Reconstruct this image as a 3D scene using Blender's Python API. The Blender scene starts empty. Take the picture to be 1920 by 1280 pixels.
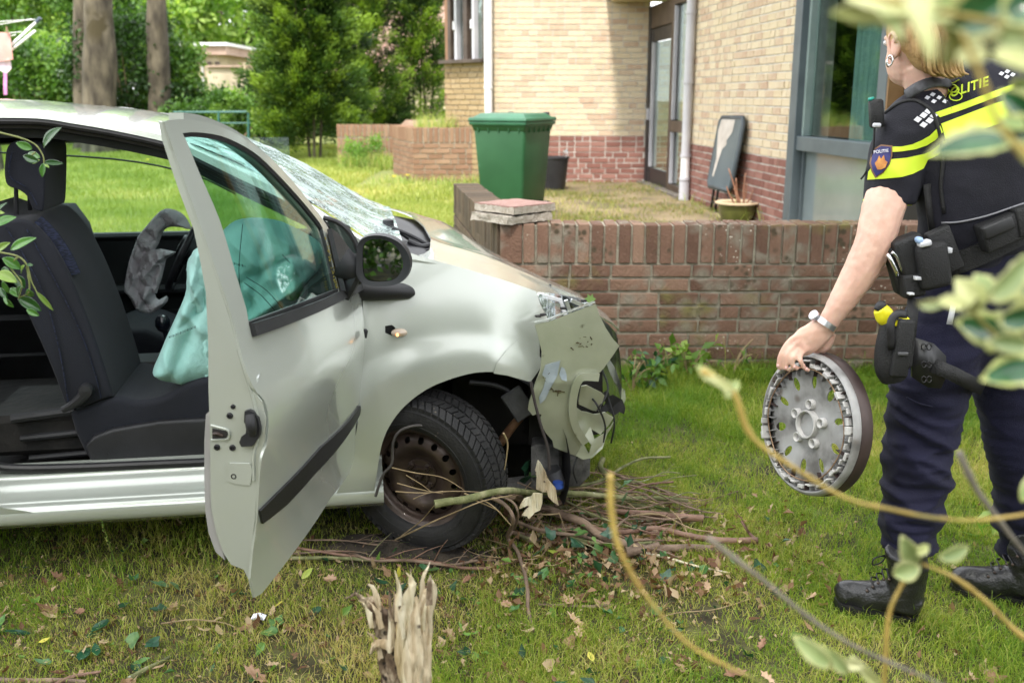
import bpy, bmesh, math, random
import numpy as np
from mathutils import Vector, Matrix, Quaternion, noise
from mathutils.bvhtree import BVHTree
from mathutils.geometry import delaunay_2d_cdt
random.seed(7); np.random.seed(7)
R = math.radians
scene = bpy.context.scene
COL = scene.collection
# ---------------------------------------------------------------- camera
F = 1866.7; TH = R(13.8); H = 1.5
cam_d = bpy.data.cameras.new('camera'); cam = bpy.data.objects.new('camera', cam_d); COL.objects.link(cam)
cam.location = (0, 0, H); cam.rotation_euler = (R(90) - TH, 0, 0)
cam_d.lens = 35.0; cam_d.sensor_width = 36.0; cam_d.clip_start = .05; cam_d.clip_end = 400
cam_d.dof.use_dof = True; cam_d.dof.focus_distance = 2.85; cam_d.dof.aperture_fstop = 4.0
scene.camera = cam
# ---------------------------------------------------------------- sky and sun
SUN_EL, SUN_AZ = R(56), R(10)          # from behind the camera, a little to the left
world = bpy.data.worlds.new('World'); scene.world = world; world.use_nodes = True
nt = world.node_tree; bg = nt.nodes['Background']
sky = nt.nodes.new('ShaderNodeTexSky'); sky.sky_type = 'NISHITA'; sky.sun_disc = False
sky.sun_elevation = SUN_EL; sky.sun_rotation = R(180) + SUN_AZ
sky.dust_density = 2.0
tc = nt.nodes.new('ShaderNodeTexCoord'); cn = nt.nodes.new('ShaderNodeTexNoise'); cr = nt.nodes.new('ShaderNodeValToRGB')
cn.inputs['Scale'].default_value = 2.6; cn.inputs['Detail'].default_value = 6; cn.inputs['Roughness'].default_value = .55
cr.color_ramp.elements[0].position = .26; cr.color_ramp.elements[1].position = .50
mx = nt.nodes.new('ShaderNodeMix'); mx.data_type = 'RGBA'
nt.links.new(tc.outputs['Generated'], cn.inputs['Vector']); nt.links.new(cn.outputs['Fac'], cr.inputs['Fac'])
nt.links.new(cr.outputs['Color'], mx.inputs['Factor']); nt.links.new(sky.outputs['Color'], mx.inputs['A'])
mx.inputs['B'].default_value = (10.5, 10.6, 10.8, 1)
nt.links.new(mx.outputs['Result'], bg.inputs['Color']); bg.inputs['Strength'].default_value = .15
sd = bpy.data.lights.new('sun', 'SUN'); sun = bpy.data.objects.new('sun', sd); COL.objects.link(sun)
sd.energy = 3.0; sd.angle = R(5); sd.color = (1, .95, .87)
_sv = Vector((-math.sin(SUN_AZ) * math.cos(SUN_EL), -math.cos(SUN_AZ) * math.cos(SUN_EL), math.sin(SUN_EL)))
sun.rotation_euler = _sv.to_track_quat('Z', 'Y').to_euler(); sun.location = (0, -5, 20)
vs = scene.view_settings; vs.view_transform = 'Standard'; vs.look = 'None'; vs.gamma = 1; vs.use_curve_mapping = False
vs.exposure = 1.1
scene.cycles.max_bounces = 9; scene.cycles.transparent_max_bounces = 12; scene.cycles.use_denoising = True
scene.cycles.sample_clamp_indirect = 6; scene.cycles.caustics_reflective = False; scene.cycles.caustics_refractive = False

# ---------------------------------------------------------------- helpers
def ray(u, v):
    a = (v - 640) / F
    return Vector(((u - 960) / F, math.cos(TH) - a * math.sin(TH), -math.sin(TH) - a * math.cos(TH)))
EYE = Vector((0, 0, H))
def WZ(u, v, z): r = ray(u, v); return EYE + r * ((z - H) / r.z)
def WY(u, v, y): r = ray(u, v); return EYE + r * (y / r.y)
YAW = R(9)
CAR = Matrix.Translation((-.333, 3.901, 0)) @ Matrix.Rotation(YAW, 4, 'Z'); CARI = CAR.inverted()
_ce = CARI @ EYE
def CY(u, v, y):                        # pixel -> car space on the plane y
    r = CARI.to_3x3() @ ray(u, v); return _ce + r * ((y - _ce.y) / r.y)
def CF(u, v, f, y0=-.8):                # pixel -> car space on the side surface y=f(x,z)
    y = y0
    for _ in range(14): p = CY(u, v, y); y = .5 * y + .5 * f(p.x, p.z)
    return CY(u, v, y)
WM = {}
def link(o, parent=None):
    COL.objects.link(o)
    if parent is not None:
        o.parent = parent
        WM[o.name] = WM[parent.name]
    else: WM[o.name] = o.matrix_world.copy()
    return o
def tag(o, label=None, cat=None, group=None, kind=None):
    if label: o['label'] = label
    if cat: o['category'] = cat
    if group: o['group'] = group
    if kind: o['kind'] = kind
    return o
def thing(name, label, cat, loc=(0, 0, 0), rz=0, group=None, M=None):
    o = bpy.data.objects.new(name, None); o.empty_display_size = .1
    M = M if M is not None else Matrix.Translation(loc) @ Matrix.Rotation(rz, 4, 'Z')
    o.matrix_world = M; COL.objects.link(o); WM[o.name] = M.copy()
    return tag(o, label, cat, group)
def mesh(name, V, Fc, mat, smooth=False, rnd=None):
    me = bpy.data.meshes.new(name)
    me.from_pydata([tuple(v) for v in V], [], [tuple(f) for f in Fc])
    if smooth: me.polygons.foreach_set('use_smooth', [True] * len(me.polygons))
    if mat is not None: me.materials.append(mat)
    if rnd is not None:
        a = me.attributes.new('rnd', 'FLOAT', 'FACE'); a.data.foreach_set('value', np.asarray(rnd, np.float32))
    me.update(); return me
def ob(name, VF, mat, parent=None, smooth=False, space='world', sharp=None, rnd=None):
    V, Fc = VF
    if parent is not None and space == 'world':
        mi = WM[parent.name].inverted(); V = [mi @ Vector(v) for v in V]
    me = mesh(name, V, Fc, mat, smooth, rnd)
    if sharp: me.set_sharp_from_angle(angle=R(sharp))
    return link(bpy.data.objects.new(name, me), parent)
def fastmesh(name, V, quads, mat, rnd, parent=None, tris=None):
    """numpy route for foliage: V (n,3), quads (m,4), rnd (faces)"""
    V = np.asarray(V, np.float32)
    if parent is not None:
        mi = np.array(WM[parent.name].inverted()); V = V @ mi[:3, :3].T.astype(np.float32) + mi[:3, 3].astype(np.float32)
    me = bpy.data.meshes.new(name); me.vertices.add(len(V)); me.vertices.foreach_set('co', V.ravel())
    li = []; st = []; tot = []; n = 0
    if quads is not None and len(quads):
        q = np.asarray(quads, np.int32); li.append(q.ravel()); st.append(np.arange(len(q)) * 4); tot.append(np.full(len(q), 4)); n = len(q) * 4
    if tris is not None and len(tris):
        t = np.asarray(tris, np.int32); li.append(t.ravel()); st.append(n + np.arange(len(t)) * 3); tot.append(np.full(len(t), 3))
    li = np.concatenate(li); st = np.concatenate(st).astype(np.int32)
    me.loops.add(len(li)); me.loops.foreach_set('vertex_index', li.astype(np.int32))
    me.polygons.add(len(st)); me.polygons.foreach_set('loop_start', st)
    a = me.attributes.new('rnd', 'FLOAT', 'FACE'); a.data.foreach_set('value', np.asarray(rnd, np.float32))
    me.materials.append(mat); me.update(calc_edges=True)
    return link(bpy.data.objects.new(name, me), parent)
def join(*parts):
    V = []; Fc = []
    for v, f in parts:
        n = len(V); V += [Vector(p) for p in v]; Fc += [tuple(i + n for i in q) for q in f]
    return V, Fc
def xf(VF, M): return [M @ Vector(v) for v in VF[0]], VF[1]
def TR(loc, rz=0, ry=0, rx=0, s=(1, 1, 1)):
    return Matrix.Translation(loc) @ Matrix.Rotation(rz, 4, 'Z') @ Matrix.Rotation(ry, 4, 'Y') @ Matrix.Rotation(rx, 4, 'X') @ Matrix.Diagonal((*s, 1))
def frame(origin, xaxis, zaxis=(0, 0, 1)):
    x = Vector(xaxis).normalized(); z = Vector(zaxis); z = (z - x * z.dot(x)).normalized(); y = z.cross(x)
    M = Matrix((x, y, z)).transposed().to_4x4(); M.translation = Vector(origin); return M
def box(sx, sy, sz, c=(0, 0, 0), bev=0, jit=0, seg=1):
    bm = bmesh.new(); bmesh.ops.create_cube(bm, size=1)
    for v in bm.verts: v.co = Vector((v.co.x * sx, v.co.y * sy, v.co.z * sz)) + Vector(c)
    if bev: bmesh.ops.bevel(bm, geom=bm.edges[:], offset=bev, segments=seg, affect='EDGES', profile=.5)
    if jit:
        for v in bm.verts: v.co += Vector((random.uniform(-jit, jit) for _ in range(3)))
    r = ([v.co.copy() for v in bm.verts], [[v.index for v in f.verts] for f in bm.faces]) if (bm.verts.index_update() or True) else None
    bm.free(); return r
def cyl(r0, r1, h, n=24, cap=True, z0=0):
    V = []; 
    for k, (r, z) in enumerate(((r0, z0), (r1, z0 + h))):
        V += [Vector((r * math.cos(2 * math.pi * i / n), r * math.sin(2 * math.pi * i / n), z)) for i in range(n)]
    Fc = [(i, (i + 1) % n, n + (i + 1) % n, n + i) for i in range(n)]
    if cap: Fc += [tuple(range(n))[::-1], tuple(range(n, 2 * n))]
    return V, Fc
def lathe(prof, n=32, cap0=False, cap1=False):
    V = []; Fc = []
    for r, z in prof: V += [Vector((r * math.cos(2 * math.pi * i / n), r * math.sin(2 * math.pi * i / n), z)) for i in range(n)]
    for k in range(len(prof) - 1):
        for i in range(n): Fc.append((k * n + i, k * n + (i + 1) % n, (k + 1) * n + (i + 1) % n, (k + 1) * n + i))
    if cap0: Fc.append(tuple(range(n))[::-1])
    if cap1: Fc.append(tuple(range((len(prof) - 1) * n, len(prof) * n)))
    return V, Fc
def spl(P, n=6, closed=False):
    """Catmull-Rom through P (2-D or 3-D)"""
    P = [Vector(p) for p in P]; m = len(P); out = []
    for i in range(m if closed else m - 1):
        a = P[(i - 1) % m] if closed or i else P[0] * 2 - P[1]
        b, c = P[i], P[(i + 1) % m]; d = P[(i + 2) % m] if closed or i + 2 < m else c * 2 - b
        for k in range(n):
            t = k / n
            out.append(.5 * ((2 * b) + (c - a) * t + (2 * a - 5 * b + 4 * c - d) * t * t + (3 * b - a - 3 * c + d) * t ** 3))
    if not closed: out.append(P[-1].copy())
    return out
def tube(P, rad, n=8, cap=True, sub=0, flat=None, up=None):
    """tapered tube; rad: number or list, or list of (ra, rb) with flat ellipse"""
    P = [Vector(p) for p in P]
    if not hasattr(rad, '__len__'): rad = [rad] * len(P)
    rad = [r if hasattr(r, '__len__') else (r, r) for r in rad]
    if sub:
        Q = spl(P, sub); rr = spl([Vector((r[0], r[1], 0)) for r in rad], sub); P = Q; rad = [(max(a.x, 1e-4), max(a.y, 1e-4)) for a in rr]
    V = []; Fc = []; t0 = None
    for i, p in enumerate(P):
        t = (P[min(i + 1, len(P) - 1)] - P[max(i - 1, 0)]).normalized()
        if t0 is None:
            a = Vector(up) if up is not None else (Vector((0, 0, 1)) if abs(t.z) < .9 else Vector((1, 0, 0)))
            a = (a - t * a.dot(t)).normalized()
        else:
            a = (t0.rotation_difference(t) @ a); a = (a - t * a.dot(t)).normalized()
        b = t.cross(a); t0 = t
        for k in range(n):
            an = 2 * math.pi * k / n; V.append(p + a * (math.cos(an) * rad[i][0]) + b * (math.sin(an) * rad[i][1]))
    for i in range(len(P) - 1):
        for k in range(n): Fc.append((i * n + k, i * n + (k + 1) % n, (i + 1) * n + (k + 1) % n, (i + 1) * n + k))
    if cap: Fc += [tuple(range(n))[::-1], tuple(range((len(P) - 1) * n, len(P) * n))]
    return V, Fc
def ribbon(P, half, nrm, thick):
    """flat strip along P: half-width along side vector, thickness along nrm"""
    P = [Vector(p) for p in P]; V = []; Fc = []
    for i, p in enumerate(P):
        t = (P[min(i + 1, len(P) - 1)] - P[max(i - 1, 0)]).normalized(); nn = Vector(nrm(i) if callable(nrm) else nrm)
        nn = (nn - t * nn.dot(t)).normalized(); s = t.cross(nn); h = half[i] if hasattr(half, '__len__') else half
        V += [p + s * h, p + s * h + nn * thick, p - s * h + nn * thick, p - s * h]
    for i in range(len(P) - 1):
        for k in range(4): Fc.append((i * 4 + k, i * 4 + (k + 1) % 4, i * 4 + 4 + (k + 1) % 4, i * 4 + 4 + k))
    Fc += [(3, 2, 1, 0), tuple(range(len(V) - 4, len(V)))]
    return V, Fc
def inpoly(x, y, P):
    c = False; j = len(P) - 1
    for i in range(len(P)):
        if (P[i][1] > y) != (P[j][1] > y) and x < (P[j][0] - P[i][0]) * (y - P[i][1]) / (P[j][1] - P[i][1]) + P[i][0]: c = not c
        j = i
    return c
def panel(outline, fmap, step, thick=0., holes=(), flip=False, bump=None):
    """dense triangulated sheet bounded by a 2-D outline, mapped to 3-D by fmap, with real thickness"""
    loops = [[(p[0], p[1]) for p in outline]] + [[(p[0], p[1]) for p in h] for h in holes]
    pts = []; edges = []
    for L in loops:
        s = len(pts); k = 0; D = []
        for i in range(len(L)):
            a, b = L[i], L[(i + 1) % len(L)]; d = math.dist(a, b)
            if d < 1e-7: continue
            m = max(1, int(d / step + .5))
            D += [(a[0] + (b[0] - a[0]) * q / m, a[1] + (b[1] - a[1]) * q / m) for q in range(m)]
        pts += D; edges += [(s + i, s + (i + 1) % len(D)) for i in range(len(D))]
    nb = len(pts); xs = [p[0] for p in loops[0]]; ys = [p[1] for p in loops[0]]
    bd = np.array(pts)
    x = min(xs) + step * .5; row = 0
    while x < max(xs):
        y = min(ys) + step * (.5 if row % 2 else .1)
        while y < max(ys):
            if inpoly(x, y, loops[0]) and not any(inpoly(x, y, h) for h in loops[1:]) and np.min((bd[:, 0] - x) ** 2 + (bd[:, 1] - y) ** 2) > (step * .45) ** 2:
                pts.append((x, y))
            y += step
        x += step * .9; row += 1
    vo, eo, fo, *_ = delaunay_2d_cdt([Vector(p) for p in pts], edges, [], 0, 1e-6)
    T = []
    for f in fo:
        cx = sum(vo[i][0] for i in f) / 3; cy = sum(vo[i][1] for i in f) / 3
        if inpoly(cx, cy, loops[0]) and not any(inpoly(cx, cy, h) for h in loops[1:]): T.append(tuple(f) if not flip else tuple(f)[::-1])
    P3 = [Vector(fmap(p[0], p[1])) for p in vo]
    if bump: P3 = [p + Vector(bump(p)) for p in P3]
    if not thick: return P3, T
    N = [Vector((0, 0, 0)) for _ in P3]
    for a, b, c in T:
        n = (P3[b] - P3[a]).cross(P3[c] - P3[a]); N[a] += n; N[b] += n; N[c] += n
    Bk = [p - (n.normalized() * thick if n.length else n) for p, n in zip(P3, N)]
    n0 = len(P3); V = P3 + Bk; Fc = list(T) + [tuple(i + n0 for i in t[::-1]) for t in T]
    cnt = {}
    for t in T:
        for i in range(3):
            a, b = t[i], t[(i + 1) % 3]; cnt[(a, b)] = 1
    for (a, b) in list(cnt):
        if (b, a) not in cnt:
            q = len(V); V += [P3[a].copy(), P3[b].copy(), Bk[b].copy(), Bk[a].copy()]; Fc.append((q + 3, q + 2, q + 1, q)[::-1][::-1])
    return V, Fc
def prism(poly, M, depth):
    """extrude a 2-D outline by depth along -z of M"""
    n = len(poly); V = [M @ Vector((p[0], p[1], 0)) for p in poly] + [M @ Vector((p[0], p[1], -depth)) for p in poly]
    Fc = [tuple(range(n)), tuple(range(n, 2 * n))[::-1]] + [(i, n + i, n + (i + 1) % n, (i + 1) % n) for i in range(n)]
    return V, Fc

# ---------------------------------------------------------------- materials
MT = {}
def mat(name, c1, c2=None, sc=6., rough=.6, metal=0., bump=0., bsc=40., coat=0., spec=.5, attr=None, det=4, c3=None, sss=0., sheen=0., trans=0., ramp=(.35, .65), brot=None, aniso=None, rvar=0.):
    """principled material; colour noise c1<->c2 (object space), optional per-face / per-object random"""
    if name in MT: return MT[name]
    m = bpy.data.materials.new(name); m.use_nodes = True; N = m.node_tree; b = N.nodes['Principled BSDF']; MT[name] = m
    b.inputs['Roughness'].default_value = rough; b.inputs['Metallic'].default_value = metal
    b.inputs['Coat Weight'].default_value = coat; b.inputs['Coat Roughness'].default_value = .06
    b.inputs['Specular IOR Level'].default_value = spec
    b.inputs['Subsurface Weight'].default_value = sss; b.inputs['Subsurface Scale'].default_value = .01
    if sheen: b.inputs['Sheen Weight'].default_value = sheen
    if trans: b.inputs['Transmission Weight'].default_value = trans
    tcn = N.nodes.new('ShaderNodeTexCoord'); src = tcn.outputs['Object']
    if aniso:
        mp = N.nodes.new('ShaderNodeMapping'); mp.inputs['Scale'].default_value = aniso; N.links.new(src, mp.inputs['Vector']); src = mp.outputs[0]
    def nz(scale, d=det):
        t = N.nodes.new('ShaderNodeTexNoise'); t.inputs['Scale'].default_value = scale; t.inputs['Detail'].default_value = d
        N.links.new(src, t.inputs['Vector']); return t.outputs['Fac']
    if c2 is None: b.inputs['Base Color'].default_value = (*c1, 1)
    else:
        rp = N.nodes.new('ShaderNodeValToRGB'); e = rp.color_ramp.elements
        e[0].position, e[1].position = ramp; e[0].color = (*c1, 1); e[1].color = (*c2, 1)
        if c3 is not None: q = e.new((ramp[0] + ramp[1]) / 2); q.color = (*c3, 1)
        if attr == 'rnd':
            a = N.nodes.new('ShaderNodeAttribute'); a.attribute_name = 'rnd'; N.links.new(a.outputs['Fac'], rp.inputs['Fac'])
        elif attr == 'obj':
            a = N.nodes.new('ShaderNodeObjectInfo'); mm = N.nodes.new('ShaderNodeMath'); mm.operation = 'MULTIPLY_ADD'; mm.inputs[1].default_value = .45
            N.links.new(nz(sc), mm.inputs[0]); m2 = N.nodes.new('ShaderNodeMath'); m2.operation = 'MULTIPLY_ADD'; m2.inputs[1].default_value = .6; m2.inputs[2].default_value = -.02
            N.links.new(a.outputs['Random'], m2.inputs[0]); N.links.new(m2.outputs[0], mm.inputs[2]); N.links.new(mm.outputs[0], rp.inputs['Fac'])
        elif attr == 'both':
            a = N.nodes.new('ShaderNodeAttribute'); a.attribute_name = 'rnd'; mm = N.nodes.new('ShaderNodeMath'); mm.operation = 'MULTIPLY_ADD'; mm.inputs[1].default_value = .45
            N.links.new(nz(sc), mm.inputs[0]); m2 = N.nodes.new('ShaderNodeMath'); m2.operation = 'MULTIPLY'; m2.inputs[1].default_value = .6
            N.links.new(a.outputs['Fac'], m2.inputs[0]); N.links.new(m2.outputs[0], mm.inputs[2]); N.links.new(mm.outputs[0], rp.inputs['Fac'])
        else: N.links.new(nz(sc), rp.inputs['Fac'])
        N.links.new(rp.outputs['Color'], b.inputs['Base Color'])
    if rvar:
        mr = N.nodes.new('ShaderNodeMapRange'); mr.inputs['To Min'].default_value = rough - rvar; mr.inputs['To Max'].default_value = rough + rvar
        mr.inputs['From Min'].default_value = .3; mr.inputs['From Max'].default_value = .7
        N.links.new(nz(bsc * .3), mr.inputs['Value']); N.links.new(mr.outputs[0], b.inputs['Roughness'])
    if bump:
        bp = N.nodes.new('ShaderNodeBump'); bp.inputs['Strength'].default_value = min(1, bump * 1.0); bp.inputs['Distance'].default_value = .004 if bump < 1 else .004 * bump
        N.links.new(nz(bsc, 6), bp.inputs['Height']); N.links.new(bp.outputs[0], b.inputs['Normal'])
    return m
def leafmat(name, c1, c2, rough=.45, tr=.35, c3=None, ramp=(.15, .85)):
    if name in MT: return MT[name]
    m = mat(name, c1, c2, rough=rough, attr='rnd', c3=c3, ramp=ramp, spec=.4); N = m.node_tree; b = N.nodes['Principled BSDF']
    out = N.nodes['Material Output']; t = N.nodes.new('ShaderNodeBsdfTranslucent'); mxs = N.nodes.new('ShaderNodeMixShader')
    src = b.inputs['Base Color'].links[0].from_socket
    g = N.nodes.new('ShaderNodeMix'); g.data_type = 'RGBA'; g.blend_type = 'MULTIPLY'; g.inputs['Factor'].default_value = 1; g.inputs['B'].default_value = (1.6, 1.7, .7, 1)
    N.links.new(src, g.inputs['A']); N.links.new(g.outputs['Result'], t.inputs['Color'])
    mxs.inputs[0].default_value = tr; N.links.new(b.outputs[0], mxs.inputs[1]); N.links.new(t.outputs[0], mxs.inputs[2]); N.links.new(mxs.outputs[0], out.inputs['Surface'])
    return m
def glassmat(name, tint, alpha, rough=.02, ior=1.5):
    """thin window glass: mostly see-through, tinted, reflecting by Fresnel"""
    if name in MT: return MT[name]
    m = bpy.data.materials.new(name); MT[name] = m; m.use_nodes = True; N = m.node_tree; out = N.nodes['Material Output']; N.nodes.remove(N.nodes['Principled BSDF'])
    t = N.nodes.new('ShaderNodeBsdfTransparent'); t.inputs[0].default_value = (*tint, 1)
    g = N.nodes.new('ShaderNodeBsdfGlossy'); g.inputs['Roughness'].default_value = rough; g.inputs[0].default_value = (.95, 1, .98, 1)
    lw = N.nodes.new('ShaderNodeLayerWeight'); lw.inputs[0].default_value = .5; fp = N.nodes.new('ShaderNodeMath'); fp.operation = 'POWER'; fp.inputs[1].default_value = 5; N.links.new(lw.outputs['Facing'], fp.inputs[0])
    fr = N.nodes.new('ShaderNodeMath'); fr.operation = 'MULTIPLY_ADD'; fr.inputs[1].default_value = .9; fr.inputs[2].default_value = .03; N.links.new(fp.outputs[0], fr.inputs[0])
    ma = N.nodes.new('ShaderNodeMath'); ma.operation = 'ADD'; ma.inputs[1].default_value = alpha; ma.use_clamp = True
    mxs = N.nodes.new('ShaderNodeMixShader'); N.links.new(fr.outputs[0], ma.inputs[0]); N.links.new(ma.outputs[0], mxs.inputs[0])
    N.links.new(t.outputs[0], mxs.inputs[1]); N.links.new(g.outputs[0], mxs.inputs[2]); N.links.new(mxs.outputs[0], out.inputs['Surface'])
    return m
def specks(m, col, scale, thr, mask=.5, msc=3., soft=.05):
    """spots of another colour (lichen, chips, dirt) from a Voronoi pattern gated by noise"""
    N = m.node_tree; b = N.nodes['Principled BSDF']; tcn = N.nodes.new('ShaderNodeTexCoord')
    vo = N.nodes.new('ShaderNodeTexVoronoi'); vo.inputs['Scale'].default_value = scale; vo.inputs['Randomness'].default_value = 1
    no = N.nodes.new('ShaderNodeTexNoise'); no.inputs['Scale'].default_value = msc; no.inputs['Detail'].default_value = 5
    geo = N.nodes.new('ShaderNodeNewGeometry')
    N.links.new(geo.outputs['Position'], vo.inputs['Vector']); N.links.new(geo.outputs['Position'], no.inputs['Vector'])
    mr = N.nodes.new('ShaderNodeMapRange'); mr.inputs['From Min'].default_value = thr + soft; mr.inputs['From Max'].default_value = thr - soft
    N.links.new(vo.outputs['Distance'], mr.inputs['Value'])
    m2 = N.nodes.new('ShaderNodeMapRange'); m2.inputs['From Min'].default_value = mask; m2.inputs['From Max'].default_value = mask + .08
    N.links.new(no.outputs['Fac'], m2.inputs['Value'])
    mu = N.nodes.new('ShaderNodeMath'); mu.operation = 'MULTIPLY'; N.links.new(mr.outputs[0], mu.inputs[0]); N.links.new(m2.outputs[0], mu.inputs[1])
    mxn = N.nodes.new('ShaderNodeMix'); mxn.data_type = 'RGBA'; mxn.inputs['B'].default_value = (*col, 1)
    if b.inputs['Base Color'].is_linked: N.links.new(b.inputs['Base Color'].links[0].from_socket, mxn.inputs['A'])
    else: mxn.inputs['A'].default_value = b.inputs['Base Color'].default_value
    N.links.new(mu.outputs[0], mxn.inputs['Factor']); N.links.new(mxn.outputs['Result'], b.inputs['Base Color']); return m
def sstep(a, b, x): t = np.clip((x - a) / (b - a), 0, 1); return t * t * (3 - 2 * t)
def gz(x, y):
    x = np.asarray(x, float); y = np.asarray(y, float)
    base = .28 * sstep(5.6, 9.5, y) + .10 * sstep(16, 24, y)
    und = .012 * np.sin(x * 2.1 + 1) * np.sin(y * 1.7) + .006 * np.sin(x * 5.3) * np.sin(y * 6.1 + 2)
    return base + und
def gh(x, y): return float(gz(x, y))

# ---------------------------------------------------------------- ground
xs = np.concatenate([[-150, -90, -50, -30], np.linspace(-20, -5, 40)[:-1], np.linspace(-5, 6, 160), np.linspace(6, 20, 30)[1:], [30, 50, 90, 150]])
ys = np.concatenate([[-120, -60, -30, -14, -6, -2], np.linspace(.5, 7, 110), np.linspace(7, 26, 90)[1:], [32, 45, 80, 160, 260]])
gx, gy = np.meshgrid(xs, ys); gzv = gz(gx, gy)
nv = len(xs); GV = np.stack([gx.ravel(), gy.ravel(), gzv.ravel()], 1)
GQ = [(j * nv + i, j * nv + i + 1, (j + 1) * nv + i + 1, (j + 1) * nv + i) for j in range(len(ys) - 1) for i in range(nv - 1)]
soil = mat('soil', (.030, .024, .010), (.12, .12, .035), sc=9, rough=.95, bump=2.5, bsc=70, c3=(.06, .055, .02), det=10)
lawn_far = mat('lawn_far', (.12, .15, .03), (.20, .21, .06), sc=1.2, rough=.95, bump=1, bsc=30, det=9)
ground = ob('ground', (GV, GQ), soil, smooth=True); tag(ground, kind='structure')
ground.data.materials.append(lawn_far)
for p in ground.data.polygons:
    if p.center.y > 5.45: p.material_index = 1

# ---------------------------------------------------------------- grass
def pnoise(x, y, s, seed=0.):
    return (np.sin(x * s + seed) * np.cos(y * s * 1.13 + seed * 2.1) + np.sin(x * s * 2.17 + y * s * 1.3 + seed) * .6 + np.sin(x * s * 4.9 - y * s * 3.7 + seed * 1.7) * .4 + np.sin(y * s * 9.3 + x * s * 7.1) * .25) / 2.25
def blades(P, h, w, lean, rnd, name, m, parent=None, kind='stuff'):
    n = len(P); az = np.random.uniform(0, 2 * np.pi, n); la = np.random.uniform(0, 2 * np.pi, n)
    sx, sy = np.cos(az) * w, np.sin(az) * w; lx, ly = np.cos(la) * lean * h, np.sin(la) * lean * h
    V = np.zeros((n, 5, 3), np.float32)
    V[:, 0] = P - np.stack([sx, sy, 0 * sx], 1); V[:, 1] = P + np.stack([sx, sy, 0 * sx], 1)
    mid = P + np.stack([lx * .35, ly * .35, h * .6], 1)
    V[:, 2] = mid + np.stack([sx, sy, 0 * sx], 1) * .75; V[:, 3] = mid - np.stack([sx, sy, 0 * sx], 1) * .75
    V[:, 4] = P + np.stack([lx, ly, h * (1 - .35 * np.minimum(lean, 1.2))], 1)
    i = np.arange(n) * 5
    q = np.stack([i, i + 1, i + 2, i + 3], 1); t = np.stack([i + 3, i + 2, i + 4], 1)
    o = fastmesh(name, V.reshape(-1, 3), q, m, np.concatenate([rnd, rnd]), parent, tris=t)
    if kind: tag(o, kind=kind)
    return o
def scat(n, x0, x1, y0, y1): return np.random.uniform(x0, x1, n), np.random.uniform(y0, y1, n)
G_green = leafmat('grass_blades', (.13, .25, .020), (.56, .47, .19), rough=.55, tr=.35, c3=(.31, .38, .05), ramp=(.1, .95))
def density(x, y):
    d = .55 + .55 * pnoise(x, y, 2.3, .7) + .35 * pnoise(x, y, 7.1, 3.)
    d = d * np.where((x < -.1) & (y < 3.6), .45 + .5 * sstep(2.9, 1.9, y) , 1)          # thin in front of the sill
    d = d * (1 - .85 * np.exp(-(((x + .25) / .4) ** 2 + ((y - 3.12) / .14) ** 2)))         # scraped soil round the wheel
    under = (x < .25) & (y > 3.05 + .158 * (x + .4)) & (y < 4.8)
    return np.clip(np.where(under, .22, d), .03, 1.3)
nA = 800000
x, y = scat(nA, -2.3, 3.3, 1.62, 5.42)
keep = np.random.rand(nA) < density(x, y) / 1.1 * np.clip(1.5 - (y - 1.6) * .12, .6, 1.2) ; x, y = x[keep], y[keep]
keep = np.abs(x) < (y + .35) * .56; x, y = x[keep], y[keep]
n = len(x); tuft = np.clip(.5 + .6 * pnoise(x, y, 3.1, 2.2) + .4 * pnoise(x, y, 11., 4.), 0, 1.3)
h = np.random.uniform(.020, .048, n) * (.5 + .9 * tuft) * np.where(y > 5.1, 1.8, 1) * np.where(np.random.rand(n) < .03, np.random.uniform(1.4, 2.6, n), 1)
h *= 1 + .45 * sstep(.3, 1.2, x) * sstep(3.2, 4.2, y)
dry = np.clip(.46 + .32 * pnoise(x, y, 1.7, 5.) + .22 * pnoise(x, y, 8., 9.) + np.random.normal(0, .2, n) + .12 * ((x < -.2) & (y < 2.9)) - .22 * (y > 4.2), 0, 1)
blades(np.stack([x, y, gz(x, y) - .002], 1), h, np.random.uniform(.0007, .0016, n), np.random.uniform(.1, 1.5, n), dry, 'grass', G_green)
x, y = scat(150000, -6.5, 1.2, 5.4, 12); keep = (np.abs(x) < (y + .5) * .56) & ~((x > -.75) & (y < 8.2) & (x > -.07 - (y - 5.35) * .15 - .25)) & ~((y > 8.0) & (x + .25 * pnoise(x, y, 4, 2.) > -.25) & (np.random.rand(len(x)) > .12)); x, y = x[keep], y[keep]; n = len(x)
G_far = leafmat('lawn_blades', (.20, .26, .045), (.50, .45, .18), rough=.55, tr=.3, c3=(.32, .36, .085), ramp=(.1, .95))
dry = np.clip(.42 + .5 * pnoise(x, y, .8, 1.) + .3 * pnoise(x, y, 3.1, 2.) + np.random.normal(0, .18, n), 0, 1)
blades(np.stack([x, y, gz(x, y)], 1), np.random.uniform(.03, .09, n), np.random.uniform(.0015, .003, n), np.random.uniform(.1, 1.1, n), dry, 'grass', G_far)
x, y = scat(120000, -11.5, .3, 12, 24); keep = (np.abs(x) < (y + .5) * .56) & ~((x > -2.2) & (y > 13.8)); x, y = x[keep], y[keep]; n = len(x)
dry = np.clip(.42 + .5 * pnoise(x, y, .55, 1.) + .3 * pnoise(x, y, 2.1, 2.) + np.random.normal(0, .18, n) - .3 * sstep(17, 20, y), 0, 1)
blades(np.stack([x, y, gz(x, y)], 1), np.random.uniform(.05, .12, n), np.random.uniform(.004, .007, n), np.random.uniform(.1, 1., n), dry, 'grass', G_far)
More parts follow.
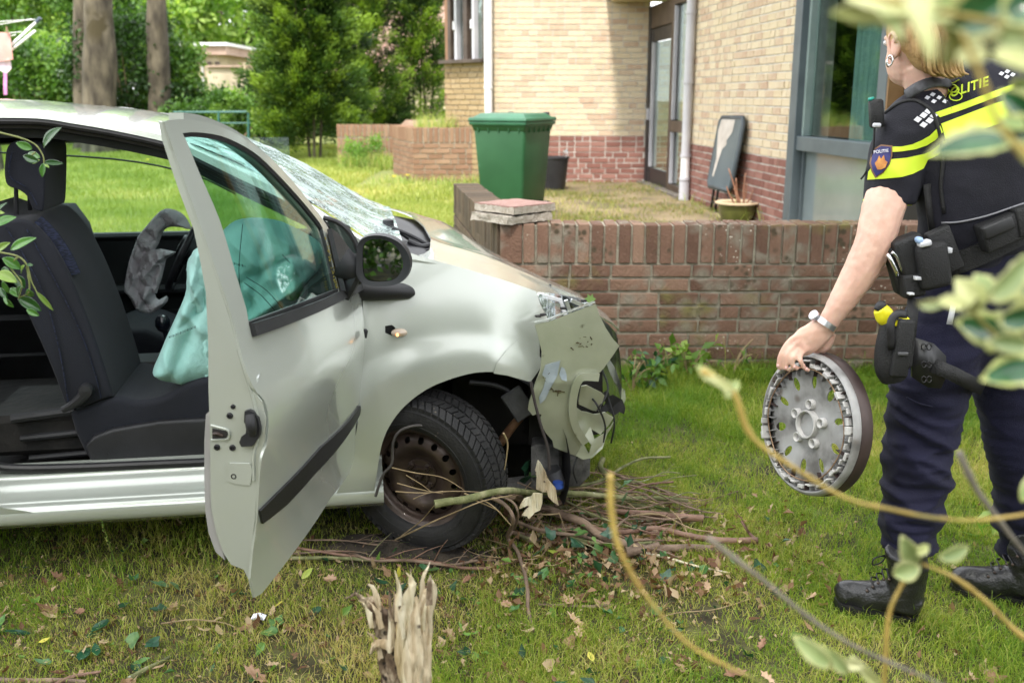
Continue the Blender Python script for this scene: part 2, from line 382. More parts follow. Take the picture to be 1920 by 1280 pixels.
# the patchy yard between the low wall and the house
x, y = scat(60000, -.6, 2.7, 8.3, 14.7); keep = (np.random.rand(60000) < np.clip(.22 + .9 * pnoise(x, y, 2.2, 6.) + .25 * pnoise(x, y, 6, 1.), .05, 1)) & (x < 1.95 - (y - 14.7) * .094); x, y = x[keep], y[keep]; n = len(x)
G_yard = leafmat('yard_grass', (.10, .16, .02), (.33, .25, .12), rough=.6, tr=.3, c3=(.2, .21, .05), ramp=(.1, .95))
blades(np.stack([x, y, gz(x, y)], 1), np.random.uniform(.02, .07, n), np.random.uniform(.0018, .0035, n), np.random.uniform(.2, 1.2, n), np.random.rand(n), 'yard_grass', G_yard)
yard = ob('yard_ground', ([(-.3, 8.3, gh(-.3, 8.3) + .012)] * 0 + [(x_, y_, gh(x_, y_) + .006) for y_ in np.linspace(8.2, 14.69, 30) for x_ in np.linspace(-.42, 1.93 + (14.7 - y_) * .094, 14)],
          [(j * 14 + i, j * 14 + i + 1, j * 14 + i + 15, j * 14 + i + 14) for j in range(29) for i in range(13)]),
          mat('yard_soil', (.10, .08, .045), (.22, .17, .10), sc=2.2, rough=.95, bump=1, bsc=50, det=8, c3=(.17, .13, .07)), smooth=True)
tag(yard, kind='structure')

# ---------------------------------------------------------------- bricks
def brickset(l, hh, d, n=5, jit=.0016, bev=.004):
    out = []
    for k in range(n):
        V, Fc = box(l, d, hh, bev=bev); out.append(([v + Vector((random.gauss(0, jit), random.gauss(0, jit), random.gauss(0, jit))) for v in V], Fc))
    return out
def brickfield(T, items, m_obj, m_join, name, limit=300, budget=None):
    """items: (matrix, (l,d,h)); the ones that show largest become parts, the rest one joined part"""
    cache = {}
    def near(it): return (it[0].translation - EYE).length
    items = sorted(items, key=near); mi = WM[T.name].inverted()
    for k, (M, s) in enumerate(items[:limit]):
        key = (round(s[0], 3), round(s[1], 3), round(s[2], 3))
        if key not in cache: cache[key] = [mesh(name, *b, m_obj) for b in brickset(*[key[0], key[2], key[1]])]
        o = bpy.data.objects.new(name, random.choice(cache[key])); COL.objects.link(o); o.parent = T; o.matrix_local = mi @ M; WM[o.name] = WM[T.name]
    rest = items[limit:]
    if rest:
        V = []; Fc = []; rn = []
        for M, s in rest:
            b = xf(box(s[0], s[1], s[2], bev=0, jit=.001), M); q = len(V); V += b[0]; Fc += [tuple(i + q for i in f) for f in b[1]]; r = random.random(); rn += [r] * len(b[1])
        o = ob('brickwork', (V, Fc), m_join, T, rnd=rn); tag(o, kind='stuff')
def courses(origin, d, nrm, L, z0, ncourse, proud=.008, hole=None, ch=.077, bl=.21, bh=.065, dep=.05, wild=True):
    d = Vector(d).normalized(); nrm = Vector(nrm).normalized(); items = []
    for c in range(ncourse):
        s = -random.choice((0, .055, .11, .165)) if wild else -(c % 2) * .11
        z = z0 + ch * (c + .5)
        while s < L:
            l = bl if random.random() > (.28 if wild else 0) else .1
            a, b = max(s, 0), min(s + l, L)
            if b - a > .03 and not (hole and hole((a + b) / 2, z)):
                p = Vector(origin) + d * ((a + b) / 2) + nrm * (proud - dep / 2 + random.gauss(0, .0012)); p.z = z
                M = frame(p, d); items.append((M @ Matrix.Rotation(random.gauss(0, .004), 4, 'Y'), (round((b - a) * 50) / 50 if b - a < bl - .001 else bl, dep, bh)))
            s += l + .012
    return items
def soldiers(origin, d, nrm, L, z0, hh=.21, wd=.065, proud=.01, dep=.05):
    d = Vector(d).normalized(); nrm = Vector(nrm).normalized(); items = []; s = 0
    while s + wd <= L + .001:
        p = Vector(origin) + d * (s + wd / 2) + nrm * (proud - dep / 2 + random.gauss(0, .002)); p.z = z0 + hh / 2 + random.gauss(0, .0015)
        items.append((frame(p, d) @ Matrix.Rotation(random.gauss(0, .008), 4, 'Y'), (wd, dep, hh))); s += wd + .012
    return items
def bmat(nm, c1, c2, c3, attr): return mat(nm + '_' + attr, c1, c2, c3=c3, sc=14, rough=.9, bump=1.6, bsc=70, attr=attr, det=8, ramp=(.1, .9), spec=.25)
RED = ((.10, .056, .040), (.27, .175, .125), (.18, .105, .074))
YEL = ((.58, .47, .31), (.46, .32, .23), (.62, .53, .38))
PLI = ((.17, .075, .06), (.29, .155, .125), (.23, .11, .088))
OLD = ((.20, .12, .075), (.30, .20, .13), (.24, .14, .09))
red_o = bmat('red_brick', *RED, 'obj')
specks(red_o, (.22, .19, .15), 13, .5, .50, 5.1, .25); specks(red_o, (.62, .58, .50), 38, .16, .50, 2.2); specks(red_o, (.17, .15, .055), 9, .5, .54, 3.1, .25); specks(red_o, (.07, .055, .035), 22, .34, .52, 4., .12)
yel_o, yel_j = bmat('yellow_brick', *YEL, 'obj'), bmat('yellow_brick', *YEL, 'both')
pli_o, pli_j = bmat('plinth_brick', *PLI, 'obj'), bmat('plinth_brick', *PLI, 'both')
old_o, old_j = bmat('old_brick', *OLD, 'obj'), bmat('old_brick', *OLD, 'both')
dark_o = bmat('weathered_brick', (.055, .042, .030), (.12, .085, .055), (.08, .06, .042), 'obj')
mortar = mat('mortar', (.24, .22, .17), (.38, .35, .28), sc=20, rough=.95, bump=1.8, bsc=90, det=8)
specks(mortar, (.28, .24, .05), 7, .4, .58, 3.1, .2)
mortar_w = mat('pale_mortar', (.44, .42, .38), (.56, .54, .50), sc=12, rough=.95, bump=.8, bsc=60)

# low garden wall, front run + return
LW = thing('garden_wall', 'low red brown brick garden wall with upright top course behind the crashed car', 'garden wall', (-.07, 5.35, 0))
wy0 = 5.35; ZT = .836
rd = Vector((-.149, 1, 0)).normalized(); rn = Vector((-1, -.149, 0)).normalized()
core = join(xf(box(3.0, .19, ZT - .012), TR((1.44, wy0 + .105, (ZT - .012) / 2))),
            xf(box(2.50, .17, ZT - .012), frame(Vector((-.07, wy0, (ZT - .012) / 2)) + rd * 1.45 + rn * -.098, rd)))
ob('mortar_core', core, mortar, LW)
items = courses((-.066, wy0, 0), (1, 0, 0), (0, -1, 0), 3.0, .002, 8, dep=.1, proud=.004, bh=.062, bl=.207)
items = [(M, s) for M, s in items]
sol = soldiers((.06, wy0 + .0, 0), (1, 0, 0), (0, -1, 0), 2.87, ZT - .213, dep=.2, wd=.062, proud=.005)
sol += [(frame((-.005, wy0 + .09, ZT - .107), (1, 0, 0)), (.12, .2, .212))]
brickfield(LW, items + sol, red_o, red_o, 'brick', 300)
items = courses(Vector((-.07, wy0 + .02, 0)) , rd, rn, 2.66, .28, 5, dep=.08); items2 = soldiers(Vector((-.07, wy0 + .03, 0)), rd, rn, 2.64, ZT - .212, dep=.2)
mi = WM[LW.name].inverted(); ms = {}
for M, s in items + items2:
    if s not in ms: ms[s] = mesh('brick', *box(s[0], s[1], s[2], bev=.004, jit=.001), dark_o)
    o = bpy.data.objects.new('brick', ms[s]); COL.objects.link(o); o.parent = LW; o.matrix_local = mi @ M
# two loose slabs on the corner
conc = mat('slab_concrete', (.30, .26, .21), (.46, .42, .36), sc=30, rough=.95, bump=2, bsc=120, det=8); specks(conc, (.62, .58, .52), 70, .25, .45, 8.)
conr = mat('slab_red', (.24, .13, .11), (.33, .21, .18), sc=30, rough=.95, bump=1.2, bsc=140, det=8); specks(conr, (.45, .38, .34), 80, .2, .5, 8.)
def slab(nm, label, cx, cy_, z, rz, rough_side, m1, m2):
    T = thing(nm, label, 'paving slab', (cx, cy_, z), rz)
    bm = bmesh.new(); bmesh.ops.create_cube(bm, size=1)
    for v in bm.verts: v.co = Vector((v.co.x * .315, v.co.y * .315, v.co.z * .042 + .021))
    bmesh.ops.subdivide_edges(bm, edges=bm.edges[:], cuts=9, use_grid_fill=True)
    for v in bm.verts:
        e = max(abs(v.co.x), abs(v.co.y)) / .1575
        a = (.010 if rough_side else .0035) * (1 if e > .97 else .25); q = noise.noise_vector(v.co * 26 + Vector((cx * 9, z * 50, 0)))
        if e > .97 or abs(v.co.z - .021) > .018: v.co += Vector(q) * a
    V = [v.co.copy() for v in bm.verts]; Fc = [[v.index for v in f.verts] for f in bm.faces]; bm.free()
    o = ob('slab_body', (V, Fc), m2, T, smooth=True, space='local', sharp=40)
    if m1: 
        o.data.materials.append(m1)
        for p in o.data.polygons:
            if p.center.z > .036: p.material_index = 1
    return T
slab('paving_slab', 'rough broken grey concrete slab lying under another on the wall corner', -.005, wy0 + .155, ZT + .004, R(40), True, None, conc)
slab('paving_slab', 'reddish topped concrete slab lying uppermost on the wall corner', .015, wy0 + .165, ZT + .056, R(43), False, conr, conc)

# ---------------------------------------------------------------- house
K = Vector((1.95, 14.7, 0)); sdv = Vector((.094, -1, 0)).normalized(); snv = Vector((-1, -.094, 0)).normalized()   # inner corner, side wall direction and outward normal
house = thing('house', 'pale yellow brick house with red brick base and brown framed glass door', 'house', (1.95, 14.7, .28))
ztop = 3.6; zpl = .94
grey = mat('grey_paint', (.075, .095, .11), (.10, .125, .14), sc=4, rough=.45, bump=.1, bsc=60)
brown = mat('brown_paint', (.045, .03, .022), (.075, .052, .038), sc=5, rough=.5, bump=.2, bsc=50)
blackp = mat('black_paint', (.014, .013, .016), (.03, .026, .024), sc=6, rough=.5)
whitep = mat('white_pvc', (.72, .72, .74), (.80, .80, .82), sc=3, rough=.4)
greyp = mat('grey_pvc', (.42, .42, .46), (.50, .50, .53), sc=3, rough=.45)
XL = -.42                                                       # left end of the front wall
ob('wall', join(xf(box(1.95 - XL, .3, ztop - .1), TR(((1.95 + XL) / 2, 14.85, (ztop + .1) / 2)))), mortar_w, house)
it = courses((XL, 14.7, 0), (1, 0, 0), (0, -1, 0), 1.94 - XL, .255, 9); brickfield(house, it, pli_o, pli_j, 'plinth_brick', 150)
itA = courses((XL, 14.7, 0), (1, 0, 0), (0, -1, 0), 1.94 - XL, .255 + 9 * .077, 33)
# side wall: t measured from the inner corner towards the viewer
def SP(t, z, off=0): p = K + sdv * t + snv * off; return Vector((p.x, p.y, z))
def side_u(u):                                                  # t where the side wall shows at image column u
    k = (u - 960) / F; lo, hi = 0, 10
    for _ in range(40):
        m_ = (lo + hi) / 2; p = K + sdv * m_; d = p.y * math.cos(TH) + .3
        if p.x / d < k: lo = m_
        else: hi = m_
    return lo
tdo, tpipe, twin, twin2 = side_u(1284), side_u(1293), side_u(1478), side_u(1648)
Mside = lambda t0, t1, z0, z1, dep: xf(box(t1 - t0, dep, z1 - z0), frame((SP((t0 + t1) / 2, (z0 + z1) / 2, -dep / 2)), sdv))
ob('wall', join(Mside(tdo + .03, twin, .1, ztop, .3)), mortar_w, house)
itB = courses(SP(tdo + .03, 0), sdv, snv, twin - tdo - .03, .255, 9); brickfield(house, itB, pli_o, pli_j, 'plinth_brick', 150)
itC = courses(SP(tdo + .03, 0), sdv, snv, twin - tdo - .03, .255 + 9 * .077, 33)
brickfield(house, [i for i in itA if i[0].translation.z < 3.3] + [i for i in itC if i[0].translation.z < 3.3], yel_o, yel_j, 'brick', 300)
gl = glassmat('house_glass', (.55, .62, .60), .30, .01)
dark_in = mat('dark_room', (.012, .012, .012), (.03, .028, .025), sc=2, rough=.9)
# door and fixed light between the corner and the pipe
def bar(t0, t1, z0, z1, off, dep, m, nm, T=None):
    return ob(nm, xf(box(t1 - t0, dep, z1 - z0, bev=.004), frame(SP((t0 + t1) / 2, (z0 + z1) / 2, off), sdv)), m, T or house, sharp=30)
tm = side_u(1254)
bar(.02, .16, .27, 2.72, -.03, .12, blackp, 'door_frame')
bar(.16, tm - .05, 2.42, 2.72, -.03, .11, brown, 'door_frame')
df = bar(.17, .26, .32, 2.41, -.02, .07, blackp, 'door')
bar(.27, tm - .14, .32, .52, -.02, .06, blackp, 'door_rail', df); bar(.27, tm - .14, 2.24, 2.41, -.02, .06, blackp, 'door_rail', df)
bar(tm - .13, tm - .05, .32, 2.41, -.02, .07, brown, 'door_rail', df); bar(.28, .305, .53, 2.23, .005, .05, greyp, 'glazing_bead', df)
bar(.30, tm - .14, .53, 2.23, -.03, .012, gl, 'glass_pane', df)
bar(.19, .22, 1.18, 1.34, .04, .04, greyp, 'door_handle', df)
bar(tm - .04, tm + .05, .30, 2.72, -.02, .10, brown, 'window_frame'); bar(tm + .05, tdo + .03, 1.06, 1.20, -.02, .09, brown, 'window_frame'); bar(tm + .05, tdo + .03, .30, .38, -.02, .1, brown, 'window_frame')
bar(tm + .06, tm + .085, .39, 1.05, .0, .05, greyp, 'glazing_bead'); bar(tm + .06, tm + .085, 1.21, 2.62, .0, .05, greyp, 'glazing_bead'); bar(tm + .05, tdo + .03, 2.63, 2.74, -.02, .1, brown, 'window_frame')
bar(tm + .05, tdo + .03, .38, 1.06, -.035, .012, gl, 'glass_pane'); bar(tm + .05, tdo + .03, 1.20, 2.63, -.035, .012, gl, 'glass_pane')
bar(.02, tdo + .03, .2, .31, .03, .22, mat('stone_sill', (.10, .09, .08), (.16, .14, .12), rough=.8), 'door_step')
# room behind: warm wall faintly seen
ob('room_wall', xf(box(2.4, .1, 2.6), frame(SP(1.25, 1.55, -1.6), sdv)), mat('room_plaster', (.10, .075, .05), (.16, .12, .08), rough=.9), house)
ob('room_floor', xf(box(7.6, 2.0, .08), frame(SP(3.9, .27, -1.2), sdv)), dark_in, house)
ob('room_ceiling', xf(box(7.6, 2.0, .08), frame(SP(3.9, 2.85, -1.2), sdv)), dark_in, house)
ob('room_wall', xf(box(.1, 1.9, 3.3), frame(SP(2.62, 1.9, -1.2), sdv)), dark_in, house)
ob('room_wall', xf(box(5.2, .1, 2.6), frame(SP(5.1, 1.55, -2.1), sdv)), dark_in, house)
# canopy over the door
soff = mat('soffit_boards', (.50, .42, .27), (.58, .50, .34), sc=5, rough=.6)
for k in range(7):
    ob('soffit_board', box(.168, 1.22, .03, (1.42 + .175 * k + .05, 14.06, 2.80), bev=.004), soff, house)
ob('canopy_fascia', box(1.5, .03, .28, (2.0, 13.43, 2.92)), soff, house)
ob('canopy_roof', box(1.36, 1.3, .05, (2.0, 14.06, 2.86)), brown, house)
# main eaves
ob('roof', join(xf(box(5.2, 1.7, .16), TR((1.6, 15.2, ztop + .1)))), brown, house)
ob('roof', xf(box(9.6, 3.6, .16), frame(SP(4.6, ztop + .12, -1.2), sdv)), brown, house)
# big grey window
zt = 1.14
bar(twin, twin + .16, .1, ztop, -.01, .16, grey, 'window_frame')
bar(twin2 - .14, twin2, .1, ztop, -.01, .16, grey, 'window_frame')
bar(twin + .16, twin2 - .14, zt - .09, zt + .03, -.02, .14, grey, 'window_frame')
bar(twin + .16, twin + .20, zt + .03, ztop, -.03, .08, mat('frame_green', (.20, .27, .26), (.24, .31, .3), rough=.4), 'glazing_bead')
bar(twin + .20, twin2 - .14, zt + .04, ztop, -.05, .012, glassmat('wide_window_glass', (.85, .92, .90), .07, .01), 'glass_pane')
frost = mat('frosted_panel', (.16, .20, .21), (.22, .26, .27), sc=2, rough=.12, spec=.9, coat=.6)
bar(twin + .16, twin2 - .14, .2, zt - .095, -.05, .02, frost, 'frosted_pane')
bar(twin + .16, twin + .19, .2, zt - .095, -.035, .05, grey, 'glazing_bead')
curt = mat('curtain_cloth', (.16, .28, .26), (.26, .40, .37), sc=3, rough=.85)
cv = []; cf = []
for i in range(61):
    t = twin + .50 + .42 * i / 60; o_ = -.30 + .03 * math.sin(i * .9) + .012 * math.sin(i * 2.3)
    cv += [SP(t, .45, o_), SP(t, 2.8, o_)]
cf = [(2 * i, 2 * i + 2, 2 * i + 3, 2 * i + 1) for i in range(60)]
ob('curtain', (cv, cf), curt, house, smooth=True)
# beyond the window: dark open porch with a second frame
bar(twin2, twin2 + .02, .1, ztop, .005, .12, mat('oak_strip', (.22, .12, .05), (.3, .18, .08), rough=.5), 'corner_strip')
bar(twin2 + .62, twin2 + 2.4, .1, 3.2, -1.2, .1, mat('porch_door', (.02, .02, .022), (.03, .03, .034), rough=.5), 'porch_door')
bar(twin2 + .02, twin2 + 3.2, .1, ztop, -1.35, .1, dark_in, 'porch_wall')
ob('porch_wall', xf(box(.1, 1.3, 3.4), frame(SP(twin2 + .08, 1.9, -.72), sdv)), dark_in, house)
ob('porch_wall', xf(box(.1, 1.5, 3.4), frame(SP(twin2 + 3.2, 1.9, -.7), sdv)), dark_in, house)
# left wing with tall casement window
A0 = Vector((-.35, 14.62, 0)); A1 = Vector((-1.0, 15.35, 0)); ad = (A1 - A0).normalized(); an = Vector((-ad.y, ad.x, 0)); an = an if an.y < 0 else -an
AL = (A1 - A0).length
def AP(s, z, off=0): p = A0 + ad * s + an * off; return Vector((p.x, p.y, z))
def abar(s0, s1, z0, z1, off, dep, m, nm, T=None): return ob(nm, xf(box(s1 - s0, dep, z1 - z0, bev=.003), frame(AP((s0 + s1) / 2, (z0 + z1) / 2, off), ad)), m, T or house, sharp=30)
zs = 2.02
abar(0, AL, .1, zs - .05, -.16, .3, mortar, 'wall')
brickfield(house, [i for i in courses(A0, ad, an, AL, .30, 22)], bmat('bay_brick', (.30, .22, .12), (.36, .27, .16), (.33, .24, .13), 'obj'), old_j, 'bay_brick', 120)  # bay bricks darker than the front wall: its shade is in the colour
abar(AL - .12, AL, zs, ztop, -.16, .3, old_o, 'wall')
abar(0, AL, zs - .05, zs, .02, .2, brown, 'window_sill')
for s_, w_ in ((.02, .06), (.26, .05), (.42, .09), (.66, .05), (.80, .07)): abar(s_, s_ + w_, zs, ztop, -.02, .09, greyp if w_ < .06 else brown, 'window_frame')
abar(.08, .8, zs, ztop, -.06, .012, gl, 'glass_pane')
for s_ in (.29, .69): abar(s_, s_ + .02, zs + .42, zs + .54, .04, .03, whitep, 'window_handle')
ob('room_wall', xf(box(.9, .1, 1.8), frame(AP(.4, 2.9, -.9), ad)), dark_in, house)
# downpipes
def pipe(nm, label, x_, y_, r, segs):
    T = thing(nm, label, 'downpipe', (x_, y_, segs[0][0]))
    for z0, z1, m_, rr in segs: ob('pipe_section', xf(cyl(rr, rr, z1 - z0, 20), TR((x_, y_, z0))), m_, T, smooth=True, sharp=40)
    for z in [s[0] for s in segs[1:]]: ob('pipe_collar', xf(cyl(r + .008, r + .008, .035, 20), TR((x_, y_, z - .01))), segs[0][2], T, smooth=True, sharp=40)
pp = WY(916, 200, 14.55); pipe('downpipe', 'white round downpipe at the corner beside the tall casement window', pp.x, 14.53, .055, [(.35, 1.62, whitep, .055), (1.62, 3.6, whitep, .058)])
pq = SP(tpipe, 0, .075)
pipe('downpipe', 'pale grey downpipe with dark bracket on the wall beside the glass door', pq.x, pq.y, .058, [(.24, .50, greyp, .062), (.52, .80, whitep, .055), (.80, 1.66, greyp, .054), (1.66, 2.45, greyp, .056), (2.45, 3.6, greyp, .056)])
# ---------------------------------------------------------------- foliage
def leaves(C, size, asp=.5, rnd=None, up=.3, fold=.25, dirs=None):
    """one folded rhombic leaf per centre -> V, quads(as 2 tris), rnd"""
    n = len(C); C = np.asarray(C, float)
    d = np.random.normal(size=(n, 3)) if dirs is None else dirs + np.random.normal(size=(n, 3)) * .35
    d /= np.linalg.norm(d, axis=1)[:, None]
    nr = np.random.normal(size=(n, 3)); nr[:, 2] += up * 3; nr -= d * (nr * d).sum(1)[:, None]; nr /= np.linalg.norm(nr, axis=1)[:, None] + 1e-9
    s = np.cross(d, nr); L = np.asarray(size).reshape(-1, 1) * np.ones((n, 1)) * np.random.uniform(.7, 1.25, (n, 1)); Wd = L * asp * .5
    V = np.zeros((n, 4, 3)); V[:, 0] = C; V[:, 1] = C + d * L * .42 + s * Wd + nr * Wd * fold; V[:, 2] = C + d * L - nr * L * .08; V[:, 3] = C + d * L * .42 - s * Wd + nr * Wd * fold
    i = np.arange(n) * 4; T = np.concatenate([np.stack([i, i + 1, i + 2], 1), np.stack([i, i + 2, i + 3], 1)])
    r = np.random.rand(n) if rnd is None else np.clip(rnd, 0, 1)
    return V.reshape(-1, 3), T, np.concatenate([r, r])
def foliage(nm, parent, C, size, m, asp=.5, rnd=None, up=.3, dirs=None, kind=None):
    V, T, r = leaves(C, size, asp, rnd, up, dirs=dirs); o = fastmesh(nm, V, None, m, r, parent, tris=T)
    if kind: tag(o, kind=kind)
    return o
def blobpts(n, c, r, shell=.45, clump=60, cs=.16, seed=None, squash=None, gap=.0, zmin=None):
    """clumped points in an ellipsoid's outer volume; returns points and a per-clump tone"""
    c = np.array(c, float); r = np.array(r, float)
    d = np.random.normal(size=(clump, 3)); d /= np.linalg.norm(d, axis=1)[:, None]
    rad = np.random.uniform(shell, 1.02, clump) ** .7
    cc = c + d * rad[:, None] * r; tone = np.random.normal(.5, .22, clump)
    k = np.random.randint(0, clump, n); off = np.random.normal(size=(n, 3)) * cs * r.min()
    P = cc[k] + off; t = tone[k] + np.random.normal(0, .1, n)
    if zmin is not None: q = P[:, 2] > zmin; P = P[q]; t = t[q]
    return P, t
L_dark = leafmat('leaf_dark', (.012, .035, .008), (.05, .12, .02), c3=(.025, .065, .012), tr=.25)
L_yew = leafmat('leaf_yew', (.010, .028, .006), (.20, .30, .035), c3=(.045, .10, .014), tr=.3, rough=.6)
L_lite = leafmat('leaf_light', (.10, .20, .03), (.34, .46, .12), c3=(.18, .32, .06), tr=.45)
L_mid = leafmat('leaf_mid', (.03, .08, .012), (.16, .27, .05), c3=(.07, .16, .025), tr=.35)
L_hol = leafmat('leaf_bush', (.012, .04, .008), (.10, .20, .035), c3=(.04, .10, .018), tr=.3, rough=.3)
bark = mat('bark', (.028, .022, .015), (.125, .105, .072), sc=5, rough=.95, bump=3, bsc=22, det=9, aniso=(1, 1, .35), c3=(.07, .058, .04)); specks(bark, (.045, .035, .015), 1.1, .36, .5, 2.2, .12)
twigm = mat('twig_bark', (.16, .105, .065), (.30, .21, .14), sc=9, rough=.8, bump=1.2, bsc=90)
def tree(nm, label, x, y, h, r0, crown, m, lean=0, group=None, leaf=.16, n=9000, cat='tree', clump=80, trunkm=None, limbs=5, z0=None, base_flare=1.25):
    z = gh(x, y) if z0 is None else z0
    T = thing(nm, label, cat, (x, y, z), group=group)
    P = [(x, y, z - .1), (x + lean * .1, y, z + .25), (x + lean * .3, y, z + h * .3), (x + lean * .6, y, z + h * .6), (x + lean, y, z + h)]
    tr = tube(P, [r0 * base_flare, r0 * 1.05, r0, r0 * .85, r0 * .5], 18, sub=5)
    tr = ([v + Vector(noise.noise_vector(v * 1.6)) * r0 * .14 + Vector(noise.noise_vector(v * 5)) * r0 * .03 for v in tr[0]], tr[1])
    ob('trunk', tr, trunkm or bark, T, smooth=True)
    if crown:
        cx, cyy, cz, rx, ry, rz = crown
        for k in range(limbs):
            a = random.uniform(0, 6.28); e = Vector((cx + math.cos(a) * rx * .6, cyy + math.sin(a) * ry * .6, cz + random.uniform(-.3, .5) * rz)); s_ = Vector(P[3]).lerp(Vector(P[4]), random.random() * .7)
            ob('limb', tube([s_, s_.lerp(e, .5) + Vector((0, 0, .15 * rz)), e], [r0 * .4, r0 * .25, r0 * .08], 8, sub=3), trunkm or bark, T, smooth=True)
        Pt, t = blobpts(n, (cx, cyy, cz), (rx, ry, rz), .35, clump)
        foliage('crown', T, Pt, leaf, m, .55, t)
    return T
# trunks beyond the lawn
tree('oak_tree', 'thick grey tree trunk with moss patches, standing right beside a slimmer trunk', *WZ(186, 287, .36)[:2], 5.2, .33, None, L_mid, lean=.5)
p = WZ(146, 285, .36); tree('oak_tree', 'brown trunk half hidden against the thick mossy trunk', p.x, p.y + .5, 5.2, .27, None, L_mid, lean=.42)
p = WZ(302, 283, .36); tree('oak_tree', 'slim dark leaning trunk standing alone right of the thick trunk', p.x, p.y, 5.2, .23, None, L_mid, lean=.28)
p = WZ(-6, 320, .33); tree('oak_tree', 'pale grey trunk behind the rotary clothes line at the far left', p.x, p.y, 4.6, .11, None, L_mid)
# shrubs and hedges behind the lawn
def bush(nm, label, c, r, n, leaf, m, clump=70, cat='bush', up=.3, shell=.45, cs=.2, asp=.55, stems=5):
    T = thing(nm, label, cat, (c[0], c[1], gh(c[0], c[1])))
    for k in range(stems):
        a = random.uniform(0, 6.28); q = Vector((c[0], c[1], gh(c[0], c[1]) - .03))
        ob('stem', tube([q, q + Vector((math.cos(a) * r[0] * .3, math.sin(a) * r[1] * .3, r[2] * .6)), q + Vector((math.cos(a) * r[0] * .6, math.sin(a) * r[1] * .6, r[2] * 1.3))], [.025, .018, .008], 6, sub=3), twigm, T, smooth=True)
    P, t = blobpts(n, c, r, shell, clump, cs, zmin=gh(c[0], c[1]) + .01); foliage('foliage', T, P, leaf, m, asp, t, up); return T
bush('shrub', 'dark green shrub between the two big trunks', WY(245, 165, 22.5), (1.25, .9, 1.7), 14000, .11, L_dark)
bush('shrub', 'dark evergreen shrub directly right of the slim leaning trunk', WY(330, 180, 23), (.75, .7, 1.25), 9000, .11, L_mid)
bush('rhododendron', 'leafy flowering bush behind the pink washing at the left edge', WY(62, 170, 24), (1.9, 1, 1.1), 16000, .13, L_mid, 60)
bush('shrub', 'bright green low shrub under the flat roofed building at the left', WY(75, 105, 29), (2.2, 1, .55), 9000, .12, L_lite, 40)
bush('tall_shrub', 'tall dark green bush rising behind the left trunks up to the top edge', WY(60, 20, 31), (3.8, 1.3, 1.7), 20000, .17, L_mid, 60)
bush('shrub', 'light green bush in front of the beige garage', WY(395, 212, 24), (1.0, .6, .6), 7000, .10, L_lite, 40)
bush('shrub', 'yellow green leafy shrub behind the green rail fence', WY(420, 225, 21.5), (1.3, .5, .55), 7000, .09, L_mid, 40)
for k, (u, v, y_, rx, rz, lab) in enumerate(((430, 20, 40, 5.0, 2.9, 'pale green tree crown above the beige garage'), (290, 5, 37, 3.2, 2.3, 'light green tree crown between the two tall trunks'), (585, -30, 44, 3.6, 3.0, 'pale distant tree behind the tall conifer'), (50, -60, 38, 4., 2.6, 'big light green tree in the top left corner'), (215, -10, 46, 4., 3.4, 'distant tree crown showing behind the thick trunk'))):
    c = WY(u, v, y_); tree('broadleaf_tree', lab, c.x, c.y, 3.2, .2, (c.x, c.y, c.z, rx, 2, rz), L_lite, leaf=.28, n=11000, clump=90)
for k, (u, y_, w_) in enumerate(((120, 50, 7), (480, 52, 7), (760, 50, 6), (-60, 47, 6))):
    c = WY(u, 90, y_); tree('broadleaf_tree', ('distant green tree behind the flat roofed building', 'distant green tree behind the garage wall', 'distant green tree behind the tiled roof house', 'distant green tree at the far left behind the washing')[k], c.x, c.y, 3, .3, (c.x, c.y, 5, w_, 2.5, 4.6), L_mid, leaf=.35, n=14000, clump=110)
# conifers left of the house
def conifer(nm, label, x, y, hgt, r, n, m, stems, spray=.10, tone=0, bot=.1, opn=1.):
    z = gh(x, y); T = thing(nm, label, 'conifer', (x, y, z))
    for k in range(stems):
        a = random.uniform(0, 6.28); rr = r * random.uniform(.15, .6)
        e = Vector((x + math.cos(a) * rr, y + math.sin(a) * rr, z + hgt * random.uniform(.7, .98)))
        b = Vector((x + math.cos(a) * .12, y + math.sin(a) * .12, z - .05)); P = [b, b.lerp(e, .35) + Vector((random.uniform(-.1, .1), 0, 0)), b.lerp(e, .7), e]
        ob('stem', tube(P, [.03, .024, .016, .005], 7, sub=4), bark, T, smooth=True)
    nc = int(300 * opn); cc = []; ax = []
    for k in range(nc):
        f = random.random() ** .8; zz = z + hgt * (bot + (1 - bot) * f); R_ = r * (1 - .55 * f ** 1.6) * random.uniform(.35, 1.05) * (1 + .18 * math.sin(k * 7.3)); a = random.uniform(0, 6.28)
        cc.append((x + math.cos(a) * R_, y + math.sin(a) * R_ * .8, zz)); ax.append((math.cos(a), math.sin(a), .55))
    cc = np.array(cc); ax = np.array(ax); tn = np.random.normal(.42 + tone, .2, nc)
    k = np.random.randint(0, nc, n); f = np.random.rand(n)
    P = cc[k] + ax[k] * (f[:, None] - .6) * .42 + np.random.normal(size=(n, 3)) * (.055 + .06 * (1 - f[:, None]))
    foliage('foliage', T, P, spray, m, .33, tn[k] + .38 * (f - .55) + np.random.normal(0, .08, n), .15, dirs=ax[k])
    return T
p = WZ(588, 296, .36); conifer('yew', 'large dense yellow tipped conifer at the edge of the lawn', p.x, p.y, 4.2, 1.05, 120000, L_yew, 3, tone=.10, spray=.085)
p = WZ(672, 288, .34); conifer('yew', 'conifer with open branches behind the old brick planter', p.x + .1, p.y + .8, 3.9, .9, 46000, L_yew, 5, opn=.8, tone=.08, spray=.085)
p = WZ(790, 280, .34); conifer('yew', 'loose conifer with bare forked stems close to the tall casement window', p.x, p.y - .4, 3.6, .85, 30000, L_yew, 7, opn=.62, tone=.06, spray=.085)
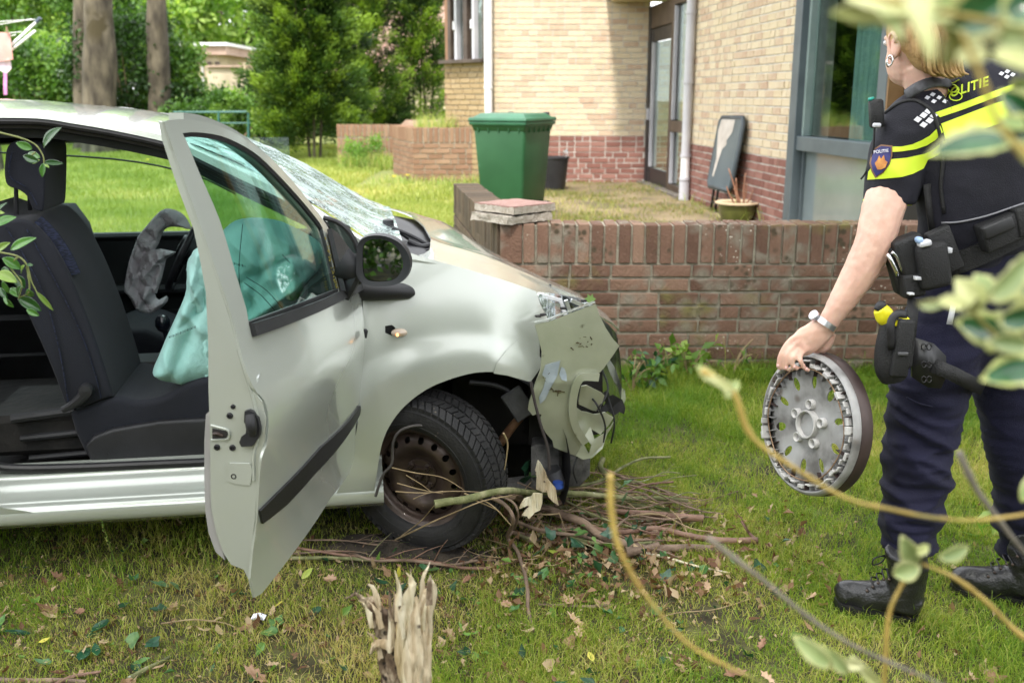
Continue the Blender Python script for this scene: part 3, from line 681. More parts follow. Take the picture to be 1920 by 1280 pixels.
p = WZ(500, 285, .38); conifer('juniper', 'low rounded dark evergreen left of the large conifer', p.x, p.y + 2., 2.1, .95, 26000, L_dark, 4, tone=-.05)
# ---------------------------------------------------------------- buildings in the distance
beige = mat('beige_render', (.46, .38, .26), (.56, .48, .34), sc=2, rough=.9, bump=.6, bsc=20); pinkb = mat('fascia_boards', (.36, .25, .20), (.44, .32, .26), sc=3, rough=.8)
stain = mat('stained_wall', (.24, .20, .14), (.50, .43, .32), sc=.9, rough=.9, det=6, ramp=(.3, .6))
def far_box(T, nm, u0, u1, v0, v1, y, dep, m, bev=0):
    a = WY(u0, v0, y); b = WY(u1, v1, y); return ob(nm, box(abs(b.x - a.x), dep, abs(a.z - b.z), ((a.x + b.x) / 2, y + dep / 2, (a.z + b.z) / 2), bev=bev), m, T)
T = thing('garage', 'beige flat roofed garage with pinkish fascia behind the light green bush', 'garage', WZ(385, 180, .4))
g = far_box(T, 'wall', 346, 415, 102, 215, 30, 4, beige); far_box(T, 'fascia', 338, 424, 86, 103, 29.8, 4.4, pinkb); far_box(T, 'roof_edge', 336, 426, 80, 86, 29.7, 4.6, whitep)
far_box(T, 'downpipe', 378, 383, 103, 200, 29.85, .1, greyp)
for u in (388, 403): far_box(T, 'vent_window', u, u + 8, 116, 122, 29.95, .1, brown)
T = thing('garden_wall', 'stained beige wall adjoining the garage on its right', 'wall', WZ(430, 200, .4)); far_box(T, 'wall_panel', 388, 463, 125, 215, 28.5, .25, stain); far_box(T, 'post', 456, 464, 118, 215, 28.3, .3, beige); far_box(T, 'coping', 386, 464, 123, 126, 28.4, .4, pinkb)
T = thing('flat_roofed_building', 'flat roofed building with white roof edge partly hidden by bushes at the left', 'building', WZ(95, 190, .4)); far_box(T, 'wall', 55, 128, 88, 200, 34, 3, beige); far_box(T, 'fascia', 48, 130, 78, 89, 33.8, 3.3, pinkb); far_box(T, 'roof_edge', 46, 131, 73, 78, 33.7, 3.5, whitep)
# tiled roof behind the conifers
tl_o = mat('roof_tile', (.30, .18, .14), (.44, .30, .24), sc=9, rough=.85, attr='both', bump=.8, bsc=40)
T = thing('tiled_roof_house', 'house with a steep pinkish brown tiled roof behind the conifers', 'house', WZ(700, 160, .4))
far_box(T, 'wall', 545, 868, 118, 215, 30, 4, beige)
it = []; a = WY(520, 120, 29.6); b = WY(880, 120, 29.6); V = []; Fc = []; rn = []
sl = Vector((0, .42, .907))
for r_ in range(15):
    for c_ in range(int((b.x - a.x) / .24) + 1):
        o = Vector((a.x + c_ * .24, 29.55, a.z - .15)) + sl * (r_ * .26)
        M = frame(o, (1, 0, 0)) @ Matrix.Rotation(math.atan2(-.42, .907) + .06, 4, 'X'); bx = xf(box(.232, .025, .30, jit=.004), M); q = len(V); V += bx[0]; Fc += [tuple(i + q for i in f) for f in bx[1]]; rr = random.random(); rn += [rr] * len(bx[1])
o = ob('roof_tiles', (V, Fc), tl_o, T, rnd=rn); tag(o, kind='stuff')
# green rail fence
gf = mat('green_fence_paint', (.02, .09, .08), (.03, .12, .10), sc=4, rough=.5)
T = thing('rail_fence', 'thin dark green metal rail fence in front of the bushes', 'fence', WZ(410, 245, .36))
ob('rail', tube([WY(325, 211, 19.4), WY(470, 210, 19.4)], .022, 8), gf, T); ob('rail', tube([WY(325, 232, 19.4), WY(470, 231, 19.4)], .015, 8), gf, T)
for u in (345, 410, 466): ob('post', tube([WY(u, 208, 19.4), WY(u, 262, 19.4)], .025, 8), gf, T)
# planters of old brick
def planter(nm, label, P, ztp, z0, ms):
    T = thing(nm, label, 'planter', (*P[0][:2], z0)); its = []; cores = []
    for a, b in zip(P[:-1], P[1:]):
        a = Vector((a[0], a[1], 0)); b = Vector((b[0], b[1], 0)); d = (b - a); L = d.length; d.normalize(); n_ = Vector((d.y, -d.x, 0))
        cores.append(xf(box(L - .02, .2, ztp - z0 - .015), frame((a + b) / 2 - n_ * .105 + Vector((0, 0, (ztp + z0) / 2 - .005)), d)))
        nc = int((ztp - z0 - .22) / .077); its += courses(a, d, n_, L, ztp - .222 - nc * .077, nc) if ms != 'sold' else soldiers(a, d, n_, L, ztp - .444, dep=.1) + soldiers(a, d, n_, L, ztp - .666, dep=.1)
        its += soldiers(a, d, n_, L, ztp - .212, dep=.18)
    ob('mortar_core', join(*cores), mortar, T); brickfield(T, its, old_o, old_j, 'brick', 300); return T
q0 = WZ(738, 322, .31); q1 = WZ(776, 338, .3); q2 = WZ(930, 336, .3)
planter('brick_planter', 'long old brick planter overgrown with grass, left of the green bin', [(q0.x, q0.y), (q1.x, q1.y), (-.30, q1.y)], 1.06, .22, 'c')
s0 = WZ(634, 308, .33); s1 = WZ(745, 308, .33); planter('brick_planter', 'shorter mossy planter wall of upright bricks beside the conifer', [(s0.x, s0.y), (s1.x, s0.y)], 1.02, .25, 'sold')
tp = ob('planter_soil', ([(q0.x + .05, q0.y + .3, 1.0), (q1.x + .1, q1.y + .12, 1.0), (-.3, q1.y + .12, 1.02), (-.3, q0.y + 1.6, 1.12), (q0.x + .05, q0.y + 1.6, 1.1)], [(0, 1, 2, 3, 4)]), mat('leafy_soil', (.14, .085, .05), (.30, .20, .13), sc=9, rough=.95, bump=2, bsc=60), None); tag(tp, kind='structure')
def weeds(n, x0, x1, y0, y1, z, h0, h1, w, m, nm, lean=.9):
    x, y = scat(n, x0, x1, y0, y1); k = np.random.rand(n) < .3 + .7 * pnoise(x, y, 5, 1.); x, y = x[k], y[k]
    return blades(np.stack([x, y, (gz(x, y) if z is None else np.full(len(x), z))], 1), np.random.uniform(h0, h1, len(x)), w, np.random.uniform(.2, lean, len(x)), np.random.rand(len(x)), nm, m)
G_tall = leafmat('tall_grass', (.15, .26, .05), (.50, .45, .20), rough=.6, tr=.4, c3=(.30, .38, .10), ramp=(.1, .95))
weeds(1500, q1.x, -.75, q1.y + .1, q1.y + 1.1, 1.0, .12, .38, .0035, G_tall, 'tall_grass')
weeds(3000, s0.x + .1, s1.x + .1, s0.y - .9, s0.y - .1, None, .12, .42, .005, G_tall, 'tall_grass')
weeds(2500, q1.x - .6, .1, q1.y - 1.0, q1.y - .1, None, .04, .20, .004, G_tall, 'tall_grass')
P, t = blobpts(2500, ((s0.x + s1.x) / 2 + .05, s0.y - .5, .5), (.42, .25, .36), .2, 20, .3); o = foliage('weeds', None, P, .05, L_lite, .5, t * .6); tag(o, kind='stuff')
# yellow dandelions on the lawn
ylw = mat('dandelion_yellow', (.80, .62, .02), (.9, .75, .05), sc=30, rough=.7)
for u, v, z_, lab in ((739, 331, .34, 'yellow dandelion left of its neighbour in front of the brick planter'), (764, 329, .35, 'yellow dandelion right of its neighbour in front of the brick planter'), (277, 300, .40, 'single yellow dandelion seen through the car window under the roof rail')):
    c = WZ(u, v, z_); T = thing('dandelion', lab, 'flower', (c.x, c.y, gh(c.x, c.y))); ob('stem', tube([(c.x, c.y, gh(c.x, c.y)), (c.x, c.y, c.z)], .003, 5), L_mid, T)
    V = []; Fc = []
    for k in range(18):
        a = k * 6.283 / 18; q = len(V); r_ = .036; V += [c, c + Vector((math.cos(a - .16) * r_, math.sin(a - .16) * r_, .012)), c + Vector((math.cos(a) * r_ * 1.15, math.sin(a) * r_ * 1.15, .008)), c + Vector((math.cos(a + .16) * r_, math.sin(a + .16) * r_, .012))]; Fc.append((q, q + 1, q + 2, q + 3))
    ob('flower_head', join((V, Fc), xf(lathe([(.001, .012), (.018, .014), (.026, 0)], 10), TR(c))), ylw, T)
# ---------------------------------------------------------------- trees over and behind the photographer (unseen; crowns placed to shade the lawn, all show in the glass)
def canopy(label, x, y, h, c, r, n, clump):
    T = thing('oak_tree', label, 'tree', (x, y, 0))
    ob('trunk', tube([(x, y, -.1), (x, y, 1), (x + .1, y, h * .6), (c[0] * .5 + x * .5, c[1] * .5 + y * .5, c[2] - r[2] * .3)], [.42, .33, .28, .12], 14, sub=4), bark, T, smooth=True)
    for k in range(9):
        a = k * .7; e = Vector((c[0] + math.cos(a) * r[0] * .7, c[1] + math.sin(a) * r[1] * .7, c[2] + random.uniform(-.3, .3))); s_ = Vector((x + .1, y, h * .6))
        ob('limb', tube([s_, s_.lerp(e, .5) + Vector((0, 0, .5)), e], [.13, .08, .03], 7, sub=3), bark, T, smooth=True)
    P, t = blobpts(n, c, r, .1, clump, .32); foliage('crown', T, P, .19, L_mid, .6, t, .5); return T
canopy('tall unseen tree, its crown placed to shade the crashed car from behind the viewer', .6, -4.5, 6, (0.2, -1.8, 8.6), (4.6, 3.4, 1.5), 9000, 90)
canopy('tall unseen tree, its crown placed to shade the yard and the policewoman', 6.2, 1.5, 6, (5.6, 3.6, 8.9), (3.0, 3.0, 1.3), 7000, 70)
for k, (x_, y_, r_) in enumerate(((-4.6, -1.8, 1.5), (-1.6, -3.2, 1.7), (1.7, -2.8, 1.6), (4.8, -1.0, 1.6), (7, 3, 1.5), (-7.5, .5, 1.6))):
    T = bush('holly_bush', ('dense holly hedge bush reflected in the wing mirror', 'holly bush standing behind the viewer, second from the left of the hedge', 'holly bush right behind the viewer near the boots of the policewoman', 'holly bush behind the policewoman to the right of the viewer', 'garden bush to the right of the policewoman outside the frame', 'garden bush left of the car outside the frame')[k], (x_, y_, 1.3), (r_, 1.1, 1.9), 34000 if k in (1, 2) else 16000, .085, L_hol, 90, shell=.1, cs=.26)
# ---------------------------------------------------------------- the crashed car (car space: x forward from the front axle, y away from the viewer)
paint = mat('car_paint', (.49, .52, .47), (.52, .55, .50), sc=1.2, rough=.25, metal=.32, coat=1, det=1)
paint_d = mat('car_paint_scraped_grass_tint', (.43, .45, .35), (.52, .54, .43), sc=7, rough=.36, metal=.3, coat=.6, bump=.25, bsc=30)  # olive tint is the grass reflection put into the colour, besides the scrapes
specks(paint_d, (.06, .045, .02), 16, .17, .60, 13., .05); specks(paint_d, (.36, .42, .47), 5, .26, .56, 5., .03)
plas = mat('black_plastic', (.012, .012, .014), (.022, .022, .026), sc=6, rough=.5, bump=.3, bsc=500)
rub = mat('rubber', (.008, .008, .010), (.018, .017, .020), sc=8, rough=.45)
trim = mat('interior_trim', (.018, .020, .022), (.028, .031, .033), sc=5, rough=.7, bump=.2, bsc=400)
seatm = mat('seat_cloth', (.005, .006, .012), (.009, .011, .021), sc=3, rough=.85, bump=.4, bsc=260, sheen=.08)
seatp = mat('seat_pattern', (.006, .008, .018), (.018, .024, .055), sc=75, rough=.95, bump=.8, bsc=160, det=1, aniso=(1, 1, 3.2), ramp=(.45, .55))
tealm = mat('airbag_teal', (.30, .56, .52), (.42, .68, .64), sc=3, rough=.75, bump=.5, bsc=130, sheen=.15)
greya = mat('airbag_grey', (.42, .40, .42), (.58, .55, .58), sc=4, rough=.6, bump=.4, bsc=120)
chrome = mat('chrome', (.75, .76, .78), rough=.12, metal=1)
steel = mat('wheel_steel', (.045, .030, .026), (.11, .076, .062), sc=7, rough=.42, metal=.35, bump=.35, bsc=60, coat=.2); specks(steel, (.16, .13, .10), 55, .10, .5, 6., .05)
cglass = glassmat('car_glass', (.62, .80, .76), .06)
clear = glassmat('lamp_glass', (.93, .95, .96), .10)
darkm = mat('dark_engine', (.008, .008, .008), (.025, .022, .020), sc=9, rough=.8, bump=1, bsc=30)  # plain near-black for engine bay, floor and inner parts
CT = thing('crashed_car', 'silver green hatchback with smashed front corner, open passenger door and burst airbags', 'car', M=CAR)
def cob(nm, VF, m, parent=None, smooth=True, sharp=35, rnd=None): return ob(nm, VF, m, parent or CT, smooth, 'local', sharp, rnd)
def fs(x, z):
    y = -.83
    if z > .62: q = min(z, 1.02) - .62; y += .10 * (q / .4) ** 1.8
    if z > 1.02: y += .375 * (z - 1.02)
    if z < .34: y += 1.2 * (.34 - z) ** 2
    if x > .1: y += .85 * (x - .1) ** 2
    d = math.hypot(x - .04, z - .25); q = max(0, min(1, (.53 - d) / .10)); y -= .015 * q * q * (3 - 2 * q)
    return y
def px2(P, f=fs): return [(lambda p: (p.x, p.z))(CF(u, v, f)) for u, v in P]
def fpanel(P, f, step=.02, thick=.004, off=0, bump=None, holes=()):
    return panel(px2(P, f), lambda x, z: (x, f(x, z) + off, z), step, thick, [px2(h, f) for h in holes], bump=bump)
def fixn(VF, side=-1): return VF
arch = spl([(700, 934), (704, 906), (714.5, 839), (730, 799), (760, 760), (807, 726), (866, 704), (911, 697), (951, 701), (993, 713)], 4)
fend = [(680, 560), (676, 500), (680, 462), (705, 452), (745, 466)] + spl([(790, 481), (830, 492), (870, 503), (950, 527), (1005, 546)], 4) + [(1014, 572), (1030, 603), (1012, 640), (1012, 668), (1020, 676)] + [tuple(p) for p in arch[::-1]] + [(697, 943), (612, 947), (628, 928), (655, 880), (670, 800), (678, 700), (682, 620)]
def dents(p):
    w = math.exp(-((p.x - .18) / .12) ** 2 - ((p.z - .78) / .10) ** 2)
    return (0, .0006 * w * math.sin(p.x * 30 + p.z * 18) + .0006 * noise.noise(p * 6), 0)
rep_o = [(719, 612), (724, 606), (748, 608), (755, 616), (752, 627), (745, 631), (724, 628), (719, 621)]
fo = cob('front_wing', fpanel(fend, fs, .018, .003, bump=dents, holes=[[(722, 611), (735, 609), (741, 614), (741, 626), (735, 629), (722, 624)]]), paint)
cob('torn_arch_edge', fpanel([(972, 634), (973, 650), (980, 658), (986, 657), (991, 667), (1000, 665), (1004, 672), (1010, 670), (1020, 677), (994, 715), (951, 703), (925, 699), (930, 680), (950, 655)], fs, .02, .002, off=-.006), paint)
# side repeater hole and the lamp hanging out of it
q = CF(729, 618, fs); cob('lamp_socket', join(xf(box(.05, .03, .035), TR(q + Vector((0, .03, 0))))), plas)
rl = cob('side_repeater', xf(lathe([(.001, -.014), (.010, -.013), (.0135, -.006), (.0135, .004), (.009, .012), (.001, .014)], 20), TR(CF(748, 621, fs) + Vector((0, -.02, 0)), 0, 0, 0, (1.9, 1, 1)) @ Matrix.Rotation(R(90), 4, 'X')), mat('lamp_amber', (.55, .42, .32), (.62, .50, .40), sc=9, rough=.2, coat=1, spec=.8), sharp=0)
em = bpy.data.materials.new('bulb_glow'); em.use_nodes = True; b_ = em.node_tree.nodes['Principled BSDF']; b_.inputs['Emission Color'].default_value = (1, .45, .12, 1); b_.inputs['Emission Strength'].default_value = 2.2; b_.inputs['Base Color'].default_value = (.8, .4, .1, 1)
cob('bulb', xf(lathe([(.0005, -.005), (.004, -.003), (.004, .003), (.0005, .005)], 10), TR(CF(744, 623, fs) + Vector((0, -.036, 0)))), em)
# roof, pillars, windscreen: lofted from a centre profile and an edge profile
def prof(P, y): 
    Q = [CY(u, v, y) for u, v in P]; return [p.x for p in Q], [p.z for p in Q]
cx_, cz_ = prof([(0, 183), (100, 187), (200, 200), (297, 222), (400, 258), (520, 312), (640, 379), (745, 436), (800, 470)], .30)
ex_, ez_ = prof([(0, 206), (150, 219), (297, 246), (380, 281), (450, 310), (530, 347), (620, 400), (690, 442), (745, 466)], -.60)
cx_ = [-3.0, -2.7, -2.2] + cx_; cz_ = [1.20, 1.36, 1.47] + cz_; ex_ = [-3.0, -2.7, -2.2] + ex_; ez_ = [1.16, 1.32, 1.43] + ez_
def zc(x): return max(float(np.interp(x, cx_, cz_)), float(np.interp(x, ex_, ez_)) + .016)
def ze(x): return float(np.interp(x, ex_, ez_))
def ye(x): return .57 + .14 * float(sstep(-.75, -.1, x))
def zroof(x, y): a = min(1.2, abs(y) / ye(x)); return zc(x) - (zc(x) - ze(x)) * a ** 2.4
xw = CY(352, 262, -.3).x
def strip(x0, x1, nx, ny, f0=-1., f1=1., off=0):
    V = []; Fc = []
    for i in range(nx + 1):
        x = x0 + (x1 - x0) * i / nx
        for j in range(ny + 1):
            y = ye(x) * (f0 + (f1 - f0) * j / ny); V.append(Vector((x, y, zroof(x, y) + off)))
    for i in range(nx):
        for j in range(ny): a = i * (ny + 1) + j; Fc.append((a, a + ny + 1, a + ny + 2, a + 1))
    return V, Fc
cob('roof', strip(-2.75, xw, 60, 24), paint); cob('headliner', strip(-2.7, xw - .03, 30, 12, -.97, .97, -.035), trim)
cw = glassmat('cracked_screen', (.55, .72, .68), .25, .08)
N = cw.node_tree; cx1 = N.nodes.new('ShaderNodeTexVoronoi'); cx1.feature = 'DISTANCE_TO_EDGE'; cx1.inputs['Scale'].default_value = 60
cx2 = N.nodes.new('ShaderNodeTexNoise'); cx2.inputs['Scale'].default_value = 9; cx2.inputs['Detail'].default_value = 7; tt = N.nodes.new('ShaderNodeTexCoord')
N.links.new(tt.outputs['Object'], cx1.inputs['Vector']); N.links.new(tt.outputs['Object'], cx2.inputs['Vector'])
m1 = N.nodes.new('ShaderNodeMapRange'); m1.inputs['From Min'].default_value = .10; m1.inputs['From Max'].default_value = .03; N.links.new(cx1.outputs['Distance'], m1.inputs['Value'])
m2 = N.nodes.new('ShaderNodeMapRange'); m2.inputs['From Min'].default_value = .45; m2.inputs['From Max'].default_value = .60; m2.inputs['To Min'].default_value = .10; m2.inputs['To Max'].default_value = .65; N.links.new(cx2.outputs['Fac'], m2.inputs['Value'])
m3 = N.nodes.new('ShaderNodeMath'); m3.operation = 'MAXIMUM'; N.links.new(m2.outputs[0], m3.inputs[0]); m4 = N.nodes.new('ShaderNodeMath'); m4.operation = 'MULTIPLY'; m4.inputs[1].default_value = .8; N.links.new(m1.outputs[0], m4.inputs[0]); N.links.new(m4.outputs[0], m3.inputs[1])
df_ = N.nodes.new('ShaderNodeBsdfDiffuse'); df_.inputs[0].default_value = (.62, .74, .72, 1); mx2 = N.nodes.new('ShaderNodeMixShader'); o_ = N.nodes['Material Output']; s_ = o_.inputs['Surface'].links[0].from_socket
N.links.new(m3.outputs[0], mx2.inputs[0]); N.links.new(s_, mx2.inputs[1]); N.links.new(df_.outputs[0], mx2.inputs[2]); N.links.new(mx2.outputs[0], o_.inputs['Surface'])
ws = strip(xw + .004, CY(742, 433, 0).x, 60, 30, -1.0, 1.0, .003)
ws = ([v + Vector((0, 0, .004 * noise.noise(v * 14) + .003 * noise.noise(v * 40))) for v in ws[0]], ws[1]); cob('windscreen', ws, cw)
# far half of the rail/pillar mirrors the near one
rail = [(0, 206), (150, 219), (297, 246), (380, 281), (450, 310), (530, 347), (620, 400), (690, 442), (748, 468)]
raillo = [(0, 221), (150, 234), (309, 266), (345, 284), (420, 321), (540, 379), (620, 420), (662, 452), (690, 478)]
ra = [Vector((p.x, -.60 + .03 - .16 * float(sstep(-.75, -.1, p.x)) + .002, p.z)) for p in [CY(u, v, -.60) for u, v in rail]]
rb = [Vector((p.x, p.y, p.z)) for p in [CF(u, v, lambda x, z: -.615 - .14 * float(sstep(-.75, -.1, x))) for u, v in raillo]]
ra = [Vector((-2.6, -.56, 1.37)), Vector((-2.0, -.57, 1.455))] + ra; rb = [Vector((-2.6, -.60, 1.32)), Vector((-2.0, -.615, 1.415))] + rb
ra = spl(ra, 6); rb = spl(rb, 6)
def railmesh(s):
    V = []; Fc = []; n = len(ra)
    for a, b in zip(ra, rb):
        mdl = (a + b) / 2 + Vector((0, -.012, .004)); inn = b + Vector((0, .05, .002))
        for p in (a + Vector((0, .01, -.002)), a, mdl, b, inn): V.append(Vector((p.x, p.y * s, p.z)))
    for i in range(n - 1):
        for k in range(4): Fc.append((i * 5 + k, i * 5 + k + 1, i * 5 + 6 + k, i * 5 + 5 + k))
    return V, Fc
cob('roof_rail', railmesh(1), paint); cob('roof_rail', railmesh(-1), paint)
def along(P, dy, dz, r, nm, m, flat=None): cob(nm, tube([p + Vector((0, dy, dz)) for p in P], r, 8), m)
near = [p for p in rb if p.x > -2.5 and p.x < -.30]
along(near, .012, -.010, .011, 'door_seal', rub); along(near, .035, -.022, .014, 'door_seal', rub)
V = []; Fc = []
for i, p in enumerate(near):
    V += [p + Vector((0, .03, -.012)), p + Vector((0, .055, -.03)), p + Vector((0, .075, -.062)), p + Vector((0, .12, -.055))]
for i in range(len(near) - 1):
    for k in range(3): Fc.append((i * 4 + k, i * 4 + 4 + k, i * 4 + 5 + k, i * 4 + k + 1))
cob('roof_lining', (V, Fc), trim)
V2 = [Vector((v.x, -v.y, v.z - .012 - .05 * (i % 4 > 1))) for i, v in enumerate(V)]; cob('roof_lining', (V2, Fc), trim)
# small fixed window at the foot of the pillar
cob('corner_window', fpanel([(612, 412), (640, 420), (660, 440), (670, 466), (690, 500), (668, 520), (640, 470)], lambda x, z: -.735, .03, .004), mat('corner_dark', (.02, .03, .03), (.05, .07, .06), sc=9, rough=.1, coat=1))
cob('corner_window_seal', tube([CY(u, v, -.755) for u, v in spl([(606, 408), (632, 416), (652, 432), (665, 452), (674, 476)], 4)], .008, 8), rub)
# bonnet
hx, hz = prof([(740, 432), (800, 443), (820, 450), (900, 472), (1000, 515), (1080, 550), (1110, 571)], -.12)
sx_, sz_ = [], []
for u, v in [(745, 466), (790, 481), (830, 492), (870, 503), (950, 527), (1005, 546)]: p = CF(u, v, fs); sx_.append(p.x); sz_.append(p.z)
for u, v, y in ((1045, 552, -.62), (1085, 566, -.45), (1112, 580, -.30)): p = CY(u, v, y); sx_.append(p.x); sz_.append(p.z)
hx.append(hx[-1] + .06); hz.append(hz[-1] - .06)
def yh(x): return -fs(min(x, .28), .95) - .012 if x <= .28 else .745 - 1.4 * (x - .28) ** 2 - .35 * max(0, x - .28)
def hood(x, y):
    a = min(1, abs(y) / max(.05, yh(x))); c = float(np.interp(x, hx, hz)); e = min(float(np.interp(x, sx_, sz_)), c - .012); return c - (c - e) * a ** 2.6 - .13 * max(0, (x - .12) / .55) * max(0, y + .12) / .8 + .006 * math.exp(-((y + .3) / .1) ** 2)
xs_ = np.linspace(sx_[0] + .02, hx[-1] - .02, 30)
ol = [(x, -yh(x)) for x in xs_] + [(x, yh(x)) for x in xs_[::-1]]
sc0 = hx[1]; ol += [(sx_[0] + .02 + .11 * (1 - (k / 8) ** 2) ** .5 * 1.15, y) for k, y in ((7.6, .68), (6.5, .60), (5, .5), (0, .2), (0, 0), (0, -.2), (5, -.5), (6.5, -.60), (7.6, -.68))]
cob('bonnet', panel(ol, lambda x, y: (x, y, hood(x, y)), .03, -.006), paint)
cob('scuttle_panel', ([Vector((x, y, z)) for y in (-.70, .70) for x, z in ((sx_[0] - .05, .93), (sx_[0] + .10, .92), (sx_[0] + .25, .90))], [(0, 1, 4, 3), (1, 2, 5, 4)]), darkm)
xa = CY(742, 433, 0).x - .02
cob('scuttle_cover', ([Vector((x, y, min(hood(x, y), zroof(x, y) if x < sc0 + .02 else 9) - .022)) for x in np.linspace(xa, sc0 + .16, 14) for y in np.linspace(-.70, .70, 30)], [(i * 30 + k, i * 30 + k + 1, i * 30 + 31 + k, i * 30 + 30 + k) for i in range(13) for k in range(29)]), plas)
for k, (P, r_) in enumerate((([(722, 424), (745, 432), (775, 452), (800, 466)], .009), ([(735, 428), (760, 437), (790, 452), (806, 464)], .007), ([(765, 452), (790, 462), (812, 458)], .010), ([(790, 478), (800, 470), (815, 467)], .007))):
    cob('wiper_arm', tube([CY(u, v, -.22 - .05 * k) for u, v in P], r_, 8, sub=3), plas)
cob('wiper_pivot', xf(lathe([(.001, .03), (.02, .025), (.022, 0), (.03, -.01)], 14), TR(CY(728, 425, -.2))), plas)
cob('washer_jet', xf(box(.035, .02, .012, bev=.005), TR(CY(840, 462, -.25))), plas); cob('washer_jet', xf(box(.035, .02, .012, bev=.005), TR(CY(768, 438, .3))), plas)
# headlamp
fh = lambda x, z: -.80 + .95 * max(0, x - .2) ** 2 + .30 * max(0, z - .70)
hlo = spl([(1007, 547), (1045, 551), (1085, 560), (1114, 572)], 4) + [(1120, 582), (1100, 600), (1060, 612), (1034, 612), (1022, 590)]
hl = cob('headlamp', fpanel([tuple(p) for p in hlo], fh, .02, .003), clear)
for (u, v, r_) in ((1045, 582, .055), (1080, 585, .045)): cob('reflector', xf(lathe([(r_, -.02), (r_ * .85, .01), (r_ * .5, .03), (.004, .036)], 24), TR(CY(u, v, -.66), R(8)) @ Matrix.Rotation(R(-90), 4, 'X')), chrome, hl)
for P in ([(1012, 552), (1050, 562), (1062, 600)], [(1060, 562), (1072, 598)], [(1018, 566), (1055, 572)], [(1022, 580), (1052, 588)], [(1010, 550), (1026, 600)], [(1070, 562), (1100, 575)]):
    cob('lamp_divider', ribbon([CY(u, v, -.72) for u, v in P], .006, (0, -1, 0), .014), whitep if len(P) > 2 else chrome, hl)
cob('lamp_housing', fpanel([(1005, 545), (1085, 558), (1118, 574), (1110, 610), (1022, 612)], lambda x, z: -.60 + .3 * max(0, x - .2), .04, .004), mat('lamp_grey', (.55, .56, .58), (.75, .76, .78), sc=12, rough=.25, metal=.6))
# smashed bumper: the loose corner skin, its flange, the fog lamp frame and the torn shell behind
def fb(x, z): return -.90 + .30 * (.84 - z) + .9 * max(0, x - .42) ** 2 - .025 * math.sin((z - .3) * 6)
skin = [(1003, 609), (1030, 603), (1055, 593), (1085, 582), (1117, 570), (1124, 590), (1136, 615), (1150, 636), (1161, 648), (1148, 668), (1132, 690), (1118, 705), (1108, 703), (1090, 703), (1078, 712), (1072, 728), (1068, 752), (1069, 780), (1076, 803), (1092, 826), (1082, 855), (1062, 848), (1038, 838), (1036, 826), (1024, 812), (1014, 795), (1013, 783), (1016, 777), (1008, 775), (999, 779), (990, 768), (992, 755), (1003, 722), (1014, 690), (1016, 660), (1010, 634)]
def fbp(u, v, o=0): p = CF(u, v, fb); return Vector((p.x, fb(p.x, p.z) + o, p.z))
mud_ = mat('dirt_brown', (.05, .035, .015), (.10, .07, .03), sc=30, rough=.95)
fbk = lambda p: (0, .010 * math.exp(-((p.z - .60) / .015) ** 2) * math.sin(p.x * 30) + .004 * noise.noise(p * 9), 0)
cob('bumper_skin', fpanel(skin, fb, .016, .004, bump=fbk), paint_d)
cob('bumper_flange', ribbon([fbp(u, v - 1) + Vector((0, .018, 0)) for u, v in spl([(1003, 609), (1030, 603), (1055, 593), (1085, 582), (1117, 570)], 4)], .018, (0, .15, 1), .004), paint)
cob('flange_clip', join(*[xf(box(.018, .016, .007, bev=.002, jit=.001), TR(fbp(u, v - 3) + Vector((0, .03, .006)), .3)) for u, v in ((1012, 603), (1022, 600), (1060, 588), (1098, 574))]), darkm)
lip = spl([(1117, 705), (1090, 704), (1079, 712), (1073, 728), (1069, 752), (1070, 780), (1077, 803), (1092, 826)], 4)
cob('fog_lamp_surround', ribbon([fbp(u + 3, v, -.004) for u, v in lip], .013, (0, -1, 0), .014), paint_d)
for k, P in enumerate(([(1016, 702), (1022, 684), (1034, 680), (1050, 676), (1047, 690), (1044, 704), (1036, 716), (1026, 712)], [(1018, 728), (1024, 704), (1034, 700), (1040, 708), (1032, 726), (1022, 748), (1012, 757), (1010, 745)], [(1052, 688), (1058, 690), (1062, 702), (1061, 713), (1052, 710), (1048, 700)])):
    cob('primer_patch', fpanel(P, fb, .012, .0015, off=-.0035, bump=fbk), mat('primer_grey', (.34, .40, .46), (.44, .50, .54), sc=30, rough=.6))
for k in range(26):
    c_ = random.choice(((1037, 728, 9), (1095, 640, 16), (1070, 735, 8), (1042, 732, 6), (1024, 706, 8))); u_, v_ = c_[0] + random.gauss(0, c_[2] * .7), c_[1] + random.gauss(0, c_[2] * .35)
    cob('dirt_fleck', tube([fbp(u_, v_, -.004), fbp(u_ + random.gauss(0, 6), v_ + random.gauss(0, 2.5), -.004)], random.uniform(.0006, .002), 5), mud_)
for P in ([(1100, 735, -.74), (1120, 760, -.80), (1135, 800, -.76), (1128, 840, -.7)], [(1128, 690, -.6), (1140, 730, -.7), (1120, 770, -.78)], [(1085, 850, -.72), (1075, 880, -.74), (1082, 905, -.72)], [(1140, 745, -.66), (1152, 790, -.68), (1146, 830, -.66)]):
    cob('loose_wire', tube([CY(u, v, y) for u, v, y in P], .0035, 6, sub=4), plas)
def shard(nm, P, y, dy, m, step=.02, th=.003, amp=.008, seed=0.):
    f = (lambda x, z: y + dy[0] * (x - .45) + dy[1] * (z - .55)); return cob(nm, fpanel(P, f, step, th, bump=lambda p: (0, amp * noise.noise(p * 22 + Vector((seed, 0, 0))), 0)), m)
shard('fog_lamp_blank', [(1090, 724), (1100, 722), (1128, 736), (1134, 742), (1124, 772), (1112, 770), (1084, 757)], -.80, (.2, -.4), paint_d, seed=3)
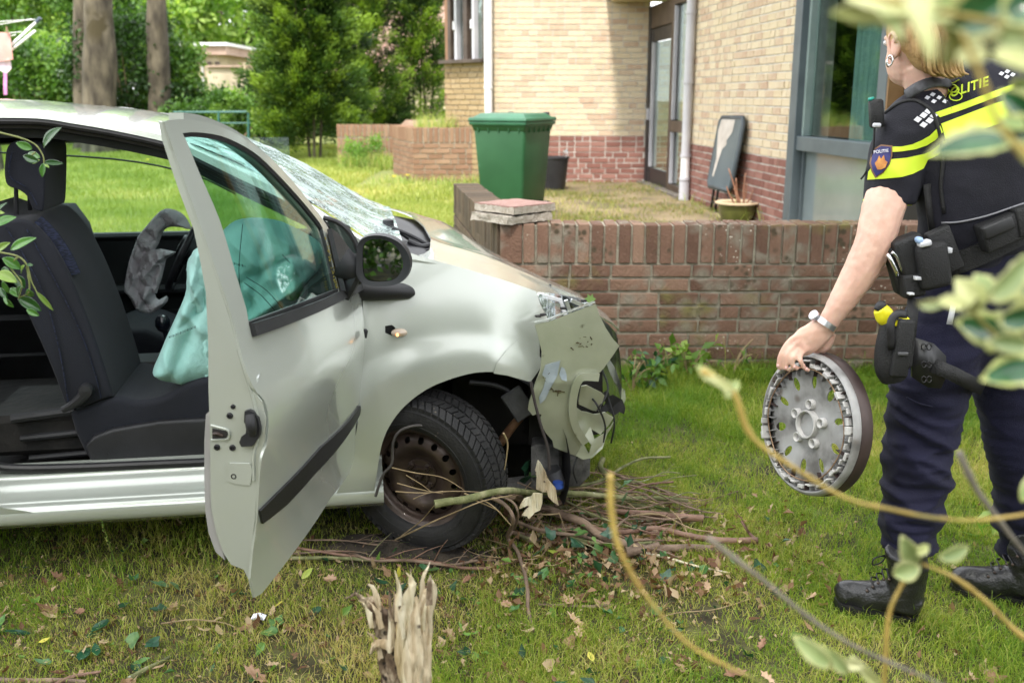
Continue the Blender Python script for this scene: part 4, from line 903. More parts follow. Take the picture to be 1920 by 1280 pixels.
shard('fog_lamp_frame', [(1076, 760), (1090, 770), (1112, 776), (1134, 772), (1150, 782), (1140, 800), (1126, 815), (1108, 805), (1096, 820), (1086, 802), (1078, 785)], -.78, (.2, -.1), paint_d, seed=5, amp=.014)
shard('fog_lamp_frame', [(1096, 820), (1108, 800), (1114, 822), (1131, 812), (1130, 835), (1112, 852), (1104, 850), (1108, 832)], -.77, (.3, 0), paint_d, seed=6, amp=.012)
shard('grille_scrap', [(1136, 744), (1150, 740), (1168, 750), (1173, 765), (1170, 776), (1160, 770), (1150, 778), (1138, 770)], -.62, (.3, 0), darkm, seed=8, amp=.03)
shard('grille_scrap', [(1126, 736), (1140, 730), (1146, 760), (1132, 776), (1125, 770), (1136, 755)], -.70, (.4, 0), plas, seed=9, amp=.02)
shard('bumper_strip', [(1136, 676), (1142, 672), (1154, 690), (1162, 712), (1166, 726), (1173, 740), (1171, 746), (1164, 744), (1160, 728), (1150, 712), (1142, 696)], -.55, (.9, 0), paint, amp=.004)
shard('bumper_strip', [(1164, 726), (1172, 732), (1174, 748), (1168, 762), (1164, 744)], -.50, (.9, 0), paint, amp=.006)
shard('lower_skirt', [(1080, 855), (1092, 828), (1104, 850), (1118, 846), (1131, 815), (1150, 790), (1140, 812), (1130, 840), (1110, 858), (1094, 862)], -.70, (.2, .2), paint_d, amp=.012)
cob('engine_bay', xf(box(.46, 1.1, .40), TR((.28, .12, .44))), darkm)
cob('engine_bay', xf(box(.24, .30, .26, jit=.02), TR((.44, -.44, .44))), darkm)
cob('bumper_shell', ([Vector((.715 - .34 * (abs(y) / .82) ** 2.6 + .03 * math.sin((z - .2) * 7) - .10 * max(0, z - .6), y, z)) for y in np.linspace(-.36, .81, 26) for z in np.linspace(.20, .60, 12)], [(i * 12 + k, i * 12 + k + 1, i * 12 + 13 + k, i * 12 + 12 + k) for i in range(25) for k in range(11)]), paint)
cob('subframe', join(tube([(.15, -.66, .16), (.45, -.5, .14), (.52, 0, .16)], .035, 8, sub=3), xf(box(.16, .22, .12, bev=.02, jit=.012), TR((.44, -.52, .20))), xf(box(.10, .1, .2, bev=.01, jit=.01), TR((.36, -.62, .22)))), mat('dirty_alloy', (.04, .04, .042), (.16, .155, .15), sc=14, rough=.7, bump=2, bsc=40))
cob('wheel_arch_liner', (lambda A: (A, [(i * 2, i * 2 + 1, i * 2 + 3, i * 2 + 2) for i in range(24)]))([Vector((.03 + .385 * math.cos(R(-20 + 220 * i / 24)), y, .27 + .385 * math.sin(R(-20 + 220 * i / 24)))) for i in range(25) for y in (-.79, -.3)]), plas)
cob('inner_wall', xf(box(.9, .02, .75), TR((-.02, -.34, .45))), darkm)
cob('liner_tab', xf(box(.075, .012, .11, bev=.004), TR(CY(972, 757, -.76), 0, R(-32))), mat('tab_grey', (.03, .03, .033), (.06, .06, .065), sc=20, rough=.6, bump=1, bsc=60))
cob('liner_rail', tube([CY(u, v, -.74) for u, v in ((880, 716), (930, 722), (975, 745))], .009, 8, sub=3), plas)
cob('hanging_cable', tube([CY(u, v, -.86) for u, v in ((995, 715), (1003, 755), (1015, 800), (1027, 840), (1030, 880))], .005, 7, sub=3), mat('cable', (.05, .04, .04), rough=.6))
cob('coolant_cap', join(xf(lathe([(.001, .03), (.026, .03), (.030, .02), (.03, -.05)], 16), TR(CY(1043, 902, -.72), .3, R(160)))), mat('grey_bottle', (.05, .05, .055), (.12, .12, .13), sc=10, rough=.6))
cob('blue_cap', xf(lathe([(.001, .012), (.018, .01), (.020, -.01), (.001, -.012)], 16), TR(CY(1046, 908, -.77))), mat('blue_plastic', (.02, .05, .25), (.03, .08, .35), sc=20, rough=.5))
# sill and lower rear body
def sill():
    pr = [(-.62, .335), (-.70, .328), (-.712, .316), (-.735, .305), (-.752, .292), (-.768, .283), (-.784, .276), (-.800, .272), (-.808, .267), (-.822, .264), (-.830, .258), (-.838, .248), (-.838, .222), (-.830, .207), (-.815, .198), (-.770, .172), (-.70, .16), (-.5, .15)]
    pr = [tuple(p) for p in spl(pr, 3)]; V = []; Fc = []; X = np.linspace(-1.95, -.22, 40); n = len(pr)
    for x in X:
        for y, z in pr: V.append(Vector((x, y + .0015 * noise.noise(Vector((x * 3, y * 9, z * 9))), z - .03 * float(sstep(-.9, -2, x)) * 0)))
    for i in range(len(X) - 1):
        for k in range(n - 1): Fc.append((i * n + k, i * n + k + 1, (i + 1) * n + k + 1, (i + 1) * n + k))
    return V, Fc
cob('sill', sill(), paint)
cob('door_seal', tube([(-1.9, -.70, .56), (-1.56, -.70, .44), (-1.46, -.70, .37), (-1.34, -.70, .344), (-.9, -.70, .335), (-.3, -.70, .33)], .015, 10, sub=5), rub)
cob('rear_quarter', panel([(-1.62, .25), (-1.30, .25), (-1.38, .272), (-1.48, .33), (-1.57, .46), (-1.62, .9)] + [(-1.66, 1.2), (-2.6, 1.25), (-2.88, .95), (-2.90, .30), (-2.74, .26)] + [(-2.38 + .35 * math.cos(a), .29 + .35 * math.sin(a)) for a in np.linspace(-.1, 3.24, 16)], lambda x, z: (x, fs(0, z) - .004 + .5 * max(0, -x - 2.3) ** 2, z), .05, .003), paint)
cob('rear_window', panel([(-1.68, .98), (-2.55, 1.0), (-2.45, 1.30), (-1.68, 1.37)], lambda x, z: (x, -.72 + .375 * (z - 1.02), z), .08, .004), rub)
cob('tailgate', ([Vector((-2.92, y, .3)) for y in (-.72, .72)] + [Vector((-2.95, y, .9)) for y in (-.72, .72)] + [Vector((-2.74, y, 1.36)) for y in (-.55, .55)], [(0, 1, 3, 2), (2, 3, 5, 4)]), paint)
# floor, far side, dashboard
cob('floor', xf(box(2.7, 1.3, .04), TR((-1.55, 0, .26))), darkm); cob('bulkhead', xf(box(.04, 1.3, .62), TR((-.30, 0, .56))), darkm)
cob('rear_seat', join(xf(box(.5, 1.2, .35, bev=.05), TR((-2.25, 0, .5))), xf(box(.16, 1.2, .7, bev=.05), TR((-2.55, 0, .85), 0, R(-15)))), seatm)
cob('far_sill_trim', xf(box(1.9, .06, .14, bev=.01), TR((-1.25, .70, .32))), plas)
fd = cob('far_door', join(xf(box(1.75, .03, .62), TR((-1.2, .80, .58))),), paint)
cob('far_door_trim', join(xf(box(1.70, .05, .52, bev=.012), TR((-1.2, .745, .63))), xf(box(1.70, .07, .03, bev=.012), TR((-1.2, .735, .897)))), trim)
cob('armrest', join(xf(box(.62, .10, .05, bev=.018), TR((-1.12, .70, .66))), xf(box(1.5, .07, .20, bev=.02), TR((-1.2, .725, .46)))), plas)
cob('far_window', ([Vector((x, y, z)) for x in (-2.0, -.55) for y, z in ((.735, .90), (.60, 1.33))], [(0, 2, 3, 1)]), cglass)
cob('far_window_line', tube([(-1.9, .64, 1.28), (-1.3, .66, 1.24), (-.98, .68, 1.17), (-.8, .7, 1.08)], .004, 6, sub=4), rub)
dsh = spl([(-.50, .50), (-.54, .62), (-.52, .74), (-.48, .84), (-.42, .91), (-.30, .93), (-.28, .5)], 3)
cob('dashboard', (lambda P: ([Vector((p.x, y, p.y)) for y in (-.66, .66) for p in P], [tuple(range(len(P)))[::-1], tuple(range(len(P), 2 * len(P)))] + [(i, len(P) + i, len(P) + (i + 1) % len(P), (i + 1) % len(P)) for i in range(len(P))]))(dsh), trim, smooth=True)
cob('console', xf(box(.75, .22, .28, bev=.04), TR((-.85, 0, .38))), plas)
gk = CY(305, 606, .02); cob('gear_lever', join(tube([gk + Vector((.03, 0, -.16)), gk], .010, 8), xf(lathe([(.001, .034), (.018, .030), (.028, .012), (.029, -.008), (.02, -.026), (.008, -.034)], 20), TR(gk))), mat('knob', (.01, .012, .02), rough=.25, coat=.5))
# seats
def loft_y(P, y0, y1, bev, m, nm, parent=None, seg=4, pat=None):
    P2 = [(p.x, p.z) for p in [CY(u, v, (y0 + y1) / 2 if False else y0) for u, v in P]]
    bm = bmesh.new(); a = [bm.verts.new((x, y0, z)) for x, z in P2]; b = [bm.verts.new((x, y1, z)) for x, z in P2]; n = len(a)
    bm.faces.new(a); bm.faces.new(b[::-1]); [bm.faces.new((a[i], b[i], b[(i + 1) % n], a[(i + 1) % n])) for i in range(n)]
    bmesh.ops.recalc_face_normals(bm, faces=bm.faces); e = [q for q in bm.edges if abs(q.verts[0].co.y - q.verts[1].co.y) < 1e-4]
    bmesh.ops.bevel(bm, geom=e, offset=bev, segments=seg, affect='EDGES', profile=.55, clamp_overlap=True); bm.verts.index_update()
    r = ([v.co.copy() for v in bm.verts], [[v.index for v in f.verts] for f in bm.faces]); bm.free(); return cob(nm, r, m, parent, sharp=60)
bk = spl([(-60, 395), (0, 414), (40, 411), (62, 420), (88, 446), (112, 482), (137, 532), (162, 592), (187, 662), (206, 722), (212, 744)], 3) + spl([(190, 750), (150, 764), (125, 762), (108, 720), (88, 670), (52, 590), (12, 500), (-60, 420)], 3)
st = thing  # noqa
sb = loft_y([tuple(p) for p in bk], -.60, -.14, .045, seatm, 'seat_backrest')
cob('seat_piping', tube([CY(u, v, -.607) for u, v in spl([(10, 425), (45, 480), (85, 560), (112, 660), (128, 755)], 5)], .0022, 6), seatp, sb)
cob('seat_piping', tube([CY(u, v, -.603) for u, v in spl([(50, 430), (100, 520), (150, 620), (178, 700), (190, 748)], 5)], .0022, 6), seatp, sb)
cob('seat_insert', tube([CY(u, v, -.565) for u, v in spl([(58, 424), (84, 450), (108, 486), (124, 520)], 4)], [(.016, .05)] * 13, 10, up=(0, 1, 0)), seatp, sb)
cu = spl([(130, 776), (165, 764), (215, 744), (255, 752), (300, 745), (345, 722), (400, 704), (470, 690)], 3) + [(480, 882), (180, 882), (158, 850), (140, 812)]
cs = loft_y([tuple(p) for p in cu], -.60, -.14, .04, seatm, 'seat_cushion'); cob('seat_insert', ([Vector((-1.02 + .36 * i / 12, y, 0)) + Vector((0, 0, .585 + .012 * math.sin(i) * 0)) for i in range(13) for y in (-.52, -.22)], []) if False else xf(box(.36, .30, .02, bev=.008), TR(CY(290, 738, -.4) + Vector((0, .0, .004)), 0, R(-7))), seatp, cs)
loft_y([(158, 836), (175, 818), (210, 805), (300, 790), (420, 783), (480, 786), (480, 884), (190, 884), (168, 862)], -.625, -.59, .012, plas, 'seat_side_cover')
cob('recline_lever', join(xf(lathe([(.001, -.012), (.020, -.010), (.024, 0), (.024, .02)], 20), TR(CY(161, 733, -.635)) @ Matrix.Rotation(R(-90), 4, 'X')), tube([CY(u, v, -.625) for u, v in ((163, 733), (150, 748), (130, 762), (117, 768))], [.022, .018, .013, .011], 10, sub=2)), plas)
hr = spl([(9, 300), (14, 275), (32, 263), (62, 265), (80, 272), (84, 300), (82, 385), (74, 396), (60, 390), (50, 368), (34, 356), (14, 348), (8, 328)], 3, True)
hb = loft_y([tuple(p) for p in hr], -.50, -.24, .05, seatm, 'headrest'); cob('headrest_post', tube([CY(30, 352, -.44), CY(31, 412, -.44)], .007, 8), rub, hb); cob('headrest_post', tube([CY(30, 352, -.44) + Vector((0, .14, 0)), CY(31, 412, -.44) + Vector((0, .14, 0))], .007, 8), rub, hb)
cob('headrest_seam', tube([CY(u, v, -.507) for u, v in spl([(22, 285), (18, 330), (50, 352), (70, 384)], 4)], .002, 6), seatp, hb)
loft_y([(185, 632), (215, 620), (270, 620), (320, 640), (380, 660), (380, 720), (215, 720), (195, 690)], .14, .60, .05, seatm, 'driver_seat_cushion')
loft_y([(90, 400), (120, 440), (160, 560), (190, 640), (160, 700), (90, 600), (40, 400)], .16, .60, .05, seatm, 'driver_seat_backrest')
for k, (x0, z0, l, r_) in enumerate(((-1.40, .40, .30, .012), (-1.38, .33, .45, .010), (-1.42, .47, .2, .016))): cob('seat_rail', tube([(x0, -.56, z0), (x0 + l, -.56, z0 + .02)], r_, 8), plas)
cob('seat_underframe', xf(box(.34, .40, .14, bev=.02), TR((-1.36, -.34, .40))), darkm)
# steering wheel and the burst airbags
swc = CY(352, 468, .36); SW = Matrix.Translation(swc) @ Matrix.Rotation(R(-62), 4, 'Y')
cob('steering_wheel', join(xf(lathe([(.178 + .014 * math.cos(a), .014 * math.sin(a)) for a in np.linspace(0, 6.283, 11)], 40), SW), xf(lathe([(.001, .04), (.05, .035), (.07, 0), (.05, -.06), (.04, -.22)], 20), SW), *[xf(box(.12, .03, .018, bev=.006), SW @ TR((.11 * math.cos(a), .11 * math.sin(a), 0), a)) for a in (.3, 2.8, 4.71)]), rub)
def ridged(p, s, seed):
    q = Vector((p.x * s + seed, p.y * s, p.z * s)); v = 0; a = 1
    for k in range(4): v += a * (1 - 2 * abs(noise.noise(q))) ; q = q * 2.03 + Vector((3.1, 1.7, 0)); a *= .55
    return v / 2.2
def cloth(nm, P, y, dy, bulge, amp, s, seed, m, step=.010, parent=None, th=.004, edge=.05, folds=(), smooth=True):
    FL = [(px2([a, b], lambda x, z: y), A, sg_) for a, b, A, sg_ in folds]
    P2 = px2(P, lambda x, z: y); a2 = np.array(P2)
    def f(x, z):
        d = 1e9
        for i in range(len(P2)):
            (x0, z0), (x1, z1) = P2[i - 1], P2[i]; l2 = (x1 - x0) ** 2 + (z1 - z0) ** 2 + 1e-12; t = max(0, min(1, ((x - x0) * (x1 - x0) + (z - z0) * (z1 - z0)) / l2)); d = min(d, math.hypot(x - x0 - t * (x1 - x0), z - z0 - t * (z1 - z0)))
        b = min(1, d / edge); b = math.sqrt(max(0, 1 - (1 - b) ** 2)); p = Vector((x, 0, z))
        vd = noise.voronoi(Vector((x * s * .9 + z * s * .5 + seed + .25 * noise.noise(p * s), z * s * .42 - x * s * .1, seed)))[0]; cr_ = min(1, (vd[1] - vd[0]) * 1.3)
        fo_ = 0
        for ((x0, z0), (x1, z1)), A, sg_ in FL:
            l2 = (x1 - x0) ** 2 + (z1 - z0) ** 2; t = ((x - x0) * (x1 - x0) + (z - z0) * (z1 - z0)) / l2; tc_ = max(0, min(1, t)); dd_ = math.hypot(x - x0 - tc_ * (x1 - x0), z - z0 - tc_ * (z1 - z0)) + .006 * noise.noise(Vector((x * 14, z * 14, seed))); fo_ += A * max(0, 1 - abs(dd_) / sg_) ** 1.4 * (1 - .5 * abs(2 * tc_ - 1))
        b_0 = b; 
        return (x, -fo_ * min(1, b * 1.5) + y + dy[0] * (x - P2[0][0]) + dy[1] * (z - P2[0][1]) - bulge * b - amp * b * (.45 * ridged(p, s, seed) + .75 * cr_), z)
    return cob(nm, panel(P2, f, step, th), m, parent, smooth=smooth, sharp=None)
ga = spl([(300, 396), (318, 391), (340, 398), (352, 410), (361, 428), (345, 425), (322, 424), (308, 432), (300, 455), (292, 470), (318, 468), (330, 473), (316, 482), (306, 500), (302, 520), (296, 545), (304, 556), (318, 548), (320, 558), (306, 572), (290, 580), (272, 575), (255, 560), (245, 545), (239, 535), (241, 505), (250, 470), (262, 440), (278, 420)], 2, True)
cloth('driver_airbag', [tuple(p) for p in ga], .22, (-.1, .2), .03, .055, 17, 2., greya, .007, edge=.025, smooth=False, folds=[((262, 440), (300, 400), .05, .03), ((245, 520), (290, 450), -.04, .03), ((250, 540), (280, 480), .04, .025), ((265, 570), (300, 520), .04, .03), ((250, 470), (275, 530), -.03, .02)])
cloth('driver_airbag', [(266, 500), (280, 470), (300, 466), (330, 472), (312, 484), (304, 520), (294, 550), (272, 545), (262, 525)], .14, (0, 0), .02, .05, 22, 7., greya, .006, edge=.02, smooth=False, folds=[((270, 520), (310, 475), .04, .02), ((285, 540), (300, 490), -.03, .02)])
0 and cloth('airbag_hem', [(310, 545), (335, 525), (345, 530), (342, 555), (325, 565)], .18, (0, 0), .02, .02, 20, 9., greya, .007, edge=.02)
ta = spl([(420, 430), (440, 414), (470, 409), (500, 411), (530, 418), (565, 436), (592, 452), (604, 470), (600, 500), (585, 530), (560, 560), (540, 585), (500, 605), (470, 615), (455, 640), (440, 690), (420, 706), (392, 711), (350, 711), (318, 704), (298, 692), (294, 682), (303, 660), (316, 628), (332, 592), (346, 560), (353, 535), (352, 500), (356, 482), (372, 465), (395, 455)], 2, True)
cloth('passenger_airbag', [tuple(p) for p in ta], -.46, (.15, .05), .09, .030, 5.5, 4., tealm, .007, edge=.09, folds=[((385, 470), (302, 688), .035, .05), ((392, 540), (330, 705), -.03, .035), ((345, 560), (392, 610), .03, .025), ((350, 600), (392, 560), -.025, .02), ((318, 640), (350, 704), .025, .03), ((425, 430), (540, 540), .035, .045), ((470, 412), (595, 475), .03, .03), ((415, 540), (565, 470), -.035, .03), ((440, 610), (575, 520), .04, .035), ((505, 412), (470, 600), -.025, .025), ((430, 480), (520, 600), .025, .02), ((540, 425), (560, 560), .03, .03)])
cloth('passenger_airbag', [tuple(p) for p in spl([(362, 470), (392, 458), (400, 500), (400, 600), (396, 650), (372, 640), (374, 600), (362, 575), (352, 540), (354, 500)], 2, True)], -.53, (0, 0), .025, .03, 10, 6., tealm, .006, edge=.03, folds=[((375, 470), (362, 560), .04, .03), ((390, 470), (392, 640), -.035, .03), ((356, 500), (392, 600), .035, .022), ((365, 560), (395, 520), .03, .02)])
cloth('passenger_airbag', [tuple(p) for p in spl([(376, 600), (398, 596), (402, 660), (400, 712), (380, 712), (374, 690), (366, 660), (372, 630)], 2, True)], -.55, (0, 0), .02, .05, 12, 8., tealm, .007, edge=.03)
inkm = mat('ink', (.01, .03, .03), rough=.8)
for (u0, v0, u1, v1, n_) in ((318, 632, 368, 612, 22), (432, 492, 462, 500, 12), (530, 478, 545, 494, 9)):
    its = []
    for k in range(n_):
        t = k / n_; u = u0 + (u1 - u0) * t; v = v0 + (v1 - v0) * t; p = CY(u, v, -.615 if u < 400 else -.62); its.append(xf(box(.0012 + .001 * (k % 3 == 0), .0008, .005 + .003 * (k % 2)), TR(p)))
    cob('airbag_print', join(*its), inkm)
for P in ([(455, 420), (448, 500), (452, 560)], [(462, 520), (500, 545), (540, 590)], [(458, 530), (492, 556), (530, 600)]):
    cob('airbag_seam', tube([CY(u, v, -.625) for u, v in spl(P, 5)], .0012, 5), inkm)
# ---------------------------------------------------------------- front wheel
def wheel(M, bent, parent=None):
    rt, w = .288, .088
    tp = spl([(.188, -.070), (.196, -.086), (.225, -.094), (.255, -.090), (.274, -.080), (.282, -.062), (.287, -.03), (.288, 0), (.287, .03), (.282, .062), (.274, .080), (.255, .090), (.225, .094), (.196, .086), (.188, .07)], 3)
    T_ = lathe([tuple(p)[:2] for p in tp], 96); bl = []
    for k in range(66):
        a = 2 * math.pi * k / 66
        for j, (z0, z1, sk) in enumerate(((-.086, -.050, .035), (-.044, -.006, -.02), (.006, .044, .02), (.050, .086, -.035))):
            a2 = a + (.047 if j % 2 else 0); V = []
            for (zz, da) in ((z0, -.037), (z0, .037), (z1, .037), (z1, -.037)):
                zz_ = zz; sg = da + (sk * (1 if zz == z0 else -1)); rr = .2945 - .012 * max(0, abs(zz) - .05) / .036
                for r_ in (rr - .012, rr): V.append(Vector((r_ * math.cos(a2 + sg), r_ * math.sin(a2 + sg), zz_)))
            bl.append((V, [(1, 3, 5, 7), (0, 1, 3, 2), (2, 3, 5, 4), (4, 5, 7, 6), (6, 7, 1, 0)]))
    def squash(VF):
        out = []
        for v in VF[0]:
            p = M @ v; g = .012
            if p.z < g and bent: d = g - p.z; p.z = g + .01 * math.tanh(d * 20) * 0 - .0; p += (M.to_3x3() @ Vector((0, 0, 1))) * (d * .45 * (1 if v.z > 0 else -1))
            out.append(p)
        return out, VF[1]
    tm = mat('tyre_rubber', (.010, .010, .011), (.028, .027, .028), sc=9, rough=.72, bump=.6, bsc=120); specks(tm, (.12, .10, .08), 40, .12, .5, 5., .06)
    ty = cob('tyre', squash(T_), tm, parent, sharp=None); cob('tread', squash(join(*bl)), tm, ty, smooth=False, sharp=None)
    for rr, zz in ((.262, -.0885), (.214, -.0925)): cob('sidewall_line', squash(lathe([(rr, zz), (rr + .0015, zz - .002), (rr + .003, zz)], 72)), tm, ty)
    def rim(r): return float(np.interp(r, [0, .03, .055, .075, .095, .120, .145, .160, .168], [-.030, -.030, -.032, -.036, -.052, -.060, -.048, -.030, -.020]))
    disc = [(.166 * math.cos(a), .166 * math.sin(a)) for a in np.linspace(0, 6.283, 60)[:-1]]
    holes = [[(.139 * math.cos(b) + .0115 * math.cos(a), .139 * math.sin(b) + .0115 * math.sin(a)) for a in np.linspace(0, 6.283, 13)[:-1]] for b in [2 * math.pi * (k + .3) / 16 for k in range(16)]]
    pr = [(.150, .02), (.158, -.03), (.168, -.045), (.172, -.062), (.186, -.068), (.196, -.078), (.199, -.074), (.190, -.064), (.176, -.055), (.170, .06)]
    def bend(v):
        a = math.atan2(v.y, v.x); w_ = math.exp(-((a + 2.3) / .55) ** 2) if bent else 0; r_ = math.hypot(v.x, v.y); k = w_ * max(0, (r_ - .155) / .045)
        return v + Vector((math.cos(a) * .030 * k, math.sin(a) * .030 * k, -.02 * k))
    L_ = lathe([tuple(p)[:2] for p in spl(pr, 2)], 80)
    rm = cob('rim', ([M @ bend(v) for v in L_[0]], L_[1]), steel, parent, sharp=50)
    D_ = panel(disc, lambda x, y: (x, y, rim(math.hypot(x, y))), .012, 0, holes); cob('wheel_disc', ([M @ v for v in D_[0]], D_[1]), steel, rm, sharp=None)
    cob('brake_drum', xf(cyl(.12, .12, .06, 30), M @ TR((0, 0, 0))), darkm, rm)
    cob('hub', xf(join(lathe([(.062, -.03), (.060, -.040), (.036, -.042), (.034, -.052), (.026, -.053), (.022, -.046), (.015, -.046)], 30), lathe([(.015, -.05), (.013, -.064), (.006, -.066), (.005, -.058), (.0005, -.058)], 6)), M), steel, rm)
    for k in range(4):
        a = 2 * math.pi * k / 4 + .75; cob('wheel_bolt', xf(join(lathe([(.014, -.038), (.013, -.046), (.009, -.048)], 16), lathe([(.0085, -.046), (.0085, -.062), (.004, -.063), (.0035, -.056), (.0003, -.056)], 6)), M @ TR((.048 * math.cos(a), .048 * math.sin(a), 0))), steel, rm)
    return rm
wc = CY(797, 893, -.745)
WM_ = Matrix.Translation((wc.x, wc.y, .268)) @ Matrix.Rotation(R(-33), 4, 'Z') @ Matrix.Rotation(R(6), 4, 'X') @ Matrix.Rotation(R(-90), 4, 'X')
WM_ = Matrix.Translation((wc.x + .005, wc.y, .280)) @ WM_.to_3x3().to_4x4() @ Matrix.Scale(.94, 4)
# wheel local -z must be the outer face (towards -y): rotate +90 about x maps -z -> +y, so use -90
rimo = wheel(WM_, True)
wheel(Matrix.Translation((-2.38, -.73, .288)) @ Matrix.Rotation(R(-90), 4, 'X'), False)
cob('bead_strip', tube([CY(u, v, -.86 + .0011 * abs(u - 800) * 0 + (.10 if u > 850 else 0) * (u - 850) / 40) for u, v in spl([(704, 930), (718, 890), (735, 868), (737, 830), (752, 806), (790, 797), (835, 810), (862, 838), (874, 870), (876, 900), (890, 916)], 4)], .0045, 8), mat('bead_grey', (.05, .045, .045), (.09, .08, .075), sc=9, rough=.5))
mud = mat('mud', (.025, .02, .015), (.07, .055, .04), sc=20, rough=.95, bump=3, bsc=60)
# ---------------------------------------------------------------- the open door
Hh = Vector((-.50, 3.03, 0)); Tt = Vector((-.59, 2.12, 0)); dd = (Tt - Hh).normalized(); dn = Vector((-dd.y, dd.x, 0)); DL = (Tt - Hh).length
def hitd(u, v, o, n): r = ray(u, v); return EYE + r * ((o - EYE).dot(n) / r.dot(n))
ridge = [(303, 229), (322, 285), (345, 350), (370, 420), (400, 505), (430, 595), (452, 680), (472, 729), (491, 752), (499, 785), (496, 828), (488, 852), (484, 877), (477, 979), (470, 1031), (465, 1084), (472, 1119)]
rz = []; rn_ = []
for u, v in ridge: p = hitd(u, v, Tt, dd); rz.append(p.z); rn_.append((p - Tt).dot(dn))
rzz, rnn = np.array(rz[::-1]), np.array(rn_[::-1])
# smooth the profile used by the skin
zz = np.linspace(rzz.min(), rzz.max(), 60); nn0 = np.interp(zz, rzz, rnn); ker = np.ones(9) / 9; nn1 = np.convolve(np.pad(nn0, 4, 'edge'), ker, 'valid')
def gD(d, z): return float(np.interp(z, zz, nn1)) + .035 * (1 - ((d - .45 * DL) / (.55 * DL)) ** 2)
def DP(d, z, off=0): p = Hh + dd * d + dn * (gD(d, z) + off); return Vector((p.x, p.y, z))
def DF(u, v):
    n_ = -.02
    for _ in range(40): p = hitd(u, v, Hh + dn * n_, dn); d = (p - Hh).dot(dd); n_ = .6 * n_ + .4 * gD(d, p.z)
    return d, p.z
def dP(P): return [DF(u, v) for u, v in P]
def dpanel(P, step=.02, th=.004, off=0, holes=(), **k): return panel(dP(P), lambda d, z: DP(d, z, off), step, th, [dP(h) for h in holes], **k)
arc = [tuple(p) for p in spl([(303, 229), (320, 225), (345, 225), (388, 231), (442, 253), (484, 282), (522, 316), (560, 359), (602, 413), (618, 439)], 4)]
sail = [(605, 430), (618, 439), (640, 468), (664, 500), (668, 545), (641, 557), (632, 547), (618, 486)]
skinP = arc + [(640, 468), (664, 500), (667, 547), (674, 562), (678, 620), (676, 700), (669, 761), (663, 849), (651, 887), (616, 933), (546, 1035), (500, 1095), (486, 1112), (473, 1119)] + [tuple(p) for p in spl([(465, 1084), (470, 1031), (477, 979), (484, 877), (488, 852), (496, 828), (499, 785), (491, 752), (472, 729), (452, 680), (430, 595), (400, 505), (370, 420), (345, 350), (322, 285)], 3)]
winP = [tuple(p) for p in spl([(338, 251), (362, 249), (410, 256), (458, 278), (496, 307), (554, 368), (596, 419), (605, 441)], 3)] + [(618, 486), (632, 547)] + [(463, 611)] + [tuple(p) for p in spl([(458, 582), (436, 508), (407, 412), (371, 329), (345, 265)], 3)]
dsk = ob('door', dpanel(skinP, .016, .006, holes=[winP]), paint, CT, smooth=True, sharp=40)
CTd = dsk
def dob(nm, VF, m, smooth=True, sharp=35): return ob(nm, VF, m, dsk, smooth, 'world', sharp)
dob('window_seal', ribbon([DP(*DF(u, v), -.004) for u, v in winP[:25]], .009, lambda i: dn, .008), rub)
dob('window_seal', ribbon([DP(*DF(u, v), -.004) for u, v in winP[27:]], .004, lambda i: dn, .007), rub)
dob('door_glass', dpanel([(336, 249)] + winP[1:], .03, .003, off=-.014), cglass)
dob('belt_moulding', dpanel([(461, 607), (640, 541), (642, 558), (467, 631)], .02, .012, off=.008), plas)
dob('mirror_sail', dpanel(sail, .012, .014, off=.012), plas)
mossm = mat('moss_yellow', (.10, .09, .02), (.30, .24, .05), sc=60, rough=.95)
for k in range(70):
    t = random.random(); p = DP(*DF(608 + 22 * t + random.uniform(-2, 2), 446 + 96 * t), .004)
    if k == 0: ms_ = []
    ms_.append(xf(box(.003, .003, .004, jit=.001), TR(p + Vector((random.gauss(0, .001), 0, random.gauss(0, .002))))))
o = dob('window_moss', join(*ms_), mossm, False, None)
dob('side_moulding', dpanel([(479, 956), (510, 925), (595, 836), (669, 760), (669, 774), (581, 888), (530, 944), (484, 980)], .018, .006, off=.007), plas)
p = DP(*DF(487, 716), .003); Ml = frame(p, dd) @ Matrix.Rotation(R(90), 4, 'X')
lk = dob('door_lock', xf(lathe([(.001, .007), (.009, .007), (.011, .010), (.017, .008), (.019, 0)], 24), Ml @ Matrix.Diagonal((1, 1, 1, 1))), chrome)
# shut face (trailing end) of the door and the inner trim
def eh(u, v): p = hitd(u, v, Tt, dd); return ((p - Tt).dot(dn), p.z)
def EP(n_, z, off=0): p = Tt + dn * n_ + dd * off; return Vector((p.x, p.y, z))
inn = [(297, 227), (304, 262), (319, 309), (336, 359), (363, 430), (373, 477), (386, 548), (390, 635), (391, 736), (393, 796), (394, 860), (395, 917), (396, 951), (406, 1001), (420, 1038), (433, 1058), (457, 1067)]
endP = [eh(*p) for p in ridge[:-1]]; endI = [eh(*p) for p in inn]
def endbump(n_, z): return .006 * math.exp(-((z - .95) / .2) ** 2) * math.sin(n_ * 60)
ef = dob('door_end_face', panel(endP + endI[::-1], lambda a, z: EP(a, z, -.004 + .002 * noise.noise(Vector((a * 9, z * 6, 0)))), .014, -.004), paint)
dob('door_end_crease', tube([EP(*eh(u, v), .001) for u, v in spl([(447, 655), (470, 730), (476, 752), (484, 790), (482, 825), (476, 850), (476, 900)], 4)], .004, 6), paint)
trimg = mat('door_card', (.30, .29, .28), (.36, .35, .34), sc=4, rough=.7)
cardP = [(-.11, .32), (-.10, .42), (-.125, .5), (-.14, .62), (-.13, .80), (-.145, .9), (-.12, .95)]
V = []; Fc = []
